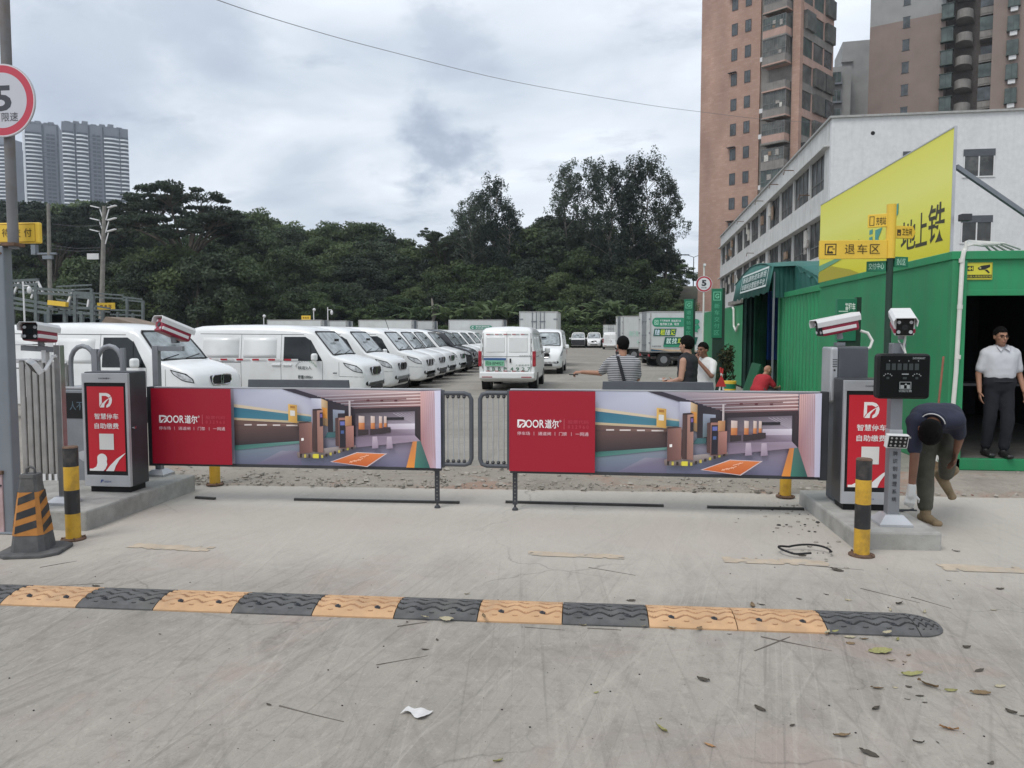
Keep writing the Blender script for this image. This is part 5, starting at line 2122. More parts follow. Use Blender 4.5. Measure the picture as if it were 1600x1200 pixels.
mb.bar((.05, Y0 + .05, 3.66), (1.65, Y0 + .3, 2.63), .05)
mb.obj('strut', M_['galv'], b)
mb = MB()
mb.bar((.05, Y1 - 1.5, 3.7), (1.5, Y1 - 1.5, 2.63), .05)
mb.obj('strut', M_['galv'], b)
q = thing('flood_light', 'small black flood light clamped on the near edge of the billboard', 'lamp', (XW + .05, Y0 - .03, 3.02))
mb = MB()
mb.box((-.02, -.12, -.03), (.1, -.02, .05))
mb.bar((.02, -.02, .0), (.02, .04, .02), .02)
mb.obj('housing', M_['dark_steel'], q, .006)

# corrugated container, tent and far containers


def corrugated(x, y0, y1, z0, z1, pitch=.28, depth=.036):
    mb = MB()
    ys = []
    y = y0
    while y < y1 - 1e-6:
        for f, d in ((0, 0), (.35, 0), (.5, 1), (.85, 1)):
            yy = y + f * pitch
            if yy < y1:
                ys.append((yy, d))
        y += pitch
    ys.append((y1, 0))
    vs, fs = [], []
    for yy, d in ys:
        vs += [(x + d * depth, yy, z0), (x + d * depth, yy, z1)]
    for i in range(len(ys) - 1):
        fs.append((2 * i, 2 * i + 1, 2 * i + 3, 2 * i + 2))
    mb.add(vs, fs)
    return mb


t = thing('shipping_container', 'bright green corrugated container between the billboard and the tent', 'container', (0, 0, 0))
corrugated(4.29, 15.55, 19.1, .12, 2.50).obj('side_wall', M_['green'], t)
mb = MB()
mb.box((4.34, 15.53, .0), (6.7, 15.58, 2.6))
mb.box((4.34, 19.06, .0), (6.7, 19.12, 2.6))
mb.box((4.3, 15.58, 2.56), (6.7, 19.06, 2.6))
mb.obj('body', M_['green'], t)
mb = MB()
for y in (15.5, 19.04):
    mb.box((4.24, y, 0), (4.40, y + .12, 2.62))
mb.box((4.25, 15.62, 2.5), (4.38, 19.04, 2.62))
mb.box((4.25, 15.62, 0), (4.38, 19.04, .13))
mb.obj('frame', M_['green'], t, .008)

t = thing('tent', 'green canvas tent with a white lettered valance over a dark opening', 'tent', (0, 0, 0))
CANV = mat('green_canvas', (.022, .12, .10), .7, var=.18, scale=2, bump=.25, bscale=9)
mb = MB()
ny_, nx_ = 40, 14
vs, fs = [], []
for j in range(ny_ + 1):
    for i in range(nx_ + 1):
        v, u = j / ny_, i / nx_
        y = 15.6 + v * 8.1
        x = 3.95 + u * 3.4
        arch = 3.22 + .32 * math.sin(math.pi * min(1, max(0, (y - 18.0) / 5.4))) if y > 18.3 else 3.24 - .60 * ((18.3 - y) / 2.7) ** 1.0
        if y < 18.6:
            x = 4.45 + u * 2.9
            arch += .05 * math.sin(y * 9 + u * 5) * (1 - u)
        z = arch - .10 * (1 - u) ** 2 + .03 * noise.noise(Vector((x * 2, y * 2, 0)))
        vs.append((x, y, z))
for j in range(ny_):
    for i in range(nx_):
        a_ = j * (nx_ + 1) + i
        fs.append((a_, a_ + 1, a_ + nx_ + 2, a_ + nx_ + 1))
mb.add(vs, fs, 0, True)
o = mb.obj('roof_canvas', CANV, t)
dr = MB()
vs2, fs2 = [], []
for k in range(31):
    y = 15.7 + k / 30 * 2.9
    zt_ = 3.24 - .60 * ((18.3 - min(y, 18.3)) / 2.7)
    vs2 += [(4.50 + .04 * math.sin(k * 1.3), y, 2.60), (4.46 + .02 * math.sin(k * 1.9), y, zt_ - .02)]
for k in range(30):
    fs2.append((2 * k, 2 * k + 1, 2 * k + 3, 2 * k + 2))
dr.add(vs2, fs2, 0, True)
dr.obj('side_drape', CANV, t)
o.modifiers.new('thick', 'SOLIDIFY').thickness = .012
mb = MB()
top, bot = [], []
for k in range(29):
    y = 18.5 + k / 28 * 4.9
    top.append((3.97, y, 3.13 + .32 * math.sin(math.pi * min(1, max(0, (y - 18.0) / 5.4)))))
    bot.append((3.86 + .015 * math.sin(k * 2.1), y, 2.60 + .025 * math.sin(k * 1.7) + (.02 if k % 2 else 0)))
vs = top + bot
mb.add(vs, [(i, i + 1, i + 30, i + 29) for i in range(28)], 0, True)
o = mb.obj('valance', CANV, t)
o.modifiers.new('thick', 'SOLIDIFY').thickness = .008
T = plane((3.83, 22.0, 2.745), (0, -1, 0), (.16, 0, 1), .0)
a = Art(T, .002)
wh = srgb(206, 214, 212)
a.frame(0, .02, 3.35, .50, .045, wh)
a.text('新能源物流车商用', (.2, .27, 3.15, .43), wh, .01)
a.text('车联网运营服务平台', (.2, .08, 3.15, .24), wh, .01)
a.obj('lettering', t)
mb = MB()
mb.box((4.0, 18.62, 0), (4.04, 18.66, 3.1))
mb.obj('tent_pole', M_['galv'], t)


def curtain(name, p, q, z0, z1, amp, fr, m):
    p, q = Vector((*p, 0)), Vector((*q, 0))
    d = (q - p)
    n = Vector((-d.y, d.x, 0)).normalized()
    mb = MB()
    vs, fs = [], []
    for k in range(121):
        c = p + d * k / 120 + n * amp * (math.sin(k * fr) + .4 * math.sin(k * fr * 2.3))
        vs += [(c.x, c.y, z0), (c.x, c.y, z1)]
    for k in range(120):
        fs.append((2 * k, 2 * k + 1, 2 * k + 3, 2 * k + 2))
    mb.add(vs, fs, 0, True)
    mb.obj(name, m, t)


TARP = mat('dark_green_tarp', (.010, .045, .035), .75, var=.4, scale=1.5)
curtain('back_curtain', (7.2, 18.7), (7.2, 23.6), .02, 3.6, .05, .8, TARP)
curtain('end_curtain', (4.2, 23.58), (7.2, 23.58), .02, 3.45, .035, 1.1, TARP)
curtain('end_curtain', (4.35, 19.2), (7.2, 19.2), .02, 3.3, .03, 1.1, TARP)
curtain('side_drape', (3.98, 18.63), (4.52, 18.63), 2.5, 3.2, .01, .9, CANV)
curtain('blue_curtain', (4.86, 23.3), (5.45, 23.3), .9, 2.9, .04, .9, mat('blue_tarp', (.012, .07, .30), .6, var=.35, scale=1.5))
curtain('green_strip_curtain', (4.5, 23.4), (4.86, 23.4), .6, 2.8, .03, .9, mat('mid_green_tarp', (.015, .12, .06), .7, var=.4, scale=1.5))

t = thing('shipping_container', 'flat sided green container beyond the tent with a white downpipe', 'container', (0, 0, 0))
mb = MB()
mb.box((4.3, 23.7, .05), (6.8, 33.5, 2.55))
mb.obj('body', M_['green'], t, .02)
mb = MB()
mb.tube([(4.24, 25.6, 2.5), (4.24, 25.4, 2.45), (4.24, 25.3, 1.9), (4.24, 24.9, 1.75), (4.24, 24.5, 1.95)], .035, 8)
mb.obj('downpipe', M_['cable_white'], t)
mb = MB()
mb.box((4.25, 24.2, 2.60), (5.2, 26.6, 2.72))
mb.obj('roof_slab', M_['pole_concrete'], t)

# green sign pillars


def totem(px, Y, wd, txt, label, ztop=2.8):
    x = PY(px, 500, Y).x
    t = thing('sign_pillar', label, 'sign', (x, Y, 0), 0, 'green sign pillars')
    w = wd / 2
    mb = MB()
    mb.box((-w, 0, 1.55), (w, .10, ztop))
    mb.obj('sign_box', M_['green_sign'], t, .006)
    mb = MB()
    mb.box((w, .02, 0), (w + .07, .12, ztop + .02))
    mb.box((-w * .75, .02, 0), (w, .08, 1.55))
    mb.box((-w, 0, -.0), (w + .07, .16, .03))
    mb.obj('post', mat('very_dark_green', (.010, .035, .022), .5), t)
    a = Art(FRONT((0, -.001, 0)))
    lt = srgb(120, 196, 160)
    if txt != '租车':
        a.frame(-w * .72, ztop - .30, w * .72, ztop - .08, .018, lt)
        a.text('G', (-w * .38, ztop - .25, w * .38, ztop - .13), lt, .03)
        n = len(txt)
        st = (ztop - .36 - 1.6) / n
        for i, ch in enumerate(txt):
            z = ztop - .38 - i * st
            a.text(ch, (-w * .5, z - st * .72, w * .5, z), lt if 0 else srgb(90, 176, 140))
    else:
        a.text('智租车', (-w * .2, ztop - .17, w * .85, ztop - .06), srgb(214, 226, 220), .03)
        a.rect(-w * .85, ztop - .19, w * .1, ztop - .175, srgb(190, 214, 200))
    a.obj('lettering', t)
    return t


totem(1076, 26.0, .29, '退车验车区', 'farther narrow green sign pillar in front of the lettered truck')
totem(1120, 20.0, .26, '新车交付区', 'nearer green sign pillar with a white G emblem by the potted plant')
totem(1323, 11.6, .27, '租车', 'low green sign pillar against the near container wall above the white camera', 2.16)

# round limit sign on its thin pole, with a little camera on top
t = thing('speed_limit_sign', 'small round five limit sign on a thin white pole by the far container', 'sign', (PY(1100, 446, 30).x, 30, 0), 0, 'round speed limit signs')
mb = MB()
mb.cyl((0, .05, 0), (0, .05, 4.25), .035, .03, 10)
mb.obj('pole', M_['cable_white'], t)
mb = MB()
mb.cyl((0, 0, 3.55), (0, .015, 3.55), .31, .31, 40)
mb.obj('disc', M_['alu_light'], t)
a = Art(FRONT((0, -.002, 3.55)), .001)
a.disc(0, 0, .30, srgb(206, 198, 200), 40)
a.disc(0, 0, .29, srgb(170, 50, 66), 40)
a.disc(0, 0, .23, srgb(210, 208, 210), 40)
a.text('5', (-.09, -.08, .09, .15), srgb(34, 36, 44), .05)
a.text('限速', (-.10, -.17, .10, -.11), srgb(50, 50, 56))
a.obj('sign_face', t)
mb = MB()
mb.box((-.04, -.10, 4.22), (.05, .06, 4.31))
mb.obj('camera_head', M_['white_plastic'], t, .01)

# finger post with yellow and green blades
px0 = PY(1387, 520, 10.0)
t = thing('finger_post', 'finger post with yellow and green direction blades in front of the billboard', 'signpost', (px0.x, 10.0, 0))
mb = MB()
mb.cyl((0, 0, 0), (0, 0, 2.58), .040, .040, 20)
mb.obj('lower_pole', mat('very_dark_green', (.010, .035, .022), .5), t)
mb = MB()
mb.cyl((0, 0, 2.58), (0, 0, 3.235), .056, .056, 20)
mb.obj('upper_pole', M_['yellow_sign'], t)


def blade(name, x0, x1, z0, z1, rz, m, arts, tip=0.0):
    T = Matrix.Rotation(rz, 4, 'Z')
    mb = MB()
    s_ = 1 if x1 > x0 else -1
    pl = [(x0, z0), (x1 - s_ * tip, z0), (x1, (z0 + z1) / 2 if tip else z0), (x1 - s_ * tip, z1), (x0, z1)]
    mb.prism(pl, -.035, .005, 'y', 0, None, T)
    o = mb.obj(name, m, t, .004)
    a = Art(T @ FRONT((0, -.036, 0)), .0008)
    arts(a)
    a.obj('lettering', o)


bk = srgb(60, 48, 10)


def art1(a):
    a.frame(-.80, 2.62, -.66, 2.76, .012, bk)
    a.poly([(-.775, 2.64), (-.76, 2.73), (-.70, 2.73), (-.70, 2.715), (-.745, 2.715), (-.755, 2.66), (-.70, 2.66), (-.70, 2.64)], bk)
    a.disc(-.72, 2.655, .014, bk, 14)
    a.disc(-.752, 2.655, .014, bk, 14)
    a.poly([(-.71, 2.70), (-.68, 2.70), (-.68, 2.69), (-.71, 2.69)], bk)
    for i, ch in enumerate('退车区'):
        a.text(ch, (-.56 + i * .15, 2.635, -.44 + i * .15, 2.75), bk)


blade('direction_blade', -.05, -.86, 2.575, 2.80, R(3), M_['yellow_sign'], art1)


def art2(a):
    a.frame(-.24, 2.985, -.185, 3.10, .008, bk)
    a.text('充电站', (-.165, 2.99, -.055, 3.09), bk, .01)


blade('direction_blade', -.04, -.26, 2.965, 3.125, R(-22), M_['yellow_sign'], art2)


def art3(a):
    a.rect(.06, 2.855, .115, 2.93, bk)
    a.rect(.075, 2.87, .10, 2.885, srgb(214, 168, 40))
    a.text('卫生间', (.13, 2.86, .27, 2.945), bk, .01)


blade('direction_blade', .04, .33, 2.825, 2.975, R(20), M_['yellow_sign'], art3, .04)
wt_ = srgb(190, 226, 206)
blade('direction_blade', -.04, -.26, 2.425, 2.55, R(-24), M_['green_sign'], lambda a: a.text('交付中心', (-.235, 2.45, -.06, 2.53), wt_, .005))
blade('direction_blade', .04, .24, 2.475, 2.60, R(22), M_['green_sign'], lambda a: a.text('办公区', (.07, 2.495, .20, 2.58), wt_, .005))

# ------------------------------------------------------------------ white factory building
PLAST = mat('dirty_white_plaster', (.56, .56, .55), .9, var=.10, scale=1.2, bump=.4, bscale=5, streak=.55, dirt=(.24, .225, .20), dirt_amt=.0)
PLAST2 = mat('rough_white_render', (.64, .645, .65), .92, var=.06, scale=5, bump=.5, bscale=9, streak=.16, dirt=(.40, .39, .375), dirt_amt=.25, dscale=.45)
OLDGL = mat('grimy_factory_glass', (.055, .057, .057), .35, var=.6, scale=1.1, spec=.35, dirt=(.28, .28, .265), dirt_amt=.55, dscale=.9)
WFR = mat('old_window_frame', (.16, .16, .155), .6, var=.2)
fA, fB = PZ(1300, 185, 12.4), PZ(1126, 371, 12.4)
fdir = Vector((fB.x - fA.x, fB.y - fA.y, 0))
flen = fdir.length
frz = math.atan2(fdir.y, fdir.x) - R(90)                  # local +y runs along the facade
t = thing('factory_building', 'long white stained factory building with ribbon windows', 'building', (fA.x, fA.y, 0), frz)
HB = fA.z
mb = MB()
rows = ((2.3, 4.3), (5.75, 7.75), (9.15, 11.1))
zs = [0] + [z for r_ in rows for z in r_] + [HB]
for i in range(0, len(zs), 2):                            # solid bands
    mb.box((0, .35, zs[i]), (.3, flen, zs[i + 1]))
bay = 4.3
nb = int(flen / bay)
for k in range(nb + 1):
    y = min(.35 + k * bay, flen - .4)
    w_ = .95 if k in (0, 4, 8) else .16
    mb.box((-.004, y, 0), (.296, y + w_, HB - .02))
mb.obj('side_wall', PLAST, t)
mb = MB()
mb.box((0, .0, 0), (34, .35, HB))
mb.obj('front_wall', PLAST2, t)
mb = MB()
mb.box((-.12, -.12, HB), (34, flen, HB + .1))
mb.box((.3, .35, HB - 1.3), (34, flen, HB - 1.2))
mb.obj('roof', mat('roof_edge', (.34, .34, .33), .8, var=.15), t)
mb = MB()
mb.box((5, 5, HB + .1), (12, 14, HB + .55))
mb.obj('roof_curb', PLAST, t)
for z in (4.3, 7.75, 11.1):
    mb = MB()
    mb.box((-.28, .3, z), (-.005, flen, z + .07))
    mb.obj('sun_ledge', PLAST, t)
proto = None
for ri, (z0, z1) in enumerate(rows):
    for k in range(nb):
        y = .35 + k * bay + .16
        if proto is None:
            mb = MB()
            L_ = bay - .16
            mb.box((.16, 0, 0), (.18, L_, z1 - z0))
            proto = mb.obj('window', OLDGL, t)
            q = MB()
            for j in range(5):
                yy = j * L_ / 4
                q.box((.12, yy - .025, 0), (.16, yy + .025, z1 - z0))
            q.box((.12, 0, .62), (.155, L_, .67))
            q.obj('window_frame', WFR, proto)
            o = proto
        else:
            o = copy_tree(proto, parent=t)
        o.location = (0, y, z0)
        o.scale = (1, 1, (z1 - z0) / 2.0 * (1 if ri else 1))
CLOTH = [mat('laundry_%d' % 0, (.5, .48, .44), .9, var=.2), mat('faded_rag', (.30, .28, .26), .9, var=.3), mat('brown_rag', (.24, .17, .12), .9, var=.3)]
for i in range(40):                                       # rags, pipes and boxes hung out of the windows
    ri = rnd.choice((0, 0, 1, 1, 1, 2))
    y = rnd.uniform(1.5, flen - 2)
    z = rows[ri][0] + rnd.uniform(.2, 1.1)
    q = MB()
    w_, h_ = rnd.uniform(.3, .8), rnd.uniform(.4, 1.0)
    q.box((-.05 - rnd.uniform(0, .12), y, z), (.0, y + w_, z + h_))
    q.obj('window_clutter', rnd.choice(CLOTH), t)
for y, z in ((4.5, 9.4), (9, 11.7), (14, 11.8), (20, 11.7), (24, 8.2), (11, 5.2), (30, 11.6)):
    q = MB()
    q.tube([(0, y, z), (-.55, y, z + .02), (-.6, y + .02, z - .25)], .03, 6)
    q.obj('pipe_stub', M_['rust'], t)
for x, z in ((6.18, 9.35), (6.18, 6.15), (3.4, 9.75), (10.2, 9.35), (10.2, 6.0), (14, 9.35), (14, 6.0), (6.4, 2.7), (18, 9.35), (18, 6.0)):
    w_ = .62 if x == 3.4 else 1.40
    h_ = .9 if x == 3.4 else 1.3
    mb = MB()
    mb.box((x, -.012, z), (x + w_, -.003, z + h_))
    o = mb.obj('window', OLDGL, t)
    q = MB()
    q.box((x - .05, -.05, z - .06), (x + w_ + .05, -.012, z))
    q.box((x + w_ / 2 - .03, -.03, z), (x + w_ / 2 + .03, -.012, z + h_))
    q.box((x, -.03, z), (x + .05, -.012, z + h_))
    q.box((x + w_ - .05, -.03, z), (x + w_, -.012, z + h_))
    q.obj('window_frame', M_['white_plastic'], o)
    q = MB()
    q.box((x - .02, -.035, z + h_ * .74), (x + w_ + .02, -.013, z + h_))
    q.obj('blind', M_['grey_coat'], o)
mb = MB()
mb.cyl((1.95, -.006, 11.6), (1.95, .02, 11.6), .1, .1, 14)
mb.obj('drain_hole', M_['black_plastic'], t)

# ------------------------------------------------------------------ tall buildings


def brick_mat(name, c1, c2, mort, sx=.42, sy=.14):
    m = bpy.data.materials.new(name)
    m.use_nodes = True
    tt = m.node_tree
    b = tt.nodes['Principled BSDF']
    N, L = tt.nodes.new, tt.links.new
    b.inputs['Roughness'].default_value = .85
    tc = N('ShaderNodeTexCoord')
    se = N('ShaderNodeSeparateXYZ')
    L(tc.outputs['Object'], se.inputs[0])
    ad = N('ShaderNodeMath')
    L(se.outputs[0], ad.inputs[0])
    L(se.outputs[1], ad.inputs[1])
    co = N('ShaderNodeCombineXYZ')
    L(ad.outputs[0], co.inputs[0])
    L(se.outputs[2], co.inputs[1])
    br = N('ShaderNodeTexBrick')
    br.inputs['Color1'].default_value = (*c1, 1)
    br.inputs['Color2'].default_value = (*c2, 1)
    br.inputs['Mortar'].default_value = (*mort, 1)
    br.inputs['Scale'].default_value = 1
    br.inputs['Mortar Size'].default_value = .018
    br.inputs['Brick Width'].default_value = sx
    br.inputs['Row Height'].default_value = sy
    L(co.outputs[0], br.inputs['Vector'])
    nz = N('ShaderNodeTexNoise')
    nz.inputs['Scale'].default_value = .35
    nz.inputs['Detail'].default_value = 6
    mp = N('ShaderNodeMapping')
    mp.inputs['Scale'].default_value = (1, 1, .35)
    L(tc.outputs['Object'], mp.inputs[0])
    L(mp.outputs[0], nz.inputs['Vector'])
    r = N('ShaderNodeValToRGB')
    r.color_ramp.elements[0].position = .3
    r.color_ramp.elements[0].color = (.74, .74, .74, 1)
    r.color_ramp.elements[1].position = .7
    r.color_ramp.elements[1].color = (1.1, 1.1, 1.1, 1)
    L(nz.outputs['Fac'], r.inputs[0])
    mx = N('ShaderNodeMix')
    mx.data_type = 'RGBA'
    mx.blend_type = 'MULTIPLY'
    mx.inputs[0].default_value = 1
    L(br.outputs['Color'], mx.inputs[6])
    L(r.outputs[0], mx.inputs[7])
    L(mx.outputs[2], b.inputs['Base Color'])
    return m


BRICK = brick_mat('salmon_brick_tile', (.385, .24, .185), (.435, .285, .225), (.36, .235, .19), .6, .3)
CAGE = mat('balcony_cage_glass', (.085, .088, .082), .4, var=.5, scale=.9, dirt=(.19, .18, .165), dirt_amt=.6, dscale=.7)
CAGE2 = mat('balcony_green_glass', (.065, .085, .078), .3, var=.5, scale=.9, dirt=(.16, .17, .16), dirt_amt=.5, dscale=.7)
PARA = mat('weathered_parapet', (.22, .205, .19), .85, var=.2, scale=.8, streak=.45, dirt=(.10, .09, .08))
PINKC = mat('pink_concrete', (.40, .27, .225), .85, var=.12, scale=.8, streak=.3, dirt=(.2, .14, .12))
TWIN = mat('tower_window_glass', (.055, .065, .07), .15, var=.6, scale=1.0, spec=.7)
HOOD = mat('dark_hood', (.06, .06, .065), .7)

t = thing('apartment_tower', 'tall salmon brick apartment tower with caged balconies', 'building', (23.75, 98.75, 0), R(-39))
FH, NF = 3.16, 17
mb = MB()
mb.box((-13.7, .0, 0), (-5.2, 9.2, FH * NF))
mb.obj('brick_wall', BRICK, t)
mb = MB()
mb.box((-5.2, .25, 0), (-.6, 9.2, FH * NF))
mb.obj('core', PARA, t)
mb = MB()
mb.box((-.95, -.05, 0), (.02, .75, FH * NF))
mb.obj('corner_pier', BRICK, t)
mb = MB()
for y in (3.2, 6.3, 9.0):
    mb.box((-.6, y, 0), (.06, y + .28, FH * NF))
mb.obj('facade_columns', PINKC, t)
win = None
z00 = 43.9 - 13 * FH
for k in range(NF):
    for x in (-8.8, -6.9):
        zc = z00 + k * FH - .65
        if zc < .5 or zc > FH * NF - 2:
            continue
        if win is None:
            mb = MB()
            mb.box((-.36, -.04, 0), (.36, .02, 1.35))
            win = mb.obj('window', TWIN, t)
            q = MB()
            q.box((-.42, -.06, -.07), (.42, -.045, .0))
            q.box((-.42, -.06, 1.35), (.42, -.045, 1.42))
            q.box((-.42, -.06, 0), (-.36, -.045, 1.35))
            q.box((.36, -.06, 0), (.42, -.045, 1.35))
            q.box((-.02, -.055, 0), (.02, -.041, 1.35))
            q.obj('window_frame', HOOD, win)
            o = win
        else:
            o = copy_tree(win, parent=t)
        o.location = (x, 0, zc)
    if k % 3 == 1:
        q = MB()
        q.box((-9.5, -.45, z00 + k * FH + .9), (-8.4, -.02, z00 + k * FH + .96))
        q.obj('window_hood', HOOD, t)
    # corner balcony standing out from the wall, mostly caged in
    z = k * FH
    r_ = rnd.random()
    dp = -1.45 + rnd.choice((0, 0, .15, .3))
    x0_, x1_ = -4.15, -1.15
    mb = MB()
    mb.box((x0_ - .06, dp - .06, z - .16), (x1_ + .06, .25, z + .02))
    bl_ = mb.obj('balcony', PINKC if r_ < .55 else PARA, t)
    mb = MB()
    mb.box((x0_, dp, z + .02), (x1_, dp + .1, z + .92))
    mb.box((x1_ - .1, dp + .1, z + .02), (x1_, .2, z + .92))
    mb.box((x0_, dp + .1, z + .02), (x0_ + .1, .2, z + .92))
    mb.obj('parapet', PARA if r_ < .8 else PINKC, bl_)
    if k % 6 != 4:
        mb = MB()
        cm = CAGE if rnd.random() < .75 else CAGE2
        top = z + FH - (.18 if r_ < .7 else .75)
        mb.box((x0_ + .04, dp + .03, z + .92), (x1_ - .04, dp + .07, top))
        mb.box((x1_ - .07, dp + .07, z + .92), (x1_ - .03, .2, top))
        mb.box((x0_ + .03, dp + .07, z + .92), (x0_ + .07, .2, top))
        mb.obj('balcony_cage', cm, bl_)
        mb = MB()
        st = rnd.choice((.22, .32, .5, .75))
        n_ = int((x1_ - x0_) / st)
        for j in range(n_ + 1):
            x = x0_ + j * (x1_ - x0_ - .03) / n_
            mb.box((x, dp - .02, z + .92), (x + .03, dp + .005, top))
        for j in range(int(1.3 / st) + 1):
            y = dp + .02 + j * st
            mb.box((x1_ - .005, y, z + .92), (x1_ + .02, y + .03, top))
        for zz in (.95, 1.55, top - z - .05):
            mb.box((x0_, dp - .03, z + zz), (x1_ + .02, dp - .021, z + zz + .04))
        mb.obj('cage_bars', mat('cage_bars', (.20, .20, .195), .5, .3, var=.3), bl_)
    if r_ > .75 or k % 6 == 4:
        q = MB()
        q.box((x0_ - .1, dp - .12, z + FH - .26), (x1_ + .12, dp + .25, z + FH - .2))
        q.obj('awning', M_['pole_concrete'], bl_)
    for j in range(rnd.choice((0, 1, 2, 3))):
        q = MB()
        x, zz = rnd.uniform(x0_ + .1, x1_ - .7), z + rnd.uniform(.9, 1.8)
        q.box((x, dp - .05, zz), (x + rnd.uniform(.25, .6), dp - .035, zz + rnd.uniform(.3, .8)))
        q.obj('hung_washing', rnd.choice(CLOTH), bl_)
    if rnd.random() < .5:
        q = MB()
        x = rnd.uniform(-5.1, -4.9)
        q.box((x, -.40, z + .9), (x + .7, -.02, z + 1.45))
        q.obj('air_conditioner', M_['white_plastic'], t)
    # right facade: slab band, glazing, cages
    mb = MB()
    mb.box((-.6, .75, z - .2), (.10, 9.0, z + .75))
    sb = mb.obj('facade_band', PINKC if k % 2 else PARA, t)
    for y0, y1 in ((.8, 3.2), (3.48, 6.3), (6.58, 9.0)):
        mb = MB()
        d_ = rnd.choice((0, 0, .5))
        mb.box((-.3, y0, z + .75), (-.02 + d_, y1, z + FH - .2))
        mb.obj('facade_glazing', rnd.choice((CAGE, CAGE, CAGE2, TWIN)), t)
    if k % 2:
        q = MB()
        q.box((-14.25, 1.2, z + .6), (-13.7, 3.2, z + .68))
        q.box((-14.2, 1.25, z + .68), (-14.17, 3.15, z + 1.5))
        q.box((-14.35, 1.2, z + 1.9), (-13.7, 3.2, z + 1.95))
        q.obj('side_ledge', M_['pole_concrete'], t)
    q = MB()
    q.box((-13.98, 1.0, z + .2), (-13.7, 8.0, z + 2.4))
    q.obj('side_bay', CAGE, t)

GBR = mat('greige_tower_tile', (.24, .185, .16), .85, var=.10, scale=.4, streak=.1, dirt=(.14, .11, .1))
GGR = mat('grey_tower_tile', (.30, .30, .295), .85, var=.10, scale=.4, streak=.12, dirt=(.17, .17, .17))
p0 = Vector((37.2, 115.6, 0))
t = thing('apartment_tower', 'brown and grey apartment tower with green bay windows at the right edge', 'building', (p0.x, p0.y, 0), R(-28))
HT2 = 66
mb = MB()
mb.box((0, 0, 0), (9.3, 14, 44.5))
mb.obj('brown_wall', GBR, t)
mb = MB()
mb.box((0, 0, 44.5), (9.3, 14, HT2))
mb.box((14.7, -.02, 49), (30, 14, HT2))
mb.obj('grey_wall', GGR, t)
mb = MB()
mb.box((14.7, 0, 0), (30, 14, 49))
mb.obj('brown_wall', GBR, t)
mb = MB()
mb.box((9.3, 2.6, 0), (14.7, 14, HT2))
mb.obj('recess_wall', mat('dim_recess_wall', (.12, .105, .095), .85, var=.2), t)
ACW = M_['white_plastic']
wp = bp_ = None
for k in range(21):
    z = 1.2 + k * 3.02
    mb = MB()
    if wp is None:
        mb.box((-.42, -.03, 0), (.42, .02, 1.4))
        wp = mb.obj('window', TWIN, t)
        q = MB()
        q.box((-.5, -.05, -.08), (.5, -.032, 0))
        q.box((-.5, -.05, 1.4), (.5, -.032, 1.46))
        q.box((-.02, -.045, 0), (.02, -.031, 1.4))
        q.obj('window_frame', HOOD, wp)
        o = wp
    else:
        o = copy_tree(wp, parent=t)
    o.location = (4.6, 0, z)
    mb = MB()
    mb.box((8.9, -.7, z), (10.3, .1, z + 1.75))
    o = mb.obj('bay_window', CAGE2, t)
    q = MB()
    q.box((8.8, -.8, z - .12), (10.4, .1, z))
    q.box((8.8, -.8, z + 1.75), (10.4, .1, z + 1.83))
    for x in (8.9, 9.6, 10.25):
        q.box((x, -.74, z), (x + .05, -.705, z + 1.75))
    q.obj('bay_frame', mat('bay_frame_paint', (.045, .065, .055), .5), o)
    mb = MB()
    cx, cy = 11.45, .7
    ring = [(cx + 1.0 * math.cos(q_), cy + 1.5 * math.sin(q_)) for q_ in [math.pi + math.pi * i / 14 for i in range(15)]] + [(cx + 1.0, 2.6), (cx - 1.0, 2.6)]
    mb.prism(ring, z - .35, z + .75, 'z')
    mb.obj('round_balcony', PARA, t)
    mb = MB()
    mb.box((13.2, .9, z - .1), (14.9, 2.6, z + .12))
    mb.box((13.2, .85, z + .12), (14.9, .9, z + .9))
    mb.obj('balcony', PARA, t)
    mb = MB()
    mb.box((13.2, .9, z + 1.0), (14.9, .95, z + 2.7)) if k % 3 else mb.box((13.3, 2.4, z + .2), (14.8, 2.5, z + 2.4))
    mb.obj('balcony_glazing', CAGE2 if k % 2 else TWIN, t)
    mb = MB()
    mb.box((16.3, -.5, z - .1), (17.6, .02, z + 1.7))
    o = mb.obj('bay_window', CAGE2, t)
    q = MB()
    for x in (16.3, 16.95, 17.55):
        q.box((x, -.54, z - .1), (x + .05, -.505, z + 1.7))
    q.box((16.25, -.56, z - .2), (17.65, .0, z - .1))
    q.obj('bay_frame', mat('bay_frame_paint', (.045, .065, .055), .5), o)
    q = MB()
    q.box((16.6, -.4, z - .75), (17.4, -.02, z - .22))
    q.obj('air_conditioner', ACW, t)
    mb = MB()
    mb.box((21, -.03, z), (23, .0, z + 1.5))
    mb.obj('window', TWIN, t)
p0 = Vector((36.8, 136.5, 0))
t = thing('apartment_tower', 'plain grey stepped tower in the gap between the brick and brown towers', 'building', (p0.x, p0.y, 0), R(-8))
mb = MB()
mb.box((0, 0, 0), (4.2, 10, 46))
mb.box((3.2, 3, 0), (9, 12, 51))
mb.box((3.0, 2.4, 47.5), (4.8, 3.2, 47.9))
mb.obj('wall', GGR, t)
for k in range(15):
    z = 1.0 + k * 3.02
    mb = MB()
    mb.box((.5, -.6, z), (2.6, .05, z + 1.7))
    o = mb.obj('bay_window', CAGE2, t)
    q = MB()
    q.box((.4, -.7, z - .3), (2.8, .05, z))
    for x in (.5, 1.2, 1.9, 2.55):
        q.box((x, -.65, z), (x + .06, -.605, z + 1.7))
    q.obj('bay_frame', M_['galv'], o)

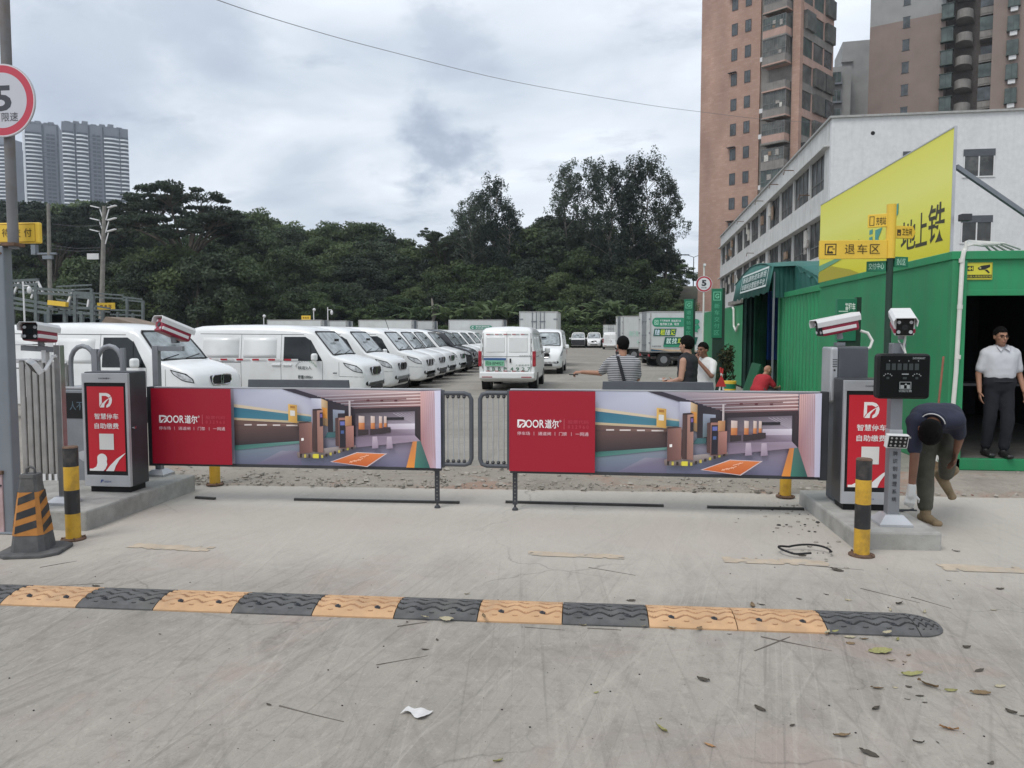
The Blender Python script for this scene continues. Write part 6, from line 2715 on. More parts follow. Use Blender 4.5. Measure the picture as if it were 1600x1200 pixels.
# far towers on the left
FAR_W = mat('far_tower_white', (.70, .72, .74), .8, var=.05, scale=.05)
FAR_G = mat('far_tower_grey', (.15, .165, .195), .7, var=.1, scale=.05)
FAR_D = mat('far_tower_glass', (.03, .04, .055), .3, var=.5, scale=.4)


def far_tower(px0, w, ytop, Y, label, rz, bays, strip=False):
    a_ = PY(px0, ytop, Y)
    t = thing('residential_tower', label, 'building', (a_.x, Y, 0), rz, 'distant residential towers')
    h = a_.z
    mb = MB()
    mb.box((0, 0, 0), (w, 22, h - 7))
    mb.obj('wall', FAR_G, t)
    mb = MB()
    mb.box((0, .3, h - 7), (w, 21, h))
    for i in range(7):
        mb.box((w * (.04 + .13 * i), .0, h), (w * (.04 + .13 * i) + 4, 8, h + .5 + (i % 3) * .8))
    mb.obj('crown', FAR_G, t)
    u = w / sum(x[0] for x in bays)
    x = 0.0
    nfl = 26
    for wid, kind in bays:
        x1 = x + wid * u
        if kind == 'gap':
            mb = MB()
            mb.box((x + .1, -.5, 40), (x1 - .1, -.02, h - 1))
            mb.obj('dark_recess', FAR_D, t)
        else:
            sl_, gl = MB(), MB()
            for k in range(nfl):
                z = h - 10 - k * 3.1
                if kind == 'balcony':
                    n = 7
                    pts = [(x + (x1 - x) * i / n, -.6 - 1.5 * math.sin(math.pi * i / n)) for i in range(n + 1)]
                    sl_.prism(pts + [(x1, -.03), (x, -.03)], z, z + 1.05, 'z')
                    gl.box((x + .4, -.35, z + 1.05), (x1 - .4, -.02, z + 3.05))
                else:
                    sl_.box((x + .3, -.3, z), (x1 - .3, -.02, z + .5))
                    gl.box((x + (x1 - x) * .2, -.25, z + .9), (x + (x1 - x) * .46, -.02, z + 2.6))
                    gl.box((x + (x1 - x) * .52, -.25, z + .9), (x + (x1 - x) * .85, -.02, z + 2.4))
            sl_.obj('balcony_stack' if kind == 'balcony' else 'ledge_stack', FAR_W if kind == 'balcony' else FAR_G, t)
            gl.obj('glazing_stack', FAR_D, t)
        x = x1
    if strip:
        mb = MB()
        mb.box((-1.6, -1, 0), (-.02, 20, h - 7))
        mb.obj('white_end_wall', FAR_W, t)
    return t


far_tower(96, 46.0, 189, 560, 'right hand distant residential tower with curved white balconies', R(38), [(1.8, 'balcony'), (.3, 'gap'), (1.8, 'balcony'), (.3, 'gap'), (1.9, 'window'), (.25, 'gap'), (2.4, 'balcony'), (.15, 'gap'), (1.3, 'balcony')])
far_tower(38, 23.4, 191, 575, 'distant residential tower left of it, with a white end wall', R(30), [(2.4, 'balcony'), (.3, 'gap'), (1.9, 'window'), (.3, 'gap')], True)
far_tower(-60, 40, 215, 620, 'lower distant tower at the left frame edge behind the sign pole', R(0), [(2.4, 'balcony'), (.3, 'gap'), (2.0, 'balcony')])
# ------------------------------------------------------------------ wooded hill


def foliage_mat(name, dark, light, hue=0.0):
    m = bpy.data.materials.new(name)
    m.use_nodes = True
    t = m.node_tree
    b = t.nodes['Principled BSDF']
    out = t.nodes['Material Output']
    N, L = t.nodes.new, t.links.new
    b.inputs['Roughness'].default_value = .6
    b.inputs['Specular IOR Level'].default_value = .25
    g = N('ShaderNodeNewGeometry')
    n = N('ShaderNodeTexNoise')
    n.inputs['Scale'].default_value = .9
    n.inputs['Detail'].default_value = 4
    L(g.outputs['Position'], n.inputs['Vector'])
    oi = N('ShaderNodeObjectInfo')
    ad = N('ShaderNodeMath')
    ad.operation = 'MULTIPLY_ADD'
    ad.inputs[1].default_value = .75
    ad.inputs[2].default_value = -.34
    L(oi.outputs['Random'], ad.inputs[0])
    a2 = N('ShaderNodeMath')
    L(n.outputs['Fac'], a2.inputs[0])
    L(ad.outputs[0], a2.inputs[1])
    r = N('ShaderNodeValToRGB')
    r.color_ramp.elements[0].position = .25
    r.color_ramp.elements[1].position = .75
    r.color_ramp.elements[0].color = (*dark, 1)
    r.color_ramp.elements[1].color = (*light, 1)
    L(a2.outputs[0], r.inputs[0])
    L(r.outputs[0], b.inputs['Base Color'])
    tr = N('ShaderNodeBsdfTranslucent')
    L(r.outputs[0], tr.inputs['Color'])
    mx = N('ShaderNodeMixShader')
    mx.inputs[0].default_value = .3
    L(b.outputs[0], mx.inputs[1])
    L(tr.outputs[0], mx.inputs[2])
    L(mx.outputs[0], out.inputs['Surface'])
    return m


F_BROAD = foliage_mat('broadleaf_foliage', (.040, .064, .030), (.105, .142, .060))
F_DARK = foliage_mat('dark_foliage', (.032, .048, .031), (.062, .086, .050))
F_EUC = foliage_mat('eucalyptus_foliage', (.036, .056, .040), (.082, .108, .076))
F_BAN = foliage_mat('banana_foliage', (.055, .085, .035), (.125, .17, .075))
F_SHRUB = foliage_mat('shrub_foliage', (.036, .062, .026), (.088, .128, .050))
BARK = mat('tree_bark', (.085, .07, .055), .9, var=.3, scale=4, bump=.5)
BARK_P = mat('pale_bark', (.21, .19, .165), .85, var=.3, scale=3, bump=.3)


def leaf_cloud(rs, centres, radii, per, size, droop=0.0, aspect=1.7, outward=.55):
    """numpy cloud of small kite leaves round each clump centre"""
    centres, radii = np.array(centres, float), np.array(radii, float)
    n = len(centres)
    idx = np.repeat(np.arange(n), per)
    d = rs.normal(size=(n * per, 3))
    d /= np.linalg.norm(d, axis=1, keepdims=True)
    rr = rs.uniform(.25, 1, size=(n * per, 1)) ** .55
    p = centres[idx] + d * rr * radii[idx]
    nrm = d * outward + rs.normal(size=(n * per, 3)) * .55 + np.array([0, 0, .35])
    nrm /= np.linalg.norm(nrm, axis=1, keepdims=True)
    t = rs.normal(size=(n * per, 3)) + np.array([0, 0, -droop])
    t -= nrm * (t * nrm).sum(1, keepdims=True)
    t /= np.linalg.norm(t, axis=1, keepdims=True)
    b = np.cross(nrm, t)
    s = size * rs.uniform(.6, 1.35, size=(n * per, 1))
    l_, w_ = s * aspect * .5, s * .5
    v = np.stack([p - t * l_, p + b * w_, p + t * l_, p - b * w_], 1).reshape(-1, 3)
    return v, np.arange(len(v)).reshape(-1, 4)


def mesh_np(name, v, f, m, parent=None):
    me = bpy.data.meshes.new(name)
    me.vertices.add(len(v))
    me.vertices.foreach_set('co', v.ravel())
    me.loops.add(f.size)
    me.loops.foreach_set('vertex_index', f.ravel())
    me.polygons.add(len(f))
    me.polygons.foreach_set('loop_start', np.arange(0, f.size, f.shape[1]))
    me.materials.append(m)
    me.update(calc_edges=True)
    o = bpy.data.objects.new(name, me)
    COL.objects.link(o)
    if parent is not None:
        o.parent = parent
        KIDS.setdefault(parent.name, []).append(o)
    return o


def branch(mb, p0, p1, r0, r1, sag=0.0, n=6):
    p0, p1 = Vector(p0), Vector(p1)
    pts, rs_ = [], []
    for i in range(n + 1):
        k = i / n
        p = p0.lerp(p1, k)
        p.z += sag * math.sin(math.pi * k)
        p += Vector((noise.noise(p * 1.3), noise.noise(p * 1.3 + Vector((9, 0, 0))), 0)) * .12 * (p1 - p0).length / 3 * math.sin(math.pi * k)
        pts.append(p)
        rs_.append(r0 + (r1 - r0) * k)
    mb.tube(pts, rs_, 7)


def bushy_tree(seed, fol, name='hill_tree', H=10.0, W_=4.0, nclump=62, per=230, size=.20, low=.25, flat=1.0):
    rs = np.random.RandomState(seed)
    t = thing(name, 'x', 'tree')
    cs, rd = [], []
    for i in range(nclump):
        a = rs.uniform(0, 2 * math.pi)
        k = rs.uniform(0, 1) ** .8
        z = low + (1 - low) * k
        env = math.sin(math.pi * (0.16 + .80 * (z - low) / (1 - low))) ** .7
        r = W_ * env * rs.uniform(.45, 1.0) * (1 + .25 * math.sin(3 * a + seed))
        cs.append((r * math.cos(a), r * math.sin(a), z * H * flat - .9 + rs.uniform(-.3, .3)))
        s = rs.uniform(.75, 1.45)
        rd.append((s, s, s * .62))
    v, f = leaf_cloud(rs, cs, rd, per, size)
    mesh_np('crown', v, f, fol, t)
    mb = MB()
    branch(mb, (0, 0, -1.0), (.2, .1, H * .62), H * .022, H * .008)
    for i in rs.choice(nclump, 9, replace=False):
        c = cs[i]
        branch(mb, (.1, .05, H * (.22 + .3 * rs.rand())), c, H * .008, .02, .2)
    mb.obj('trunk', BARK, t)
    return t


def umbrella_tree(seed, H=20.0, W_=9.0, per=150):
    rs = np.random.RandomState(seed)
    t = thing('umbrella_tree', 'x', 'tree')
    mb = MB()
    branch(mb, (0, 0, -1), (.4, 0, H * .5), .48, .34)
    cs, rd = [], []
    limbs = []
    for i in range(18):
        a = i * 2.4 + rs.uniform(-.3, .3)
        r = W_ * rs.uniform(.35, 1.0)
        z = H * (1 - .22 * (r / W_) ** 2) - rs.uniform(.2, 4.6)
        tip = Vector((r * math.cos(a), r * math.sin(a), z))
        fork = Vector((.4 + tip.x * .35, tip.y * .35, H * (.55 + .1 * rs.rand())))
        branch(mb, (.4, 0, H * .48), fork, .26, .16, .2)
        branch(mb, fork, tip, .16, .05, .5)
        limbs.append((fork, tip))
    for fork, tip in limbs:
        for j in range(11):
            q = tip + Vector((rs.normal() * 1.5, rs.normal() * 1.5, rs.normal() * .45))
            branch(mb, fork.lerp(tip, .7), q, .06, .02)
            cs.append(q)
            s = rs.uniform(.8, 1.5)
            rd.append((s, s, s * .26))
    v, f = leaf_cloud(rs, cs, rd, per, .22, aspect=1.8)
    mesh_np('crown', v, f, F_DARK, t)
    mb.obj('trunk', BARK, t)
    return t


def eucalyptus(seed, H=22.0, W_=2.6, per=44):
    rs = np.random.RandomState(seed)
    t = thing('eucalyptus', 'x', 'tree')
    mb = MB()
    top = Vector((rs.uniform(-.5, .5), rs.uniform(-.5, .5), H * .97))
    branch(mb, (0, 0, -1), top, .26, .04, 0, 10)
    cs, rd = [], []
    for i in range(34):
        k = .36 + .62 * (i + rs.rand()) / 30
        a = rs.uniform(0, 6.28)
        env = (.35 + 1.0 * math.sin(math.pi * min(1, (k - .3) / .72)) ** .8)
        r = W_ * env * rs.uniform(.4, 1.05)
        p0 = Vector((0, 0, 0)).lerp(top, k - .05)
        tip = Vector((r * math.cos(a), r * math.sin(a), k * H + rs.uniform(.2, 1.2)))
        branch(mb, p0, tip, .06, .018, .1, 4)
        for j in range(6):
            q = p0.lerp(tip, .5 + .55 * rs.rand()) + Vector((rs.normal() * .6, rs.normal() * .6, rs.normal() * .6))
            cs.append(q)
            s = rs.uniform(.35, .8)
            rd.append((s, s, s * 1.3))
    v, f = leaf_cloud(rs, cs, rd, per, .155, droop=1.4, aspect=2.6, outward=.4)
    mesh_np('crown', v, f, F_EUC, t)
    mb.obj('trunk', BARK_P, t)
    return t


def banana(seed, H=4.6):
    rs = np.random.RandomState(seed)
    t = thing('banana_plant', 'x', 'plant')
    lv = MB()
    mb = MB()
    for st in range(3):
        ox, oy = rs.uniform(-.9, .9), rs.uniform(-.6, .6)
        hh = H * rs.uniform(.45, .6)
        mb.tube([(ox, oy, -.3), (ox + .05, oy, hh * .5), (ox + .1, oy, hh)], [.16, .13, .08], 9)
        for i in range(10):
            a = i * .628 + rs.uniform(-.3, .3) + st
            L_ = rs.uniform(1.6, 2.6)
            rise = rs.uniform(.9, 2.2)
            w = rs.uniform(.15, .24)
            vs, fs = [], []
            n = 9
            for j in range(n + 1):
                k = j / n
                rad = L_ * (k ** .85) * .8
                z = hh + rise * 1.5 * k - (.75 + .35 * rise) * k * k * 1.15
                c = Vector((ox + rad * math.cos(a), oy + rad * math.sin(a), z))
                sd_ = Vector((-math.sin(a), math.cos(a), 0)) * w * (math.sin(math.pi * min(1, .08 + .92 * k)) ** .6 if k < .98 else .05)
                vs += [c - sd_ - Vector((0, 0, .10 * rs.rand())), c + Vector((0, 0, .03)), c + sd_ - Vector((0, 0, .10 * rs.rand()))]
            for j in range(n):
                for q in range(2):
                    fs.append((j * 3 + q, j * 3 + q + 1, j * 3 + q + 4, j * 3 + q + 3))
            lv.add(vs, fs, 0, True)
    lv.obj('leaves', F_BAN, t)
    mb.obj('stem', BARK, t)
    return t


def hill_z(x, y):
    k = max(0.0, min(1.0, (y - 99) / 45))
    h = 10.5 * k * k * (3 - 2 * k)
    if y > 150:
        h -= (y - 150) * .05
    return h + .5 * noise.noise(Vector((x * .06, y * .06, 0)))


hm = MB()
vs, fs = [], []
NX, NY = 100, 40
for j in range(NY + 1):
    for i in range(NX + 1):
        x, y = -140 + 215 * i / NX, 97 + 110 * j / NY
        vs.append((x, y, hill_z(x, y) if j else -.4))
for j in range(NY):
    for i in range(NX):
        a_ = j * (NX + 1) + i
        fs.append((a_, a_ + 1, a_ + NX + 2, a_ + NX + 1))
hm.add(vs, fs, 0, True)
struct('hill', hm, ground_mat('wooded_hill_soil', (.085, .075, .05), (.045, .05, .03), (.03, .03, .02), [], bump=1.0))

SKY = [(-200, 300), (0, 304), (110, 312), (200, 325), (300, 335), (380, 330), (420, 327), (470, 337), (540, 346), (600, 360), (650, 366), (690, 372), (760, 356), (830, 346), (870, 334), (900, 334), (1000, 350), (1040, 385), (1100, 420)]


def skyline(px):
    for (a, ya), (b, yb) in zip(SKY, SKY[1:]):
        if a <= px <= b:
            return ya + (yb - ya) * (px - a) / (b - a)
    return 305


protos = [bushy_tree(1, F_BROAD), bushy_tree(2, F_BROAD, W_=4.6, nclump=70), bushy_tree(3, F_DARK, W_=4.2), bushy_tree(4, F_SHRUB, W_=4.4, low=.12, nclump=64), bushy_tree(5, F_DARK, W_=3.8, nclump=52)]
kind = ['dense mid green tree on the wooded hill behind the yard', 'spreading mid green tree on the wooded hill behind the yard', 'dark green tree on the wooded hill behind the yard', 'bright low branched tree on the wooded hill behind the yard', 'sparse dark tree on the wooded hill behind the yard']
used = [0] * 5
rr = random.Random(21)


def place_tree(i, px, Y, ytop, squash=1.0, label=None, group='trees of the wooded hill'):
    p = PY(px, ytop, Y)
    zg = hill_z(p.x, Y)
    s = max(.25, (p.z - zg) / 10.0)
    o = protos[i] if not used[i] else copy_tree(protos[i])
    used[i] = 1
    o.location = (p.x, Y, zg)
    o.rotation_euler = (0, 0, rr.uniform(0, 6.28))
    w = max(s, .72) * rr.uniform(.85, 1.15) * squash
    o.scale = (w, w, s)
    tag(o, label or kind[i], 'tree', group)
    return o


for Y, frac, step, kinds in ((133, .0, 46, (0, 1, 2)), (124, .14, 44, (1, 2, 0, 4)), (115, .36, 46, (0, 3, 1, 2)), (107, .60, 44, (3, 0, 4, 2))):
    px = -150 + rr.uniform(0, 30)
    while px < 1045:
        ys = skyline(px)
        yt = ys + (500 - ys) * frac + rr.uniform(-10, 12) - (0 if frac else 2)
        if frac or not 205 < px < 330:
            place_tree(rr.choice(kinds), px, Y + rr.uniform(-3, 3), yt)
        px += step * rr.uniform(.75, 1.2)
sh = bushy_tree(8, F_SHRUB, 'shrub', H=10, W_=5.2, nclump=40, low=.05)
used_s = False
px = -140
while px < 1085:
    p = PY(px, 466 + rr.uniform(-14, 16) + (10 if px > 900 else 0), 101)
    o = sh if not used_s else copy_tree(sh)
    used_s = True
    zg = hill_z(p.x, 101)
    s = (p.z - zg) / 10
    o.location = (p.x, 101 + rr.uniform(-2, 2), zg)
    o.scale = (s * 1.3, s * 1.3, s)
    o.rotation_euler = (0, 0, rr.uniform(0, 6.28))
    tag(o, 'low leafy shrub at the foot of the wooded hill', 'shrub', 'shrubs at the foot of the hill')
    px += 36 * rr.uniform(.7, 1.2)

for px, Y, yt, i in ((205, 95, 392, 1), (240, 92, 400, 2), (272, 94, 380, 0), (305, 91, 398, 4), (340, 94, 388, 2), (375, 95, 400, 1), (170, 95, 402, 2), (130, 95, 398, 0)):
    place_tree(i, px, Y, yt)
for px, Y, yt, i in ((800, 122, 356, 1), (830, 120, 350, 0), (858, 121, 338, 2), (705, 122, 368, 1)):
    place_tree(i, px, Y, yt)
um = umbrella_tree(11)
tag(um, 'large flat topped umbrella tree with sky showing through, right of the far towers', 'tree')
p = PY(283, 277, 97)
um.location = (p.x, 97, hill_z(p.x, 97))
um.scale = (1.0, 1.0, (p.z - hill_z(p.x, 97)) / 20.2)
for px, yt, Y, w, lb in ((150, 305, 112, .62, 'dark flat topped tree in front of the right hand distant tower'), (80, 318, 104, .6, 'dark flat topped tree in front of the white ended distant tower'), (694, 351, 120, .42, 'small flat topped tree left of the pair of slim eucalyptus trees'), (645 - 35, 365, 130, .4, 'small flat topped tree rising from the middle of the hill skyline'), (835, 345, 125, .5, 'flat topped tree left of the large eucalyptus group')):
    p = PY(px, yt, Y)
    zg = hill_z(p.x, Y)
    copy_tree(um, (p.x, Y, zg), rr.uniform(0, 6), lb, scale=(w, w, (p.z - zg) / 20.2))
e1, e2 = eucalyptus(31), eucalyptus(37, W_=3.0)
eu = [(737, 318, 'left one of the two slim eucalyptus trees near the middle of the skyline'), (772, 291, 'taller right one of the two slim eucalyptus trees near the middle of the skyline'),
      (722, 338, 'shortest eucalyptus at the left of the slim pair'), (756, 312, 'eucalyptus standing between the two slim ones'), (792, 330, 'low eucalyptus just right of the slim pair'),
      (887, 272, 'leftmost tree of the large eucalyptus group'), (922, 268, 'second tree from the left in the large eucalyptus group'), (952, 270, 'third tree from the left in the large eucalyptus group'),
      (985, 266, 'fourth tree from the left in the large eucalyptus group'), (1014, 258, 'tallest tree of the large eucalyptus group'), (1043, 292, 'rightmost leaning tree of the large eucalyptus group, next to the brick tower')]
for i, (px, yt, lb) in enumerate(eu):
    Y = 116 + (i * 37 % 7)
    p = PY(px, yt, Y)
    zg = hill_z(p.x, Y)
    pr_ = (e1, e2)[i % 2]
    s = (p.z - zg) / 22.6
    if i < 2:
        pr_.location, pr_.scale = (p.x, Y, zg), (s * 1.05, s * 1.05, s)
        tag(pr_, lb, 'tree', 'eucalyptus trees')
    else:
        copy_tree(pr_, (p.x, Y, zg), rr.uniform(0, 6.28), lb, 'eucalyptus trees', scale=(s * 1.1, s * 1.1, s))
bnp = [banana(51), banana(52)]
for i, (px, yt, lb) in enumerate(((655, 470, 'banana plant behind the middle trucks'), (700, 466, 'banana plant left of the truck with the capsule logo'), (782, 462, 'tall banana plant between two trucks'), (735, 474, 'banana plant above the truck with the capsule logo'), (880, 474, 'banana plant above the left end of the trimmed hedge'),
                                    (950, 458, 'tall banana plant above the trimmed hedge'), (975, 470, 'banana plant right of the tall one above the hedge'), (915, 480, 'small banana plant above the middle of the hedge'))):
    p = PY(px, yt, 98)
    s = p.z / 4.1
    if i < 2:
        bnp[i].location, bnp[i].scale = (p.x, 98, 0), (s, s, s)
        tag(bnp[i], lb, 'plant', 'banana plants')
    else:
        copy_tree(bnp[i % 2], (p.x, 97.5 + i % 3 * .5, 0), i * 1.3, lb, 'banana plants', scale=(s, s, s))
# trimmed hedge at the end of the yard
rs = np.random.RandomState(5)
hx0, hx1 = PY(590, 520, 96).x, PY(1010, 520, 96).x
t = thing('hedge', 'trimmed green hedge closing the far end of the yard', 'hedge')
pts = np.stack([rs.uniform(hx0, hx1, 26000), 96 + .9 * rs.uniform(-1, 1, 26000), rs.uniform(0, 2.7, 26000)], 1)
v, f = leaf_cloud(rs, pts, np.full((26000, 3), .12), 1, .17)
mesh_np('leaves', v, f, F_SHRUB, t)
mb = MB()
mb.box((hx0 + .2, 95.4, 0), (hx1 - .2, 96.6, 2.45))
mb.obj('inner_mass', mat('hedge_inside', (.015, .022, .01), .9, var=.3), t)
# round bush and lamps on the bare rise to the right
p = PY(1064, 407, 150)
o = place_tree(3, 1064, 150, 405, label='round bush on the bare rise left of the brick tower', group=None)
o.scale = (.72, .72, o.scale.z * .9)
for px, Y, lb in ((1057, 165, 'street lamp on the rise above the round bush'), (1084, 160, 'street lamp on the rise beside the brick tower')):
    q = PY(px, 402, Y)
    zg = hill_z(q.x, Y) - .5
    t = thing('street_lamp', lb, 'street lamp', (q.x, Y, zg), 0, 'street lamps on the rise')
    mb = MB()
    mb.cyl((0, 0, 0), (0, 0, q.z - zg), .12, .08, 8)
    mb.tube([(-1.3, 0, q.z - zg + .5), (0, 0, q.z - zg), (1.3, 0, q.z - zg + .5)], .06, 6)
    mb.obj('pole', M_['dark_steel'], t)
    for s_ in (-1, 1):
        q2 = MB()
        q2.box((s_ * .9, -.2, q.z - zg + .4), (s_ * 2.0, .2, q.z - zg + .58))
        q2.obj('lamp_head', M_['dark_steel'], t)
mb = MB()
p = PY(676, 464, 98)
mb.tube([(0, 0, -.2), (-.1, 0, 2.2), (.1, 0, 4.4), (-.2, .1, 6.3)], [.32, .26, .22, .1], 9)
mb.tube([(0, 0, 3.2), (.5, 0, 4.6), (.7, 0, 5.6)], [.14, .1, .05], 7)
tag(mb.obj('dead_trunk', BARK_P), 'pale bare tree trunk among the banana plants', 'tree trunk').location = (p.x, 98.2, 0)

# ------------------------------------------------------------------ poles, canopy and small signs on the left
GALVL = mat('green_grey_steel', (.13, .15, .15), .55, .3, var=.2)
pa = PY(80, 318, 60)
t = thing('lamp_pole', 'plain grey concrete pole left of the pole with lamp arms', 'pole', (PY(80, 500, 60).x - .1, 60, 0), 0, 'tall poles at the far left of the yard')
mb = MB()
mb.cyl((0, 0, 0), (.25, 0, pa.z), .21, .13, 12)
mb.obj('pole', M_['pole_concrete'], t)
mb = MB()
mb.box((-.9, -.1, 8.3), (.8, .1, 8.45))
mb.box((-1.35, -.2, 8.3), (-.95, .2, 9.1))
mb.box((-.3, -.25, 7.9), (.55, .0, 8.2))
mb.obj('bracket', M_['galv'], t)
pb = PY(163, 322, 62)
b0 = PY(156, 500, 62)
t = thing('lamp_pole', 'leaning pole with three tiers of paired white lamp heads', 'pole', (b0.x, 62, 0), 0, 'tall poles at the far left of the yard')
mb = MB()
top = Vector((pb.x - b0.x, 0, pb.z))
mb.cyl((-.05, 0, 0), top, .24, .15, 12)
mb.obj('pole', M_['pole_concrete'], t)
for k, z in enumerate((pb.z - .1, pb.z - 1.15, pb.z - 2.1)):
    c = Vector((top.x * z / pb.z, 0, z))
    for s_ in (-1, 1):
        mb = MB()
        mb.bar(c + Vector((s_ * .1, 0, -1.1)), c + Vector((s_ * .42, 0, -.15)), .07)
        mb.bar(c + Vector((s_ * .40, -.05, -.05)), c + Vector((s_ * 1.15, -.1, .12)), .26, .09)
        mb.obj('lamp_arm', M_['white_plastic'], t)
mb = MB()
mb.box((-1.1 + .2, -.12, 8.05), (-.05 + .2, -.02, 8.55))
mb.obj('name_board', M_['white_plastic'], t)
for k, (ya, yb) in enumerate(((384, 387), (389, 391), (350, 352))):
    a_, b_ = PY(81, ya, 60), PY(159, yb, 62)
    mb = MB()
    mid = a_.lerp(b_, .5)
    mid.z -= .15
    mb.tube([a_, a_.lerp(mid, .5), mid, b_.lerp(mid, .5), b_], .03, 5)
    tag(mb.obj('cable', M_['dark_steel']), 'cable strung between the two tall poles at the left', 'cable', 'cables between the left poles')
# steel frame canopy
t = thing('steel_canopy', 'open steel frame canopy with sloping trusses behind the first van', 'canopy', (0, 0, 0))
mb = MB()
Yk = 44


def B(a, b, w=.12, dy0=0.0, dy1=0.0):
    p_, q_ = PY(*a, Yk), PY(*b, Yk)
    p_.y += dy0
    q_.y += dy1
    mb.bar(p_, q_, w)
    return p_


for a_, b_ in (((0, 440), (60, 437)), ((0, 447), (60, 444)), ((30, 449), (115, 455)), ((30, 456), (115, 461)), ((114, 458), (147, 462)), ((114, 463), (147, 466)), ((0, 462), (92, 478)), ((0, 470), (92, 484)), ((0, 478), (80, 490)), ((92, 480), (150, 482)), ((92, 488), (150, 490))):
    mb = MB()
    B(a_, b_, .16)
    mb.obj('beam', GALVL, t)
    mb = MB()
    B(a_, b_, .10, 5, 5)
    mb.obj('beam', GALVL, t)
for px, y0 in ((57, 444), (118, 460), (145, 464), (77, 482), (102, 484), (128, 486), (20, 450)):
    for k, w_ in ((0, .2), (5, .16)):
        mb = MB()
        B((px + k * .6, y0), (px + k * .6, 560), w_, k, k)
        mb.obj('column', GALVL, t)
mb = MB()
for a_, b_ in (((59, 438), (49, 466)), ((59, 440), (67, 456)), ((114, 453), (104, 478)), ((140, 461), (137, 480)), ((30, 440), (20, 462))):
    B(a_, b_, .11)
for i in range(10):
    B((4 + i * 6, 440), (7 + i * 6, 446), .05)
    B((34 + i * 8, 450 + i * .6), (38 + i * 8, 456 + i * .55), .05)
mb.obj('braces', M_['white_plastic'], t)
mb = MB()
for k in range(9):
    p_ = PY(84 + k * 8, 505, Yk + 3)
    mb.box((p_.x - .7, Yk + 3, 0), (p_.x + .7, Yk + 3.1, 3.0 - .05 * k))
mb.obj('rear_panels', mat('blue_grey_panel', (.06, .085, .095), .5, var=.3, scale=.6), t)
mb = MB()
B((82, 473), (110, 476), .28, -.3, -.3)
mb.obj('yellow_beam', M_['yellow_sign'], t)
# cctv poles and small yellow boards
for px, yt, Y, lb, arm in ((36, 440, 36, 'thin white camera pole left of the first van', 1), (412, 494, 60, 'short white camera pole left of the plain trucks', 0), (490, 484, 60, 'thin camera pole beside the small yellow board', 0), (512, 480, 58, 'thin pole with a side camera above the trucks', 1)):
    p = PY(px, yt, Y)
    t = thing('camera_pole', lb, 'pole', (p.x, Y, 0), 0, 'thin camera poles in the yard')
    mb = MB()
    mb.cyl((0, 0, 0), (0, 0, p.z), .045, .04, 8)
    mb.obj('pole', M_['white_plastic'], t)
    mb = MB()
    if arm:
        mb.bar((0, 0, p.z - .2), (.32, 0, p.z - .2), .05)
        mb.ell((.32, 0, p.z - .42), (.11, .11, .19), 12, 8)
    else:
        mb.ell((.05, 0, p.z), (.13, .12, .13), 12, 8)
    mb.obj('camera_head', M_['white_plastic'], t)
for x0, x1, y0, y1, Y, lb in ((152, 179, 473, 484, 50, 'small yellow board at the foot of the leaning lamp pole'), (471, 485, 493, 500, 56, 'small yellow board above the plain box trucks')):
    a_, b_ = PY(x0, y1, Y), PY(x1, y0, Y)
    t = thing('area_sign', lb, 'sign', (a_.x, Y, a_.z), 0, 'small yellow area boards')
    w, h = b_.x - a_.x, b_.z - a_.z
    mb = MB()
    mb.box((0, 0, 0), (w, .06, h))
    mb.obj('panel', M_['yellow_sign'], t)
    mb = MB()
    mb.cyl((w * .2, .1, -a_.z), (w * .2, .1, h), .05, .05, 8)
    mb.obj('post', M_['galv'], t)
    a = Art(FRONT((0, -.002, 0)), .002)
    for i, ch in enumerate('整备区'):
        a.text(ch, (w * (.16 + .25 * i), h * .3, w * (.34 + .25 * i), h * .7), srgb(120, 70, 20), .02)
    a.obj('lettering', t)
p, q = PY(155, 507, 27), PY(226, 506, 27)
t = thing('lean_to_roof', 'brown sloping lean-to roof showing above the first van', 'shed', (p.x, 27, 0))
w = q.x - p.x
mb = MB()
mb.prism([(0, 1.98), (w * .15, 2.30), (w * .35, 2.24), (w, 1.96), (w, 1.90), (0, 1.92)], 0, 1.6, 'y')
mb.obj('roof', mat('brown_fibre_roof', (.20, .155, .12), .9, var=.2, scale=2), t)
mb = MB()
for x in (.1, w - .1):
    mb.box((x - .05, .2, 0), (x + .05, .3, 1.95))
mb.obj('posts', M_['galv'], t)
# overhead wire running to the factory roof
mb = MB()
wp_ = [(150, -75, 12.5), (340, 0, 15), (470, 42, 18), (600, 78, 21), (800, 127, 26), (1000, 162, 31), (1097, 175, 33.5), (1200, 187, 36), (1290, 192, 38)]
pts = [PY(*w_) for w_ in wp_]
fine = []
for i in range(len(pts) - 1):
    p0_, p1_, p2_, p3_ = pts[max(i - 1, 0)], pts[i], pts[i + 1], pts[min(i + 2, len(pts) - 1)]
    for k in range(5):
        u = k / 5
        fine.append(.5 * ((2 * p1_) + (p2_ - p0_) * u + (2 * p0_ - 5 * p1_ + 4 * p2_ - p3_) * u * u + (3 * p1_ - p0_ - 3 * p2_ + p3_) * u ** 3))
fine.append(pts[-1])
mb.tube(fine, .0075, 6)
tag(mb.obj('overhead_wire', mat('weathered_wire', (.17, .175, .18), .7)), 'single overhead wire sagging across the sky to the factory roof', 'wire')
# ------------------------------------------------------------------ people
SKIN = mat('skin', (.33, .175, .115), .55, var=.12, scale=9, spec=.35)
SKIN_D = mat('tanned_skin', (.20, .10, .065), .55, var=.15, scale=9, spec=.35)
HAIR = mat('black_hair', (.006, .0055, .0055), .8, var=.3, scale=60, bump=.8, bscale=160, spec=.1)


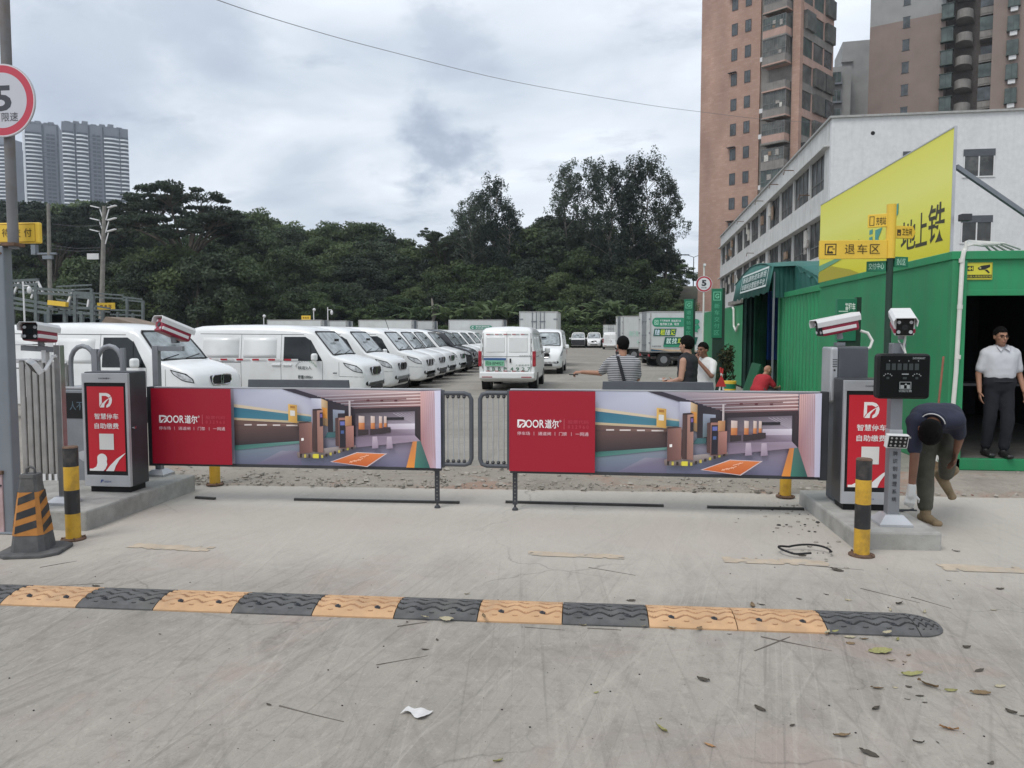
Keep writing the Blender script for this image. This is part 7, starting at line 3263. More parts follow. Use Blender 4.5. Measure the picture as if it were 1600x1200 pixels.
def remesh(mb, voxel, smooth=4, fac=.5):
    me = bpy.data.meshes.new('tmp')
    me.from_pydata(mb.v, [], mb.f)
    o = bpy.data.objects.new('tmp', me)
    COL.objects.link(o)
    r = o.modifiers.new('r', 'REMESH')
    r.mode = 'VOXEL'
    r.voxel_size = voxel
    r.use_smooth_shade = True
    if smooth:
        s = o.modifiers.new('s', 'SMOOTH')
        s.iterations = smooth
        s.factor = fac
    dg = bpy.context.evaluated_depsgraph_get()
    out = bpy.data.meshes.new_from_object(o.evaluated_get(dg))
    bpy.data.objects.remove(o)
    bpy.data.meshes.remove(me)
    return out


def part(name, me, m, parent, crumple=0.0, sc=14):
    if crumple:
        n = len(me.vertices)
        nr = [v.normal.copy() for v in me.vertices]
        for v, q in zip(me.vertices, nr):
            p = v.co
            k = noise.noise(Vector((p.x * sc, p.y * sc, p.z * sc * .6))) + .5 * noise.noise(Vector((p.x * sc * 2.3, p.y * sc * 2.3, p.z * sc * 2.0)))
            v.co = p + q * (k * crumple)
    me.materials.clear()
    me.materials.append(m)
    for p in me.polygons:
        p.use_smooth = True
    o = bpy.data.objects.new(name, me)
    COL.objects.link(o)
    o.parent = parent
    KIDS.setdefault(parent.name, []).append(o)
    return o


def hand(mb, wrist, d, n, curl=.5, s=1.0, thumb_side=1):
    """palm, four fingers of different length and a thumb off the side of the palm; n = direction the palm faces"""
    wrist, d, n = Vector(wrist), Vector(d).normalized(), Vector(n).normalized()
    n = (n - d * n.dot(d)).normalized()
    sd_ = d.cross(n).normalized() * thumb_side
    k = wrist + d * .085 * s
    for q in (-.028, -.01, .01, .028):
        mb.cap(wrist + d * .02 * s + sd_ * q * .75 * s, k + sd_ * q * s, .013 * s, .0115 * s, 8)
    for i, (off, ln) in enumerate(((.030, .066), (.010, .075), (-.010, .070), (-.029, .054))):
        p = k + sd_ * off * s
        ang = curl * (.7 + .12 * i)
        for j, fr in enumerate((.45, .32, .25)):
            ang2 = ang * (j + 1)
            dr = d * math.cos(ang2) + n * math.sin(ang2)
            q = p + dr * ln * fr * s * 1.15
            mb.cap(p, q, (.0092 - .0009 * j) * s, (.0086 - .0011 * j) * s, 8)
            p = q
    p = wrist + d * .025 * s + sd_ * .026 * s
    q = p + (d * .6 + sd_ * .75 + n * .25).normalized() * .042 * s
    mb.cap(p, q, .012 * s, .0105 * s, 8)
    mb.cap(q, q + (d * .9 + sd_ * .2 + n * (.3 + curl * .5)).normalized() * .034 * s, .0105 * s, .0075 * s, 8)


def head(mb, c, up, fwd, s=1.0):
    """skull, jaw, nose, ears, brow; returns the head's matrix (x right, y forward, z up)"""
    up, fwd = Vector(up).normalized(), Vector(fwd).normalized()
    fwd = (fwd - up * fwd.dot(up)).normalized()
    rt = fwd.cross(up)
    M = Matrix(((rt.x, fwd.x, up.x, c[0]), (rt.y, fwd.y, up.y, c[1]), (rt.z, fwd.z, up.z, c[2]), (0, 0, 0, 1))) @ Matrix.Scale(s, 4)
    mb.ell((0, -.012, .025), (.074, .094, .094), 20, 14, 0, M)
    mb.ell((0, .018, -.035), (.060, .070, .082), 18, 12, 0, M)
    mb.ell((0, .052, -.085), (.032, .030, .026), 12, 8, 0, M)
    mb.ell((0, .074, .022), (.05, .018, .013), 12, 8, 0, M)
    mb.cap(M @ Vector((0, .084, .008)), M @ Vector((0, .103, -.032)), .009 * s, .0135 * s, 8)
    mb.cap(M @ Vector((-.016, .084, -.066)), M @ Vector((.016, .084, -.066)), .009 * s, .009 * s, 8)
    for q in (-1, 1):
        mb.ell((q * .076, -.008, -.005), (.011, .022, .032), 10, 8, 0, M)
        mb.ell((q * .042, .050, -.02), (.025, .028, .022), 10, 8, 0, M)
    return M


def hair(M, parent, front=.05, nape=-.05, puff=1.0, m=None):
    mb = MB()
    vs, fs = [], []
    n, k = 36, 22
    for i in range(k + 1):
        th = math.pi * i / k
        for j in range(n):
            ph = 2 * math.pi * j / n
            x, y, z = math.sin(th) * math.cos(ph), math.sin(th) * math.sin(ph), math.cos(th)
            rg = 1 + (.05 * noise.noise(Vector((x * 5, y * 5, z * 5))) + .035 * noise.noise(Vector((x * 17, y * 17, z * 9)))) * puff
            vs.append((x * .083 * rg * puff, y * .104 * rg * puff - .014, z * .103 * rg * puff + .030))
    for i in range(k):
        for j in range(n):
            a_ = [i * n + j, i * n + (j + 1) % n, (i + 1) * n + (j + 1) % n, (i + 1) * n + j]
            cz = sum(vs[q][2] for q in a_) / 4
            cy = sum(vs[q][1] for q in a_) / 4
            lim = nape + (front - nape) * max(0, min(1, (cy + .03) / .09))
            if cz > lim:
                fs.append((a_[0], a_[3], a_[2], a_[1]))
    mb.add(vs, fs, 0, True, None, M)
    o = mb.obj('hair', m or HAIR, parent, sharp=180)
    md = o.modifiers.new('thick', 'SOLIDIFY')
    md.thickness = .012
    return o


def face_bits(M, parent, glasses=False):
    q = MB()
    for s_ in (-1, 1):
        q.ell((s_ * .031, .079, -.002), (.0115, .006, .0055), 10, 6, 0, M)
    o = q.obj('eyes', mat('eye', (.03, .025, .022), .2), parent)
    q = MB()
    for s_ in (-1, 1):
        q.tube([M @ Vector((s_ * .012, .090, .018)), M @ Vector((s_ * .032, .089, .024)), M @ Vector((s_ * .052, .078, .018))], .004, 6)
    q.obj('eyebrows', HAIR, parent)
    q = MB()
    q.cap(M @ Vector((-.02, .089, -.064)), M @ Vector((.02, .089, -.064)), .0045, .0045, 6)
    q.obj('lips', mat('lips', (.24, .09, .075), .5), parent)
    if glasses:
        q = MB()
        for s_ in (-1, 1):
            pts = [M @ Vector((s_ * .034 + .024 * math.cos(a_), .098, .0 + .016 * math.sin(a_))) for a_ in [2 * math.pi * i / 16 for i in range(17)]]
            q.tube(pts, .0022, 6)
            q.tube([M @ Vector((s_ * .058, .096, .004)), M @ Vector((s_ * .082, .0, .008))], .002, 6)
        q.tube([M @ Vector((-.01, .1, .003)), M @ Vector((.01, .1, .003))], .002, 6)
        q.obj('glasses', M_['black_plastic'], parent)


def boot(mb, ankle, toe_dir, up, L_=.26, w=.045, shaft=.10):
    a_, f_, u_ = Vector(ankle), Vector(toe_dir).normalized(), Vector(up).normalized()
    heel = a_ - f_ * .055 - u_ * .055
    toe = a_ + f_ * (L_ - .09) - u_ * .062
    mb.cap(heel, a_ + f_ * .06 - u_ * .05, w * .85, w, 12)
    mb.cap(a_ + f_ * .04 - u_ * .05, toe, w, w * .72, 12)
    sd_ = f_.cross(u_).normalized()
    mb.cap(toe + sd_ * .014, toe - sd_ * .014 + f_ * .004, w * .68, w * .68, 12)
    mb.cap(a_ - u_ * .03, a_ + u_ * shaft, w * 1.02, w * .98, 12)


def limb(mb, pts, rs):
    for i in range(len(pts) - 1):
        mb.cap(pts[i], pts[i + 1], rs[i], rs[i + 1])


def figure(label, loc, rz, J, top, legs_m, shoe_m, skin, hair_kw=None, sleeves='short', glasses=False, sc=1.0, group=None, tuck=False, hands=('relaxed', 'relaxed'), build=1.0, glove=None):
    """J: joints in the person's frame (x right, y forward, z up), metres for a 1.70 m body"""
    t = thing('person', label, 'person', loc, rz, group)
    t.scale = (sc, sc, sc)
    V = {k: Vector(v) for k, v in J.items()}
    sR, sL, hR, hL = V['shR'], V['shL'], V['hipR'], V['hipL']
    nb, pel = V['neck'], (hR + hL) / 2
    ax = (sR - sL).normalized()
    hx = (hR - hL).normalized()
    chest = nb.lerp(pel, .30)
    waist = nb.lerp(pel, .68)
    b = build

    def torso(mb, e, low=True):
        mb.cap(sL - Vector((0, 0, .012)), sR - Vector((0, 0, .012)), .053 + e, .053 + e)
        q0 = nb.lerp(pel, .07)
        mb.cap(q0 - ax * .055, q0 + ax * .055, .058 + e * .6, .058 + e * .6)
        prof = ((.13, .095, .072), (.3, .084, .104), (.5, .078, .102), (.68, .070, .099), (.89, .078, .106))
        n_ = 16
        for i in range(n_ + 1):
            k = .13 + (.89 if low else .70) * i / n_ - .13 * i / n_
            for (k0, h0, r0), (k1, h1, r1) in zip(prof, prof[1:]):
                if k0 <= k <= k1 + 1e-6:
                    u = (k - k0) / (k1 - k0)
                    u = u * u * (3 - 2 * u)
                    c, hw, rr_ = nb.lerp(pel, k), (h0 + (h1 - h0) * u) * b, (r0 + (r1 - r0) * u) * b + e
                    wx = ax.lerp(hx, k).normalized()
                    mb.cap(c - wx * hw, c + wx * hw, rr_, rr_)
                    break
    bd = MB()
    torso(bd, 0)
    bd.cap(nb, V['head'] - (V['head'] - nb).normalized() * .03, .056, .052)
    hm_ = head(bd, V['head'], V['head_up'], V['head_fwd'])
    for s_, S_ in ((1, 'R'), (-1, 'L')):
        limb(bd, [V['sh' + S_], V['el' + S_], V['wr' + S_]], [.050, .038, .026])
        limb(bd, [V['hip' + S_], V['kn' + S_], V['an' + S_]], [.078, .054, .038])
        dr = (V['wr' + S_] - V['el' + S_])
        dr = V.get('hd' + S_, dr)
        nn = V.get('hn' + S_, Vector((-s_, .2, 0)))
        curl = .85 if hands[0 if s_ > 0 else 1] == 'grip' else .32
        if glove != S_:
            hand(bd, V['wr' + S_], dr, nn, curl, 1.0, V.get('ht' + S_, Vector((1 if s_ > 0 else -1, 0, 0))).x)
    part('body', remesh(bd, .0065, 3), skin, t)
    if glove:
        g = MB()
        S_ = glove
        hand(g, V['wr' + S_], V.get('hd' + S_), V.get('hn' + S_), .8, 1.12, 1)
        g.cap(V['wr' + S_] + (V['el' + S_] - V['wr' + S_]).normalized() * .05, V['wr' + S_] + V['hd' + S_].normalized() * .03, .034, .036)
        part('glove', remesh(g, .0065, 2), mat('white_cotton_glove', (.62, .62, .60), .9, var=.1), t)
    sh_ = MB()
    torso(sh_, .020, not tuck)
    if tuck:
        sh_.cap(waist - hx * .07 * b, waist + hx * .07 * b, .118 * b, .118 * b)
    for S_ in 'RL':
        if sleeves == 'short':
            k = V['sh' + S_].lerp(V['el' + S_], .78)
            limb(sh_, [V['sh' + S_], k], [.066, .061])
    if sleeves == 'none':
        sh_ = MB()
        mb = sh_
        for q in (chest, chest.lerp(waist, .5), waist, pel + (waist - pel).normalized() * .05, nb.lerp(chest, .55)):
            mb.cap(q - ax * .078 * b, q + ax * .078 * b, .108 * b + .01, .108 * b + .01)
        mb.cap(nb - ax * .10, nb + ax * .10, .05, .05)
    part('shirt', remesh(sh_, .010, 26), top, t, .006, 8)
    pt_ = MB()
    pl = pel + (waist - pel).normalized() * (.06 if not tuck else .09)
    e = .02 if not tuck else .012
    pt_.cap(pl - hx * .075 * b, pl + hx * .075 * b, .105 * b + e * (.6 if not tuck else 1), .105 * b + e * (.6 if not tuck else 1))
    pl2 = pel + (waist - pel).normalized() * .055
    pt_.cap(pl2 - hx * .078 * b, pl2 + hx * .078 * b, .112 * b + .008, .112 * b + .008)
    pt_.cap(pel - hx * .07, pel + hx * .07, .105 + e * .5, .105 + e * .5)
    for S_ in 'RL':
        limb(pt_, [V['hip' + S_], V['kn' + S_], V['an' + S_].lerp(V['kn' + S_], .12)], [.098, .080, .066])
    part('trousers', remesh(pt_, .010, 20), legs_m, t, .006, 10)
    for S_ in 'RL':
        bt = MB()
        kn, an = V['kn' + S_], V['an' + S_]
        f_ = V.get('toe' + S_, Vector((0, 1, 0)))
        u_ = V.get('ftu' + S_, Vector((0, 0, 1)))
        boot(bt, an, f_, u_, shaft=.10 if shoe_m.name.startswith('tan') else .03)
        part('shoe', remesh(bt, .008, 3), shoe_m, t)
    if hair_kw is not None:
        hair(hm_, t, **hair_kw)
    face_bits(hm_, t, glasses)
    return t, hm_, V


def stand(**kw):
    J = dict(head=(0, .02, 1.575), head_up=(0, 0, 1), head_fwd=(0, 1, 0), neck=(0, -.01, 1.425), shR=(.175, -.01, 1.352), shL=(-.175, -.01, 1.352), elR=(.235, -.03, 1.10), elL=(-.235, -.03, 1.10),
             wrR=(.245, .05, .86), wrL=(-.245, .05, .86), hipR=(.085, 0, .91), hipL=(-.085, 0, .91), knR=(.10, .03, .49), knL=(-.10, .03, .49), anR=(.105, -.02, .095), anL=(-.105, -.02, .095))
    J.update(kw)
    return J


def striped_mat():
    m = mat('striped_jersey', (.2, .2, .2), .85)
    t = m.node_tree
    b = t.nodes['Principled BSDF']
    N, L = t.nodes.new, t.links.new
    tc = N('ShaderNodeTexCoord')
    s = N('ShaderNodeSeparateXYZ')
    L(tc.outputs['Object'], s.inputs[0])
    k = N('ShaderNodeMath')
    k.operation = 'MULTIPLY'
    k.inputs[1].default_value = 42
    L(s.outputs[2], k.inputs[0])
    f_ = N('ShaderNodeMath')
    f_.operation = 'FRACT'
    L(k.outputs[0], f_.inputs[0])
    r = N('ShaderNodeValToRGB')
    r.color_ramp.interpolation = 'CONSTANT'
    r.color_ramp.elements[0].color = (.075, .08, .09, 1)
    r.color_ramp.elements[1].position = .58
    r.color_ramp.elements[1].color = (.46, .46, .47, 1)
    L(f_.outputs[0], r.inputs[0])
    L(r.outputs[0], b.inputs['Base Color'])
    return m


BLKCL = mat('black_cloth', (.014, .015, .019), .85, var=.2)
NAVY = mat('navy_cloth', (.018, .021, .042), .85, var=.2, scale=8)
INK = mat('dark_trouser_cloth', (.007, .008, .013), .85, var=.2)
KHAKI = mat('dusty_khaki_cloth', (.085, .082, .062), .9, var=.22, scale=7, dirt=(.16, .15, .125), dirt_amt=.4, dscale=9)
TAN = mat('tan_suede', (.26, .19, .11), .85, var=.2, scale=12)
WCL = mat('white_cotton', (.62, .62, .61), .9, var=.05)
PALE = mat('pale_grey_shirt', (.52, .53, .56), .85, var=.05)
DKSH = mat('dark_leather', (.02, .02, .02), .4)
GREYT = mat('grey_trouser_cloth', (.06, .065, .07), .85, var=.15)

# man in striped polo, back to the street, left arm held out with a phone
X_ = PY(973, 560, 10.0).x
p1, hm1, V1 = figure('man in a striped polo seen from behind, holding a phone out to the left', (X_, 10.0, 0), R(6), stand(
    elL=(-.285, .10, 1.195), wrL=(-.535, .19, 1.205), hdL=(-1, .18, -.05), hnL=(0, .3, -1), htL=(-1, 0, 0), elR=(.215, .08, 1.12), wrR=(.12, .28, 1.02), head_fwd=(-.25, 1, 0)),
    striped_mat(), GREYT, DKSH, SKIN, dict(front=.05, nape=-.075), hands=('relaxed', 'grip'), sc=.955, build=1.03)
ph = thing('phone', 'dark phone held out by the striped polo man', 'phone', p1.location, R(6))
ph.scale = (.955,) * 3
mb = MB()
mb.box((-.71, .155, 1.165), (-.585, .235, 1.177), 0)
mb.obj('phone_body', M_['black_plastic'], ph, .004)
bg = thing('shoulder_bag', 'dark shoulder bag strap worn across the striped back', 'bag', p1.location, R(6))
bg.scale = (.955,) * 3
mb = MB()
pts = [(-.07, .05, 1.475), (-.075, -.075, 1.42), (-.05, -.145, 1.30), (-.01, -.155, 1.15), (.03, -.15, 1.0), (.12, -.12, .92), (.2, .0, .90)]
for a_, b_ in zip(pts, pts[1:]):
    mb.bar(a_, b_, .008, .042, up=(1, 0, 0))
mb.obj('strap', BLKCL, bg)
mb = MB()
mb.box((.12, -.02, .78), (.21, .16, .95))
mb.obj('pouch', BLKCL, bg, .02)

# man in black tank top, profile to the left
X_ = PY(1074, 560, 10.6).x
p2, hm2, V2 = figure('man in a black tank top in profile, holding a phone', (X_, 10.6, 0), R(62), stand(
    elL=(-.225, .0, 1.105), wrL=(-.12, .22, 1.035), hdL=(.45, 1, .05), hnL=(.3, -.1, 1), elR=(.23, .02, 1.10), wrR=(.10, .23, 1.03), hdR=(-.45, 1, .1), hnR=(-.6, 0, .6), head_fwd=(.12, 1, -.03)),
    BLKCL, GREYT, DKSH, mat('fair_skin', (.42, .235, .165), .55, var=.1, scale=9), dict(front=.052, nape=-.06, puff=1.06), sleeves='none', hands=('relaxed', 'grip'), sc=.955, build=1.02)
ph = thing('phone', 'pale phone in the hand of the tank top man', 'phone', p2.location, R(62))
ph.scale = (.955,) * 3
mb = MB()
mb.box((-.10, .27, 1.075), (-.02, .40, 1.085))
mb.obj('phone_body', M_['white_plastic'], ph, .004)

# man in white tee, hand at his mouth
X_ = PY(1101, 560, 11.6).x
figure('man in a white tee with a hand raised to his mouth', (X_, 11.6, 0), R(128), stand(
    elL=(-.285, .13, 1.155), wrL=(-.085, .24, 1.40), hdL=(.5, .0, .75), hnL=(.4, -.9, 0), elR=(.23, .03, 1.10), wrR=(.18, .2, .92), head=(0, .05, 1.565), head_fwd=(-.1, 1, -.3)),
    WCL, GREYT, DKSH, SKIN_D, dict(front=.06, nape=-.03), hands=('relaxed', 'grip'), sc=.905, build=1.03)

# man in the doorway
X_ = PY(1563, 560, 10.0).x
figure('man in a pale short sleeved shirt and dark trousers standing in the container doorway', (X_, 10.0, .145), R(180), stand(
    head=(.03, .05, 1.56), head_fwd=(-.08, 1, -.28), elR=(.245, -.03, 1.08), wrR=(.255, .04, .85), elL=(-.245, -.02, 1.08), wrL=(-.275, .06, .86), hnR=(-1, .2, 0), hnL=(1, .2, 0), anR=(.11, -.06, .095), knR=(.105, .01, .49), anL=(-.06, .05, .095), knL=(-.085, .07, .49)),
    PALE, INK, DKSH, SKIN, dict(front=.055, nape=-.03), tuck=True, glasses=True, sc=.945, build=1.02)

dman = [o for o in COL.objects if o.get('label', '').startswith('man in a pale short sleeved')][0]
q = MB()
for s_ in (-1, 1):
    q.add([(s_ * .012, .085, 1.405), (s_ * .062, .045, 1.452), (s_ * .075, .075, 1.425), (s_ * .052, .118, 1.372)], [(0, 1, 2, 3)])
    q.add([(s_ * .062, .045, 1.452), (s_ * .06, -.05, 1.462), (s_ * .075, -.055, 1.43), (s_ * .078, .075, 1.425)], [(0, 1, 2, 3)])
o = q.obj('collar', PALE, dman)
o.modifiers.new('thick', 'SOLIDIFY').thickness = .008
q = MB()
q.tube([(.172 * math.cos(a_), .005 + .128 * math.sin(a_), .985) for a_ in [2 * math.pi * i / 32 for i in range(33)]], .012, 6)
o = q.obj('belt', BLKCL, dman)
# worker bending over beside the right island (built in world directions, feet at the origin)
wl = Vector((2.85, 7.0, 0))
L = lambda px, py, Y: PY(px, py, Y + .28) - wl
Jw = dict(head=L(1452, 674, 6.30), head_up=(-.12, -.72, -.38), head_fwd=(-.12, .35, -.95), neck=L(1460, 655, 6.44), shR=L(1429, 657, 6.46), shL=L(1495, 655, 6.48), elR=L(1429, 713, 6.40), elL=L(1499, 684, 6.60),
          wrR=L(1424, 768, 6.42), wrL=L(1494, 706, 6.70), hipR=L(1453, 652, 7.02), hipL=L(1482, 652, 7.04), knR=L(1446, 716, 6.86), knL=L(1482, 706, 6.82), anR=L(1446, 800, 6.80), anL=L(1478, 744, 7.05),
          hdR=(-.12, -.02, -1), hnR=(.2, .9, .1), hdL=(-.1, .2, -1), hnL=(-1, .1, 0), toeR=(.18, -1, 0), toeL=(.42, -.35, -.8), ftuL=(.35, -.55, .6))
figure('worker in a navy shirt and tan boots bending down beside the right island', wl, 0, Jw, NAVY, KHAKI, TAN, SKIN_D, dict(front=.035, nape=-.06, puff=1.05), hands=('grip', 'relaxed'), glove='R', build=1.08)
wk = [o for o in COL.objects if o.get('label', '').startswith('worker in a navy')][0]
nk, hd = Vector(Jw['neck']), Vector(Jw['head'])
ax_ = (hd - nk).normalized()
u_ = ax_.cross(Vector((0, 0, 1))).normalized()
v_ = u_.cross(ax_)
c_ = nk + ax_ * .035
ring = [c_ + u_ * .078 * math.cos(a_) + v_ * .078 * math.sin(a_) for a_ in [2 * math.pi * i / 28 for i in range(29)]]
q = MB()
q.tube(ring, .026, 8)
q.obj('collar', NAVY, wk)
q = MB()
q.tube([p + (p - c_).normalized() * .012 + ax_ * .026 for p in ring[:15]], .005, 6)
q.obj('collar_trim', WCL, wk)
q = thing('pliers', 'small pliers and wire ends under the gloved hand', 'pliers', (2.56, 6.78, .142))
mb = MB()
mb.tube([(-.03, 0, .012), (.05, .01, .012), (.10, .03, .02)], .008, 6)
mb.tube([(-.03, .02, .012), (.05, .012, .014), (.11, -.02, .02)], .008, 6)
mb.tube([(-.12, .0, .01), (-.05, .03, .012), (.0, .0, .012)], .005, 6)
mb.obj('tool', M_['dark_steel'], q)

# seated person in red at the tent
X_ = PY(1188, 590, 17.6).x
J = stand(head=(.0, .20, .83), head_up=(0, .6, 1), head_fwd=(0, 1, -.5), neck=(0, .10, .71), shR=(.17, .08, .68), shL=(-.17, .08, .68), elR=(.22, .22, .48), elL=(-.22, .22, .48), wrR=(.12, .42, .45), wrL=(-.12, .42, .45),
          hipR=(.09, -.06, .36), hipL=(-.09, -.06, .36), knR=(.13, .36, .40), knL=(-.13, .36, .40), anR=(.13, .34, .09), anL=(-.13, .34, .09))
figure('person in a red shirt hunched on a low stool at the tent opening', (X_, 17.6, 0), R(-62), J, mat('red_cotton', (.36, .02, .03), .9, var=.12), GREYT, DKSH, SKIN, None, build=1.08)
s = thing('stool', 'low stool under the person in red', 'stool', (X_, 17.6, 0), R(-62))
mb = MB()
mb.box((-.15, -.2, .20), (.15, .08, .235))
mb.obj('seat', M_['dark_steel'], s, .01)
for sx in (-.12, .12):
    for sy in (-.17, .05):
        mb = MB()
        mb.cyl((sx, sy, 0), (sx, sy, .2), .014, .014, 8)
        mb.obj('leg', M_['dark_steel'], s)

# ------------------------------------------------------------------ small things by the tent
x = PY(1131, 560, 20.4).x
t = thing('potted_shrub', 'reddish green potted shrub at the foot of the nearer green sign pillar', 'plant', (x, 20.2, 0))
rs = np.random.RandomState(77)
cs = [(rs.normal() * .16, rs.normal() * .16, rs.uniform(.5, 1.25)) for i in range(26)]
v, f = leaf_cloud(rs, cs, [(.13, .13, .16)] * 26, 60, .045)
mesh_np('leaves', v, f, foliage_mat('reddish_foliage', (.05, .06, .025), (.14, .085, .05)), t)
mb = MB()
mb.tube([(0, 0, 0), (0, 0, .32), (0, 0, .34)], [.14, .19, .19], 18)
mb.obj('pot', mat('terracotta', (.24, .11, .07), .8, var=.15), t)
mb = MB()
for i in range(7):
    mb.tube([(0, 0, .3), (rs.normal() * .08, rs.normal() * .08, .7), cs[i]], .012, 5)
mb.obj('stems', BARK, t)
x = PY(1127, 590, 16.5).x
t = thing('warning_pole', 'red and white striped folded warning poles above the right gate panel', 'barrier', (x, 16.5, 0))
for a_, b_ in (((-.09, 0, 0), (.03, 0, .93)), ((.12, 0, 0), (-.02, 0, .95))):
    for k in range(8):
        p_, q_ = Vector(a_).lerp(Vector(b_), k / 8), Vector(a_).lerp(Vector(b_), (k + 1) / 8)
        mb = MB()
        mb.cyl(p_, q_, .02, .02, 10)
        mb.obj('red_band' if k % 2 else 'white_band', M_['red_paint' if k % 2 else 'white_plastic'], t)
mb = MB()
mb.prism([(-.12, .55), (.10, .55), (.0, .80)], -.03, -.02, 'y')
mb.obj('pennant', M_['red_paint'], t)
x = PY(1140, 590, 17.5).x
t = thing('bucket', 'yellow plastic bucket beside the leaning green boards', 'bucket', (x, 17.5, 0))
for i, (z0, z1, m) in enumerate(((0, .44, 'yellow_sign'), (.44, .55, 'green_sign'), (.55, .61, 'yellow_sign'))):
    mb = MB()
    mb.tube([(0, 0, z0), (0, 0, z1)], [.12 + .05 * z0, .12 + .05 * z1], 22)
    mb.obj('bucket_wall' if i == 0 else 'band', M_[m], t)
x = PY(1163, 590, 19.2).x
t = thing('sheet_stack', 'dark green boards leaning at the tent opening', 'boards', (x, 19.2, 0))
for i in range(3):
    mb = MB()
    T = Matrix.Translation((.06 * i, .05 * i, 0)) @ Matrix.Rotation(R(17), 4, 'Y')
    mb.box((-.02, -.5, 0), (.02, .5, .98 - .05 * i), 0, T)
    mb.obj('board', M_['green_dark'], t, .004)

# ------------------------------------------------------------------ litter on the slab
LEAFM = [mat('dry_leaf_brown', (.17, .115, .06), .8, var=.25, scale=20), mat('dry_leaf_dark', (.06, .05, .038), .85, var=.3, scale=20), mat('dry_leaf_pale', (.36, .32, .22), .8, var=.2, scale=20), mat('dry_leaf_green', (.26, .25, .10), .8, var=.25, scale=20), mat('dry_leaf_orange', (.33, .18, .08), .8, var=.2, scale=20)]
LT = ['curled brown dry leaf lying on the concrete', 'dark withered leaf lying on the concrete', 'pale bleached dry leaf lying on the concrete', 'yellow green fallen leaf lying on the concrete', 'orange tan dry leaf lying on the concrete']


def leaf_mesh(seed, curl):
    r_ = random.Random(seed)
    mb = MB()
    n = 9
    vs, fs = [], []
    for i in range(n + 1):
        k = i / n
        w = .22 * math.sin(math.pi * min(1, k * 1.02)) ** .75 * (1 + .22 * r_.uniform(-1, 1)) + .006
        bx = k - .5
        z = .03 + curl * .34 * (k - .5) ** 2 * 2 + .06 * r_.uniform(0, 1)
        for j, s_ in enumerate((-1, -.5, 0, .5, 1)):
            vs.append((bx + .03 * r_.uniform(-1, 1), s_ * w * (1 - .35 * curl * abs(s_)) + .10 * (k - .5) ** 2 * (seed % 3 - 1), z + curl * (.22 * s_ * s_ * (1 if s_ > 0 else .5) + .05 * s_) + .03 * r_.uniform(-1, 1)))
    for i in range(n):
        for j in range(4):
            a_ = i * 5 + j
            fs.append((a_, a_ + 1, a_ + 6, a_ + 5))
    mb.add(vs, fs, 0, True)
    mb.tube([(-.5, 0, .06), (-.62, .03, .05)], .008, 5)
    return mb


LP = [leaf_mesh(i, .3 + .14 * i) for i in range(5)]
proto_l = {}
# (x, y) in 2x close-up pixels measured from (800, 820); length in those pixels; kind
leaves = [(1015, 143, 50, 1), (897, 232, 24, 1), (982, 218, 22, 1), (1050, 237, 24, 2), (1210, 248, 46, 1), (1365, 175, 18, 1), (1525, 201, 34, 1), (1505, 268, 24, 2), (1183, 268, 28, 2), (1290, 274, 28, 2), (372, 238, 38, 1),
          (752, 253, 60, 0), (778, 250, 30, 1), (220, 315, 34, 2), (412, 318, 28, 2), (500, 322, 40, 2), (585, 323, 34, 0), (680, 342, 20, 1), (985, 338, 44, 2), (1010, 334, 32, 3), (1055, 352, 46, 2), (1058, 372, 34, 0), (1100, 358, 34, 0),
          (1172, 338, 44, 2), (1205, 360, 30, 3), (1150, 398, 92, 3), (1240, 408, 26, 0), (1185, 425, 34, 2), (1226, 429, 18, 2), (1420, 385, 34, 1), (1460, 457, 48, 1), (1250, 470, 86, 3), (1300, 504, 80, 0), (1240, 508, 24, 1), (1370, 520, 54, 3),
          (1462, 528, 78, 0), (1525, 506, 44, 2), (1140, 512, 48, 0), (1197, 510, 20, 2), (1236, 546, 22, 1), (1275, 535, 34, 1), (1290, 556, 20, 1), (1136, 575, 50, 1), (1365, 640, 68, 4), (1270, 682, 44, 1), (1115, 716, 76, 1), (1030, 660, 70, 0),
          (875, 628, 32, 1), (464, 606, 22, 2), (468, 640, 76, 3), (618, 690, 54, 4), (263, 525, 26, 3), (597, 487, 56, 1), (775, 577, 54, 1), (1560, 588, 44, 1), (1596, 598, 24, 1), (1500, 745, 34, 1), (1388, 83, 30, 1), (930, 70, 20, 1),
          (905, 98, 34, 1), (780, 95, 12, 1), (1330, 720 - 40, 20, 1)]
leaves += [((x / 2 - 800 + 0) * 2, (20 + y / 2) * 2, l_, k) for x, y, l_, k in ((1395, 256, 60, 2), (1327, 248, 36, 2), (1512, 248, 52, 0), (1328, 350, 34, 1), (1366, 320, 24, 1), (1272, 264, 20, 1), (1460, 177, 24, 2), (1556, 700, 46, 3), (300, 152, 40, 1), (840, 523, 30, 1), (500, 302, 16, 1))]
for i, (x, y, l_, k) in enumerate(leaves):
    px, py = 800 + x / 2, 820 + y / 2
    on_bump = False
    p = PZ(px, py, .001)
    d = (p - B0).dot(bn)
    zz = .001
    if 0.0 < d < BW and (p - B0).dot(bd) < ml * 11.3:
        zz = BH * math.sin(math.pi * min(1, max(0, d / BW))) ** .75 + .002
        p = PZ(px, py, zz)
    s_ = l_ / 2 / (FPX / p.y) * .78
    key = (k, i % 5)
    if key not in proto_l:
        o = LP[i % 5].obj('dry_leaf', LEAFM[k])
        proto_l[key] = o
    else:
        o = proto_l[key].copy()
        COL.objects.link(o)
    o.location = p
    o.scale = (s_, s_ * rr.uniform(.75, 1.25), s_ * rr.uniform(.5, .85))
    o.rotation_euler = (rr.uniform(-.15, .15), rr.uniform(-.1, .1), rr.gauss(-.2, .7) + (math.pi if rr.random() < .5 else 0))
    tag(o, LT[k], 'leaf', 'dry leaves fallen on the concrete')
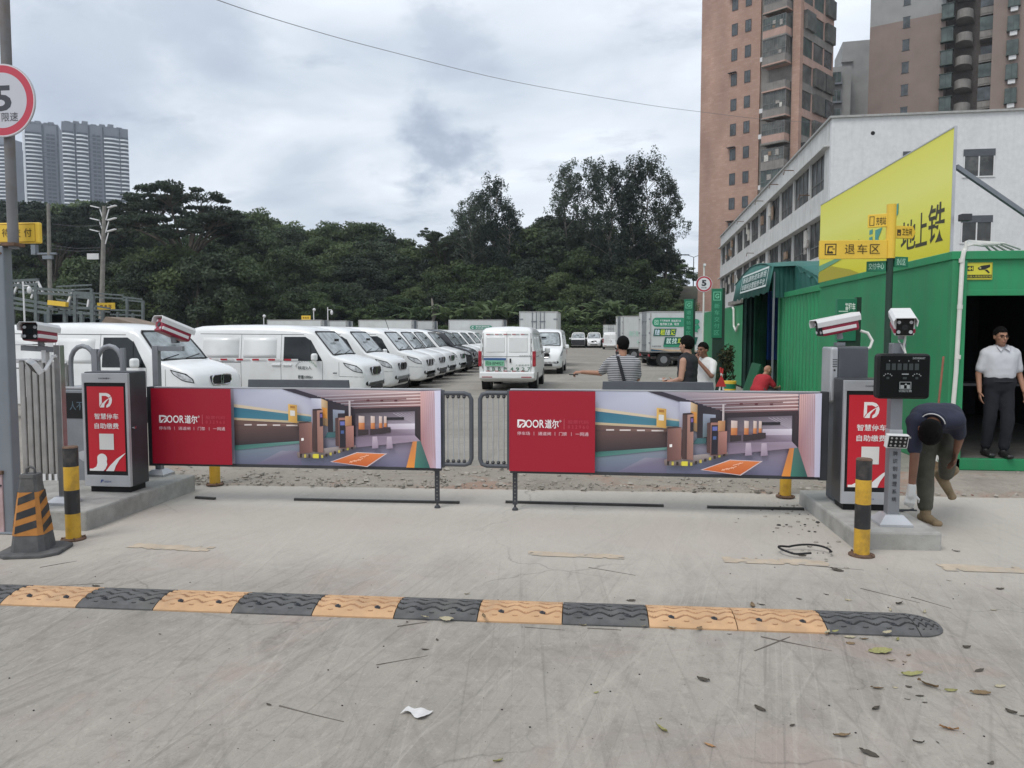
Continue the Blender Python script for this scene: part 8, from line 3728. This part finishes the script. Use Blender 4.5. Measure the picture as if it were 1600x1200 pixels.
TW = mat('dry_twig', (.11, .095, .08), .9, var=.3, scale=10)
tws = [((870, 522), (1075, 570), 0, 'long straight twig left of the paper scrap in the foreground'), ((1178, 393), (1335, 365), 0, 'twig above the paper scrap in the foreground'), ((1240, 275), (1330, 262), 0, 'short twig just in front of the bump module near the middle'),
       ((100, 152), (322, 140), 0, 'long thin twig behind the left speed bump modules'), ((125, 90), (240, 70), 0, 'thin dark twig in front of the traffic cone'), ((240, 130), (385, 155), 1, 'thin twig on the slab between the gate and the speed bump'), ((1090, 195), (1275, 240), 1, 'curved twig right of the right bollard'),
       ((1250, 222), (1372, 258), 1, 'twig crossing the leaf litter behind the bump end'), ((758, 390), (870, 345), 1, 'twig in front of the two orange bump modules'), ((780, 345), (1000, 390), 1, 'long twig beside the leaf heap in front of the bump'), ((40, 316), (165, 325), 1, 'thin twig in front of the bump right of the middle'),
       ((235, 320), (340, 326), 1, 'thin twig under the front edge of the last middle black module'), ((880, 120), (1100, 138), 1, 'faint twig in front of the right bollard')]
for (a_, b_, w_, lb) in tws:
    f_ = (lambda q: PZ(q[0] / 2, 840 + q[1] / 2, .008)) if not w_ else (lambda q: PZ(800 + q[0] / 2, 820 + q[1] / 2, .008))
    p, q = f_(a_), f_(b_)
    mb = MB()
    pts = []
    for k in range(7):
        c = p.lerp(q, k / 6)
        n_ = noise.noise(c * 3.7)
        pts.append(Vector((c.x + .008 * n_, c.y + .012 * n_, .006 + .004 * abs(n_))) - p)
    mb.tube(pts, [.0035 + .0015 * (1 - k / 6) for k in range(7)], 6)
    o = tag(mb.obj('twig', TW), lb, 'twig', 'twigs on the slab')
    o.location = (p.x, p.y, 0)
mb = MB()
c = PZ(800 + 915 / 2, 820 + 86 / 2, .015)
pts = []
for k in range(40):
    an = R(-30) + k / 39 * R(305)
    pts.append(c + Vector((.19 * math.cos(an), .115 * math.sin(an), .012 + .02 * abs(math.sin(an * 1.5)))))
pts = [p - c for p in pts]
mb.tube(pts, .008, 7)
tag(mb.obj('cable_ring', M_['black_plastic']), 'black cable curled in an open ring on the slab before the right island', 'cable').location = c
p = PZ(648, 1113, .004)
mb = MB()
vs, fs = [], []
for j in range(5):
    for i in range(9):
        u, v = i / 8, j / 4
        vs.append((-.06 + .115 * u + .025 * v, -.026 * (1 - v) + .03 * v - .05 * u * .4 + (.02 * math.sin(6 * u) if v == 0 else 0), .004 + .010 * math.sin(5 * u + 2 * v) ** 2))
for j in range(4):
    for i in range(8):
        a_ = j * 9 + i
        fs.append((a_, a_ + 1, a_ + 10, a_ + 9))
mb.add(vs, fs, 0, True)
tag(mb.obj('paper_scrap', mat('torn_paper', (.58, .57, .56), .8, var=.12, scale=30)), 'torn white printed paper scrap in the foreground', 'paper').location = p
# fine grit on the slab
gm = MB()
for i in range(170):
    px, py = rnd.uniform(0, 1600), rnd.uniform(870, 1195)
    p = PZ(px, py, .002)
    d = (p - B0).dot(bn)
    if -0.01 < d < BW + .01:
        continue
    s_ = rnd.choice((.002, .0025, .003, .005))
    gm.ell(p, (s_, s_ * .8, s_ * .6), 6, 4, 1 if rnd.random() < .7 else 0)
for i in range(160):
    px, py = rnd.gauss(1300, 60), rnd.gauss(815, 22)
    p = PZ(px, py, .003)
    if p.x > 1.93 and p.y > 5.9:
        continue
    s_ = rnd.choice((.006, .009, .013, .02))
    gm.ell(p, (s_, s_ * .8, s_ * .5), 6, 4, 1 if rnd.random() < .4 else 0)
tag(gm.obj('grit', [STONE, M_['black_plastic']]), 'fine grit and crumbs scattered over the concrete', 'grit', kind='stuff')
# ------------------------------------------------------------------ thin humid air: far towers fade a little
hz = MB().box((-520, -70, -1.6), (330, 720, 175)).obj('haze', [])
hz['kind'] = 'stuff'
hm_ = bpy.data.materials.new('humid_air')
hm_.use_nodes = True
ht = hm_.node_tree
for n in list(ht.nodes):
    ht.nodes.remove(n)
ho = ht.nodes.new('ShaderNodeOutputMaterial')
hv = ht.nodes.new('ShaderNodeVolumePrincipled')
hv.inputs['Color'].default_value = (.80, .87, .97, 1)
hv.inputs['Density'].default_value = 0.00026
hv.inputs['Anisotropy'].default_value = 0.2
ht.links.new(hv.outputs[0], ho.inputs['Volume'])
hz.data.materials.append(hm_)
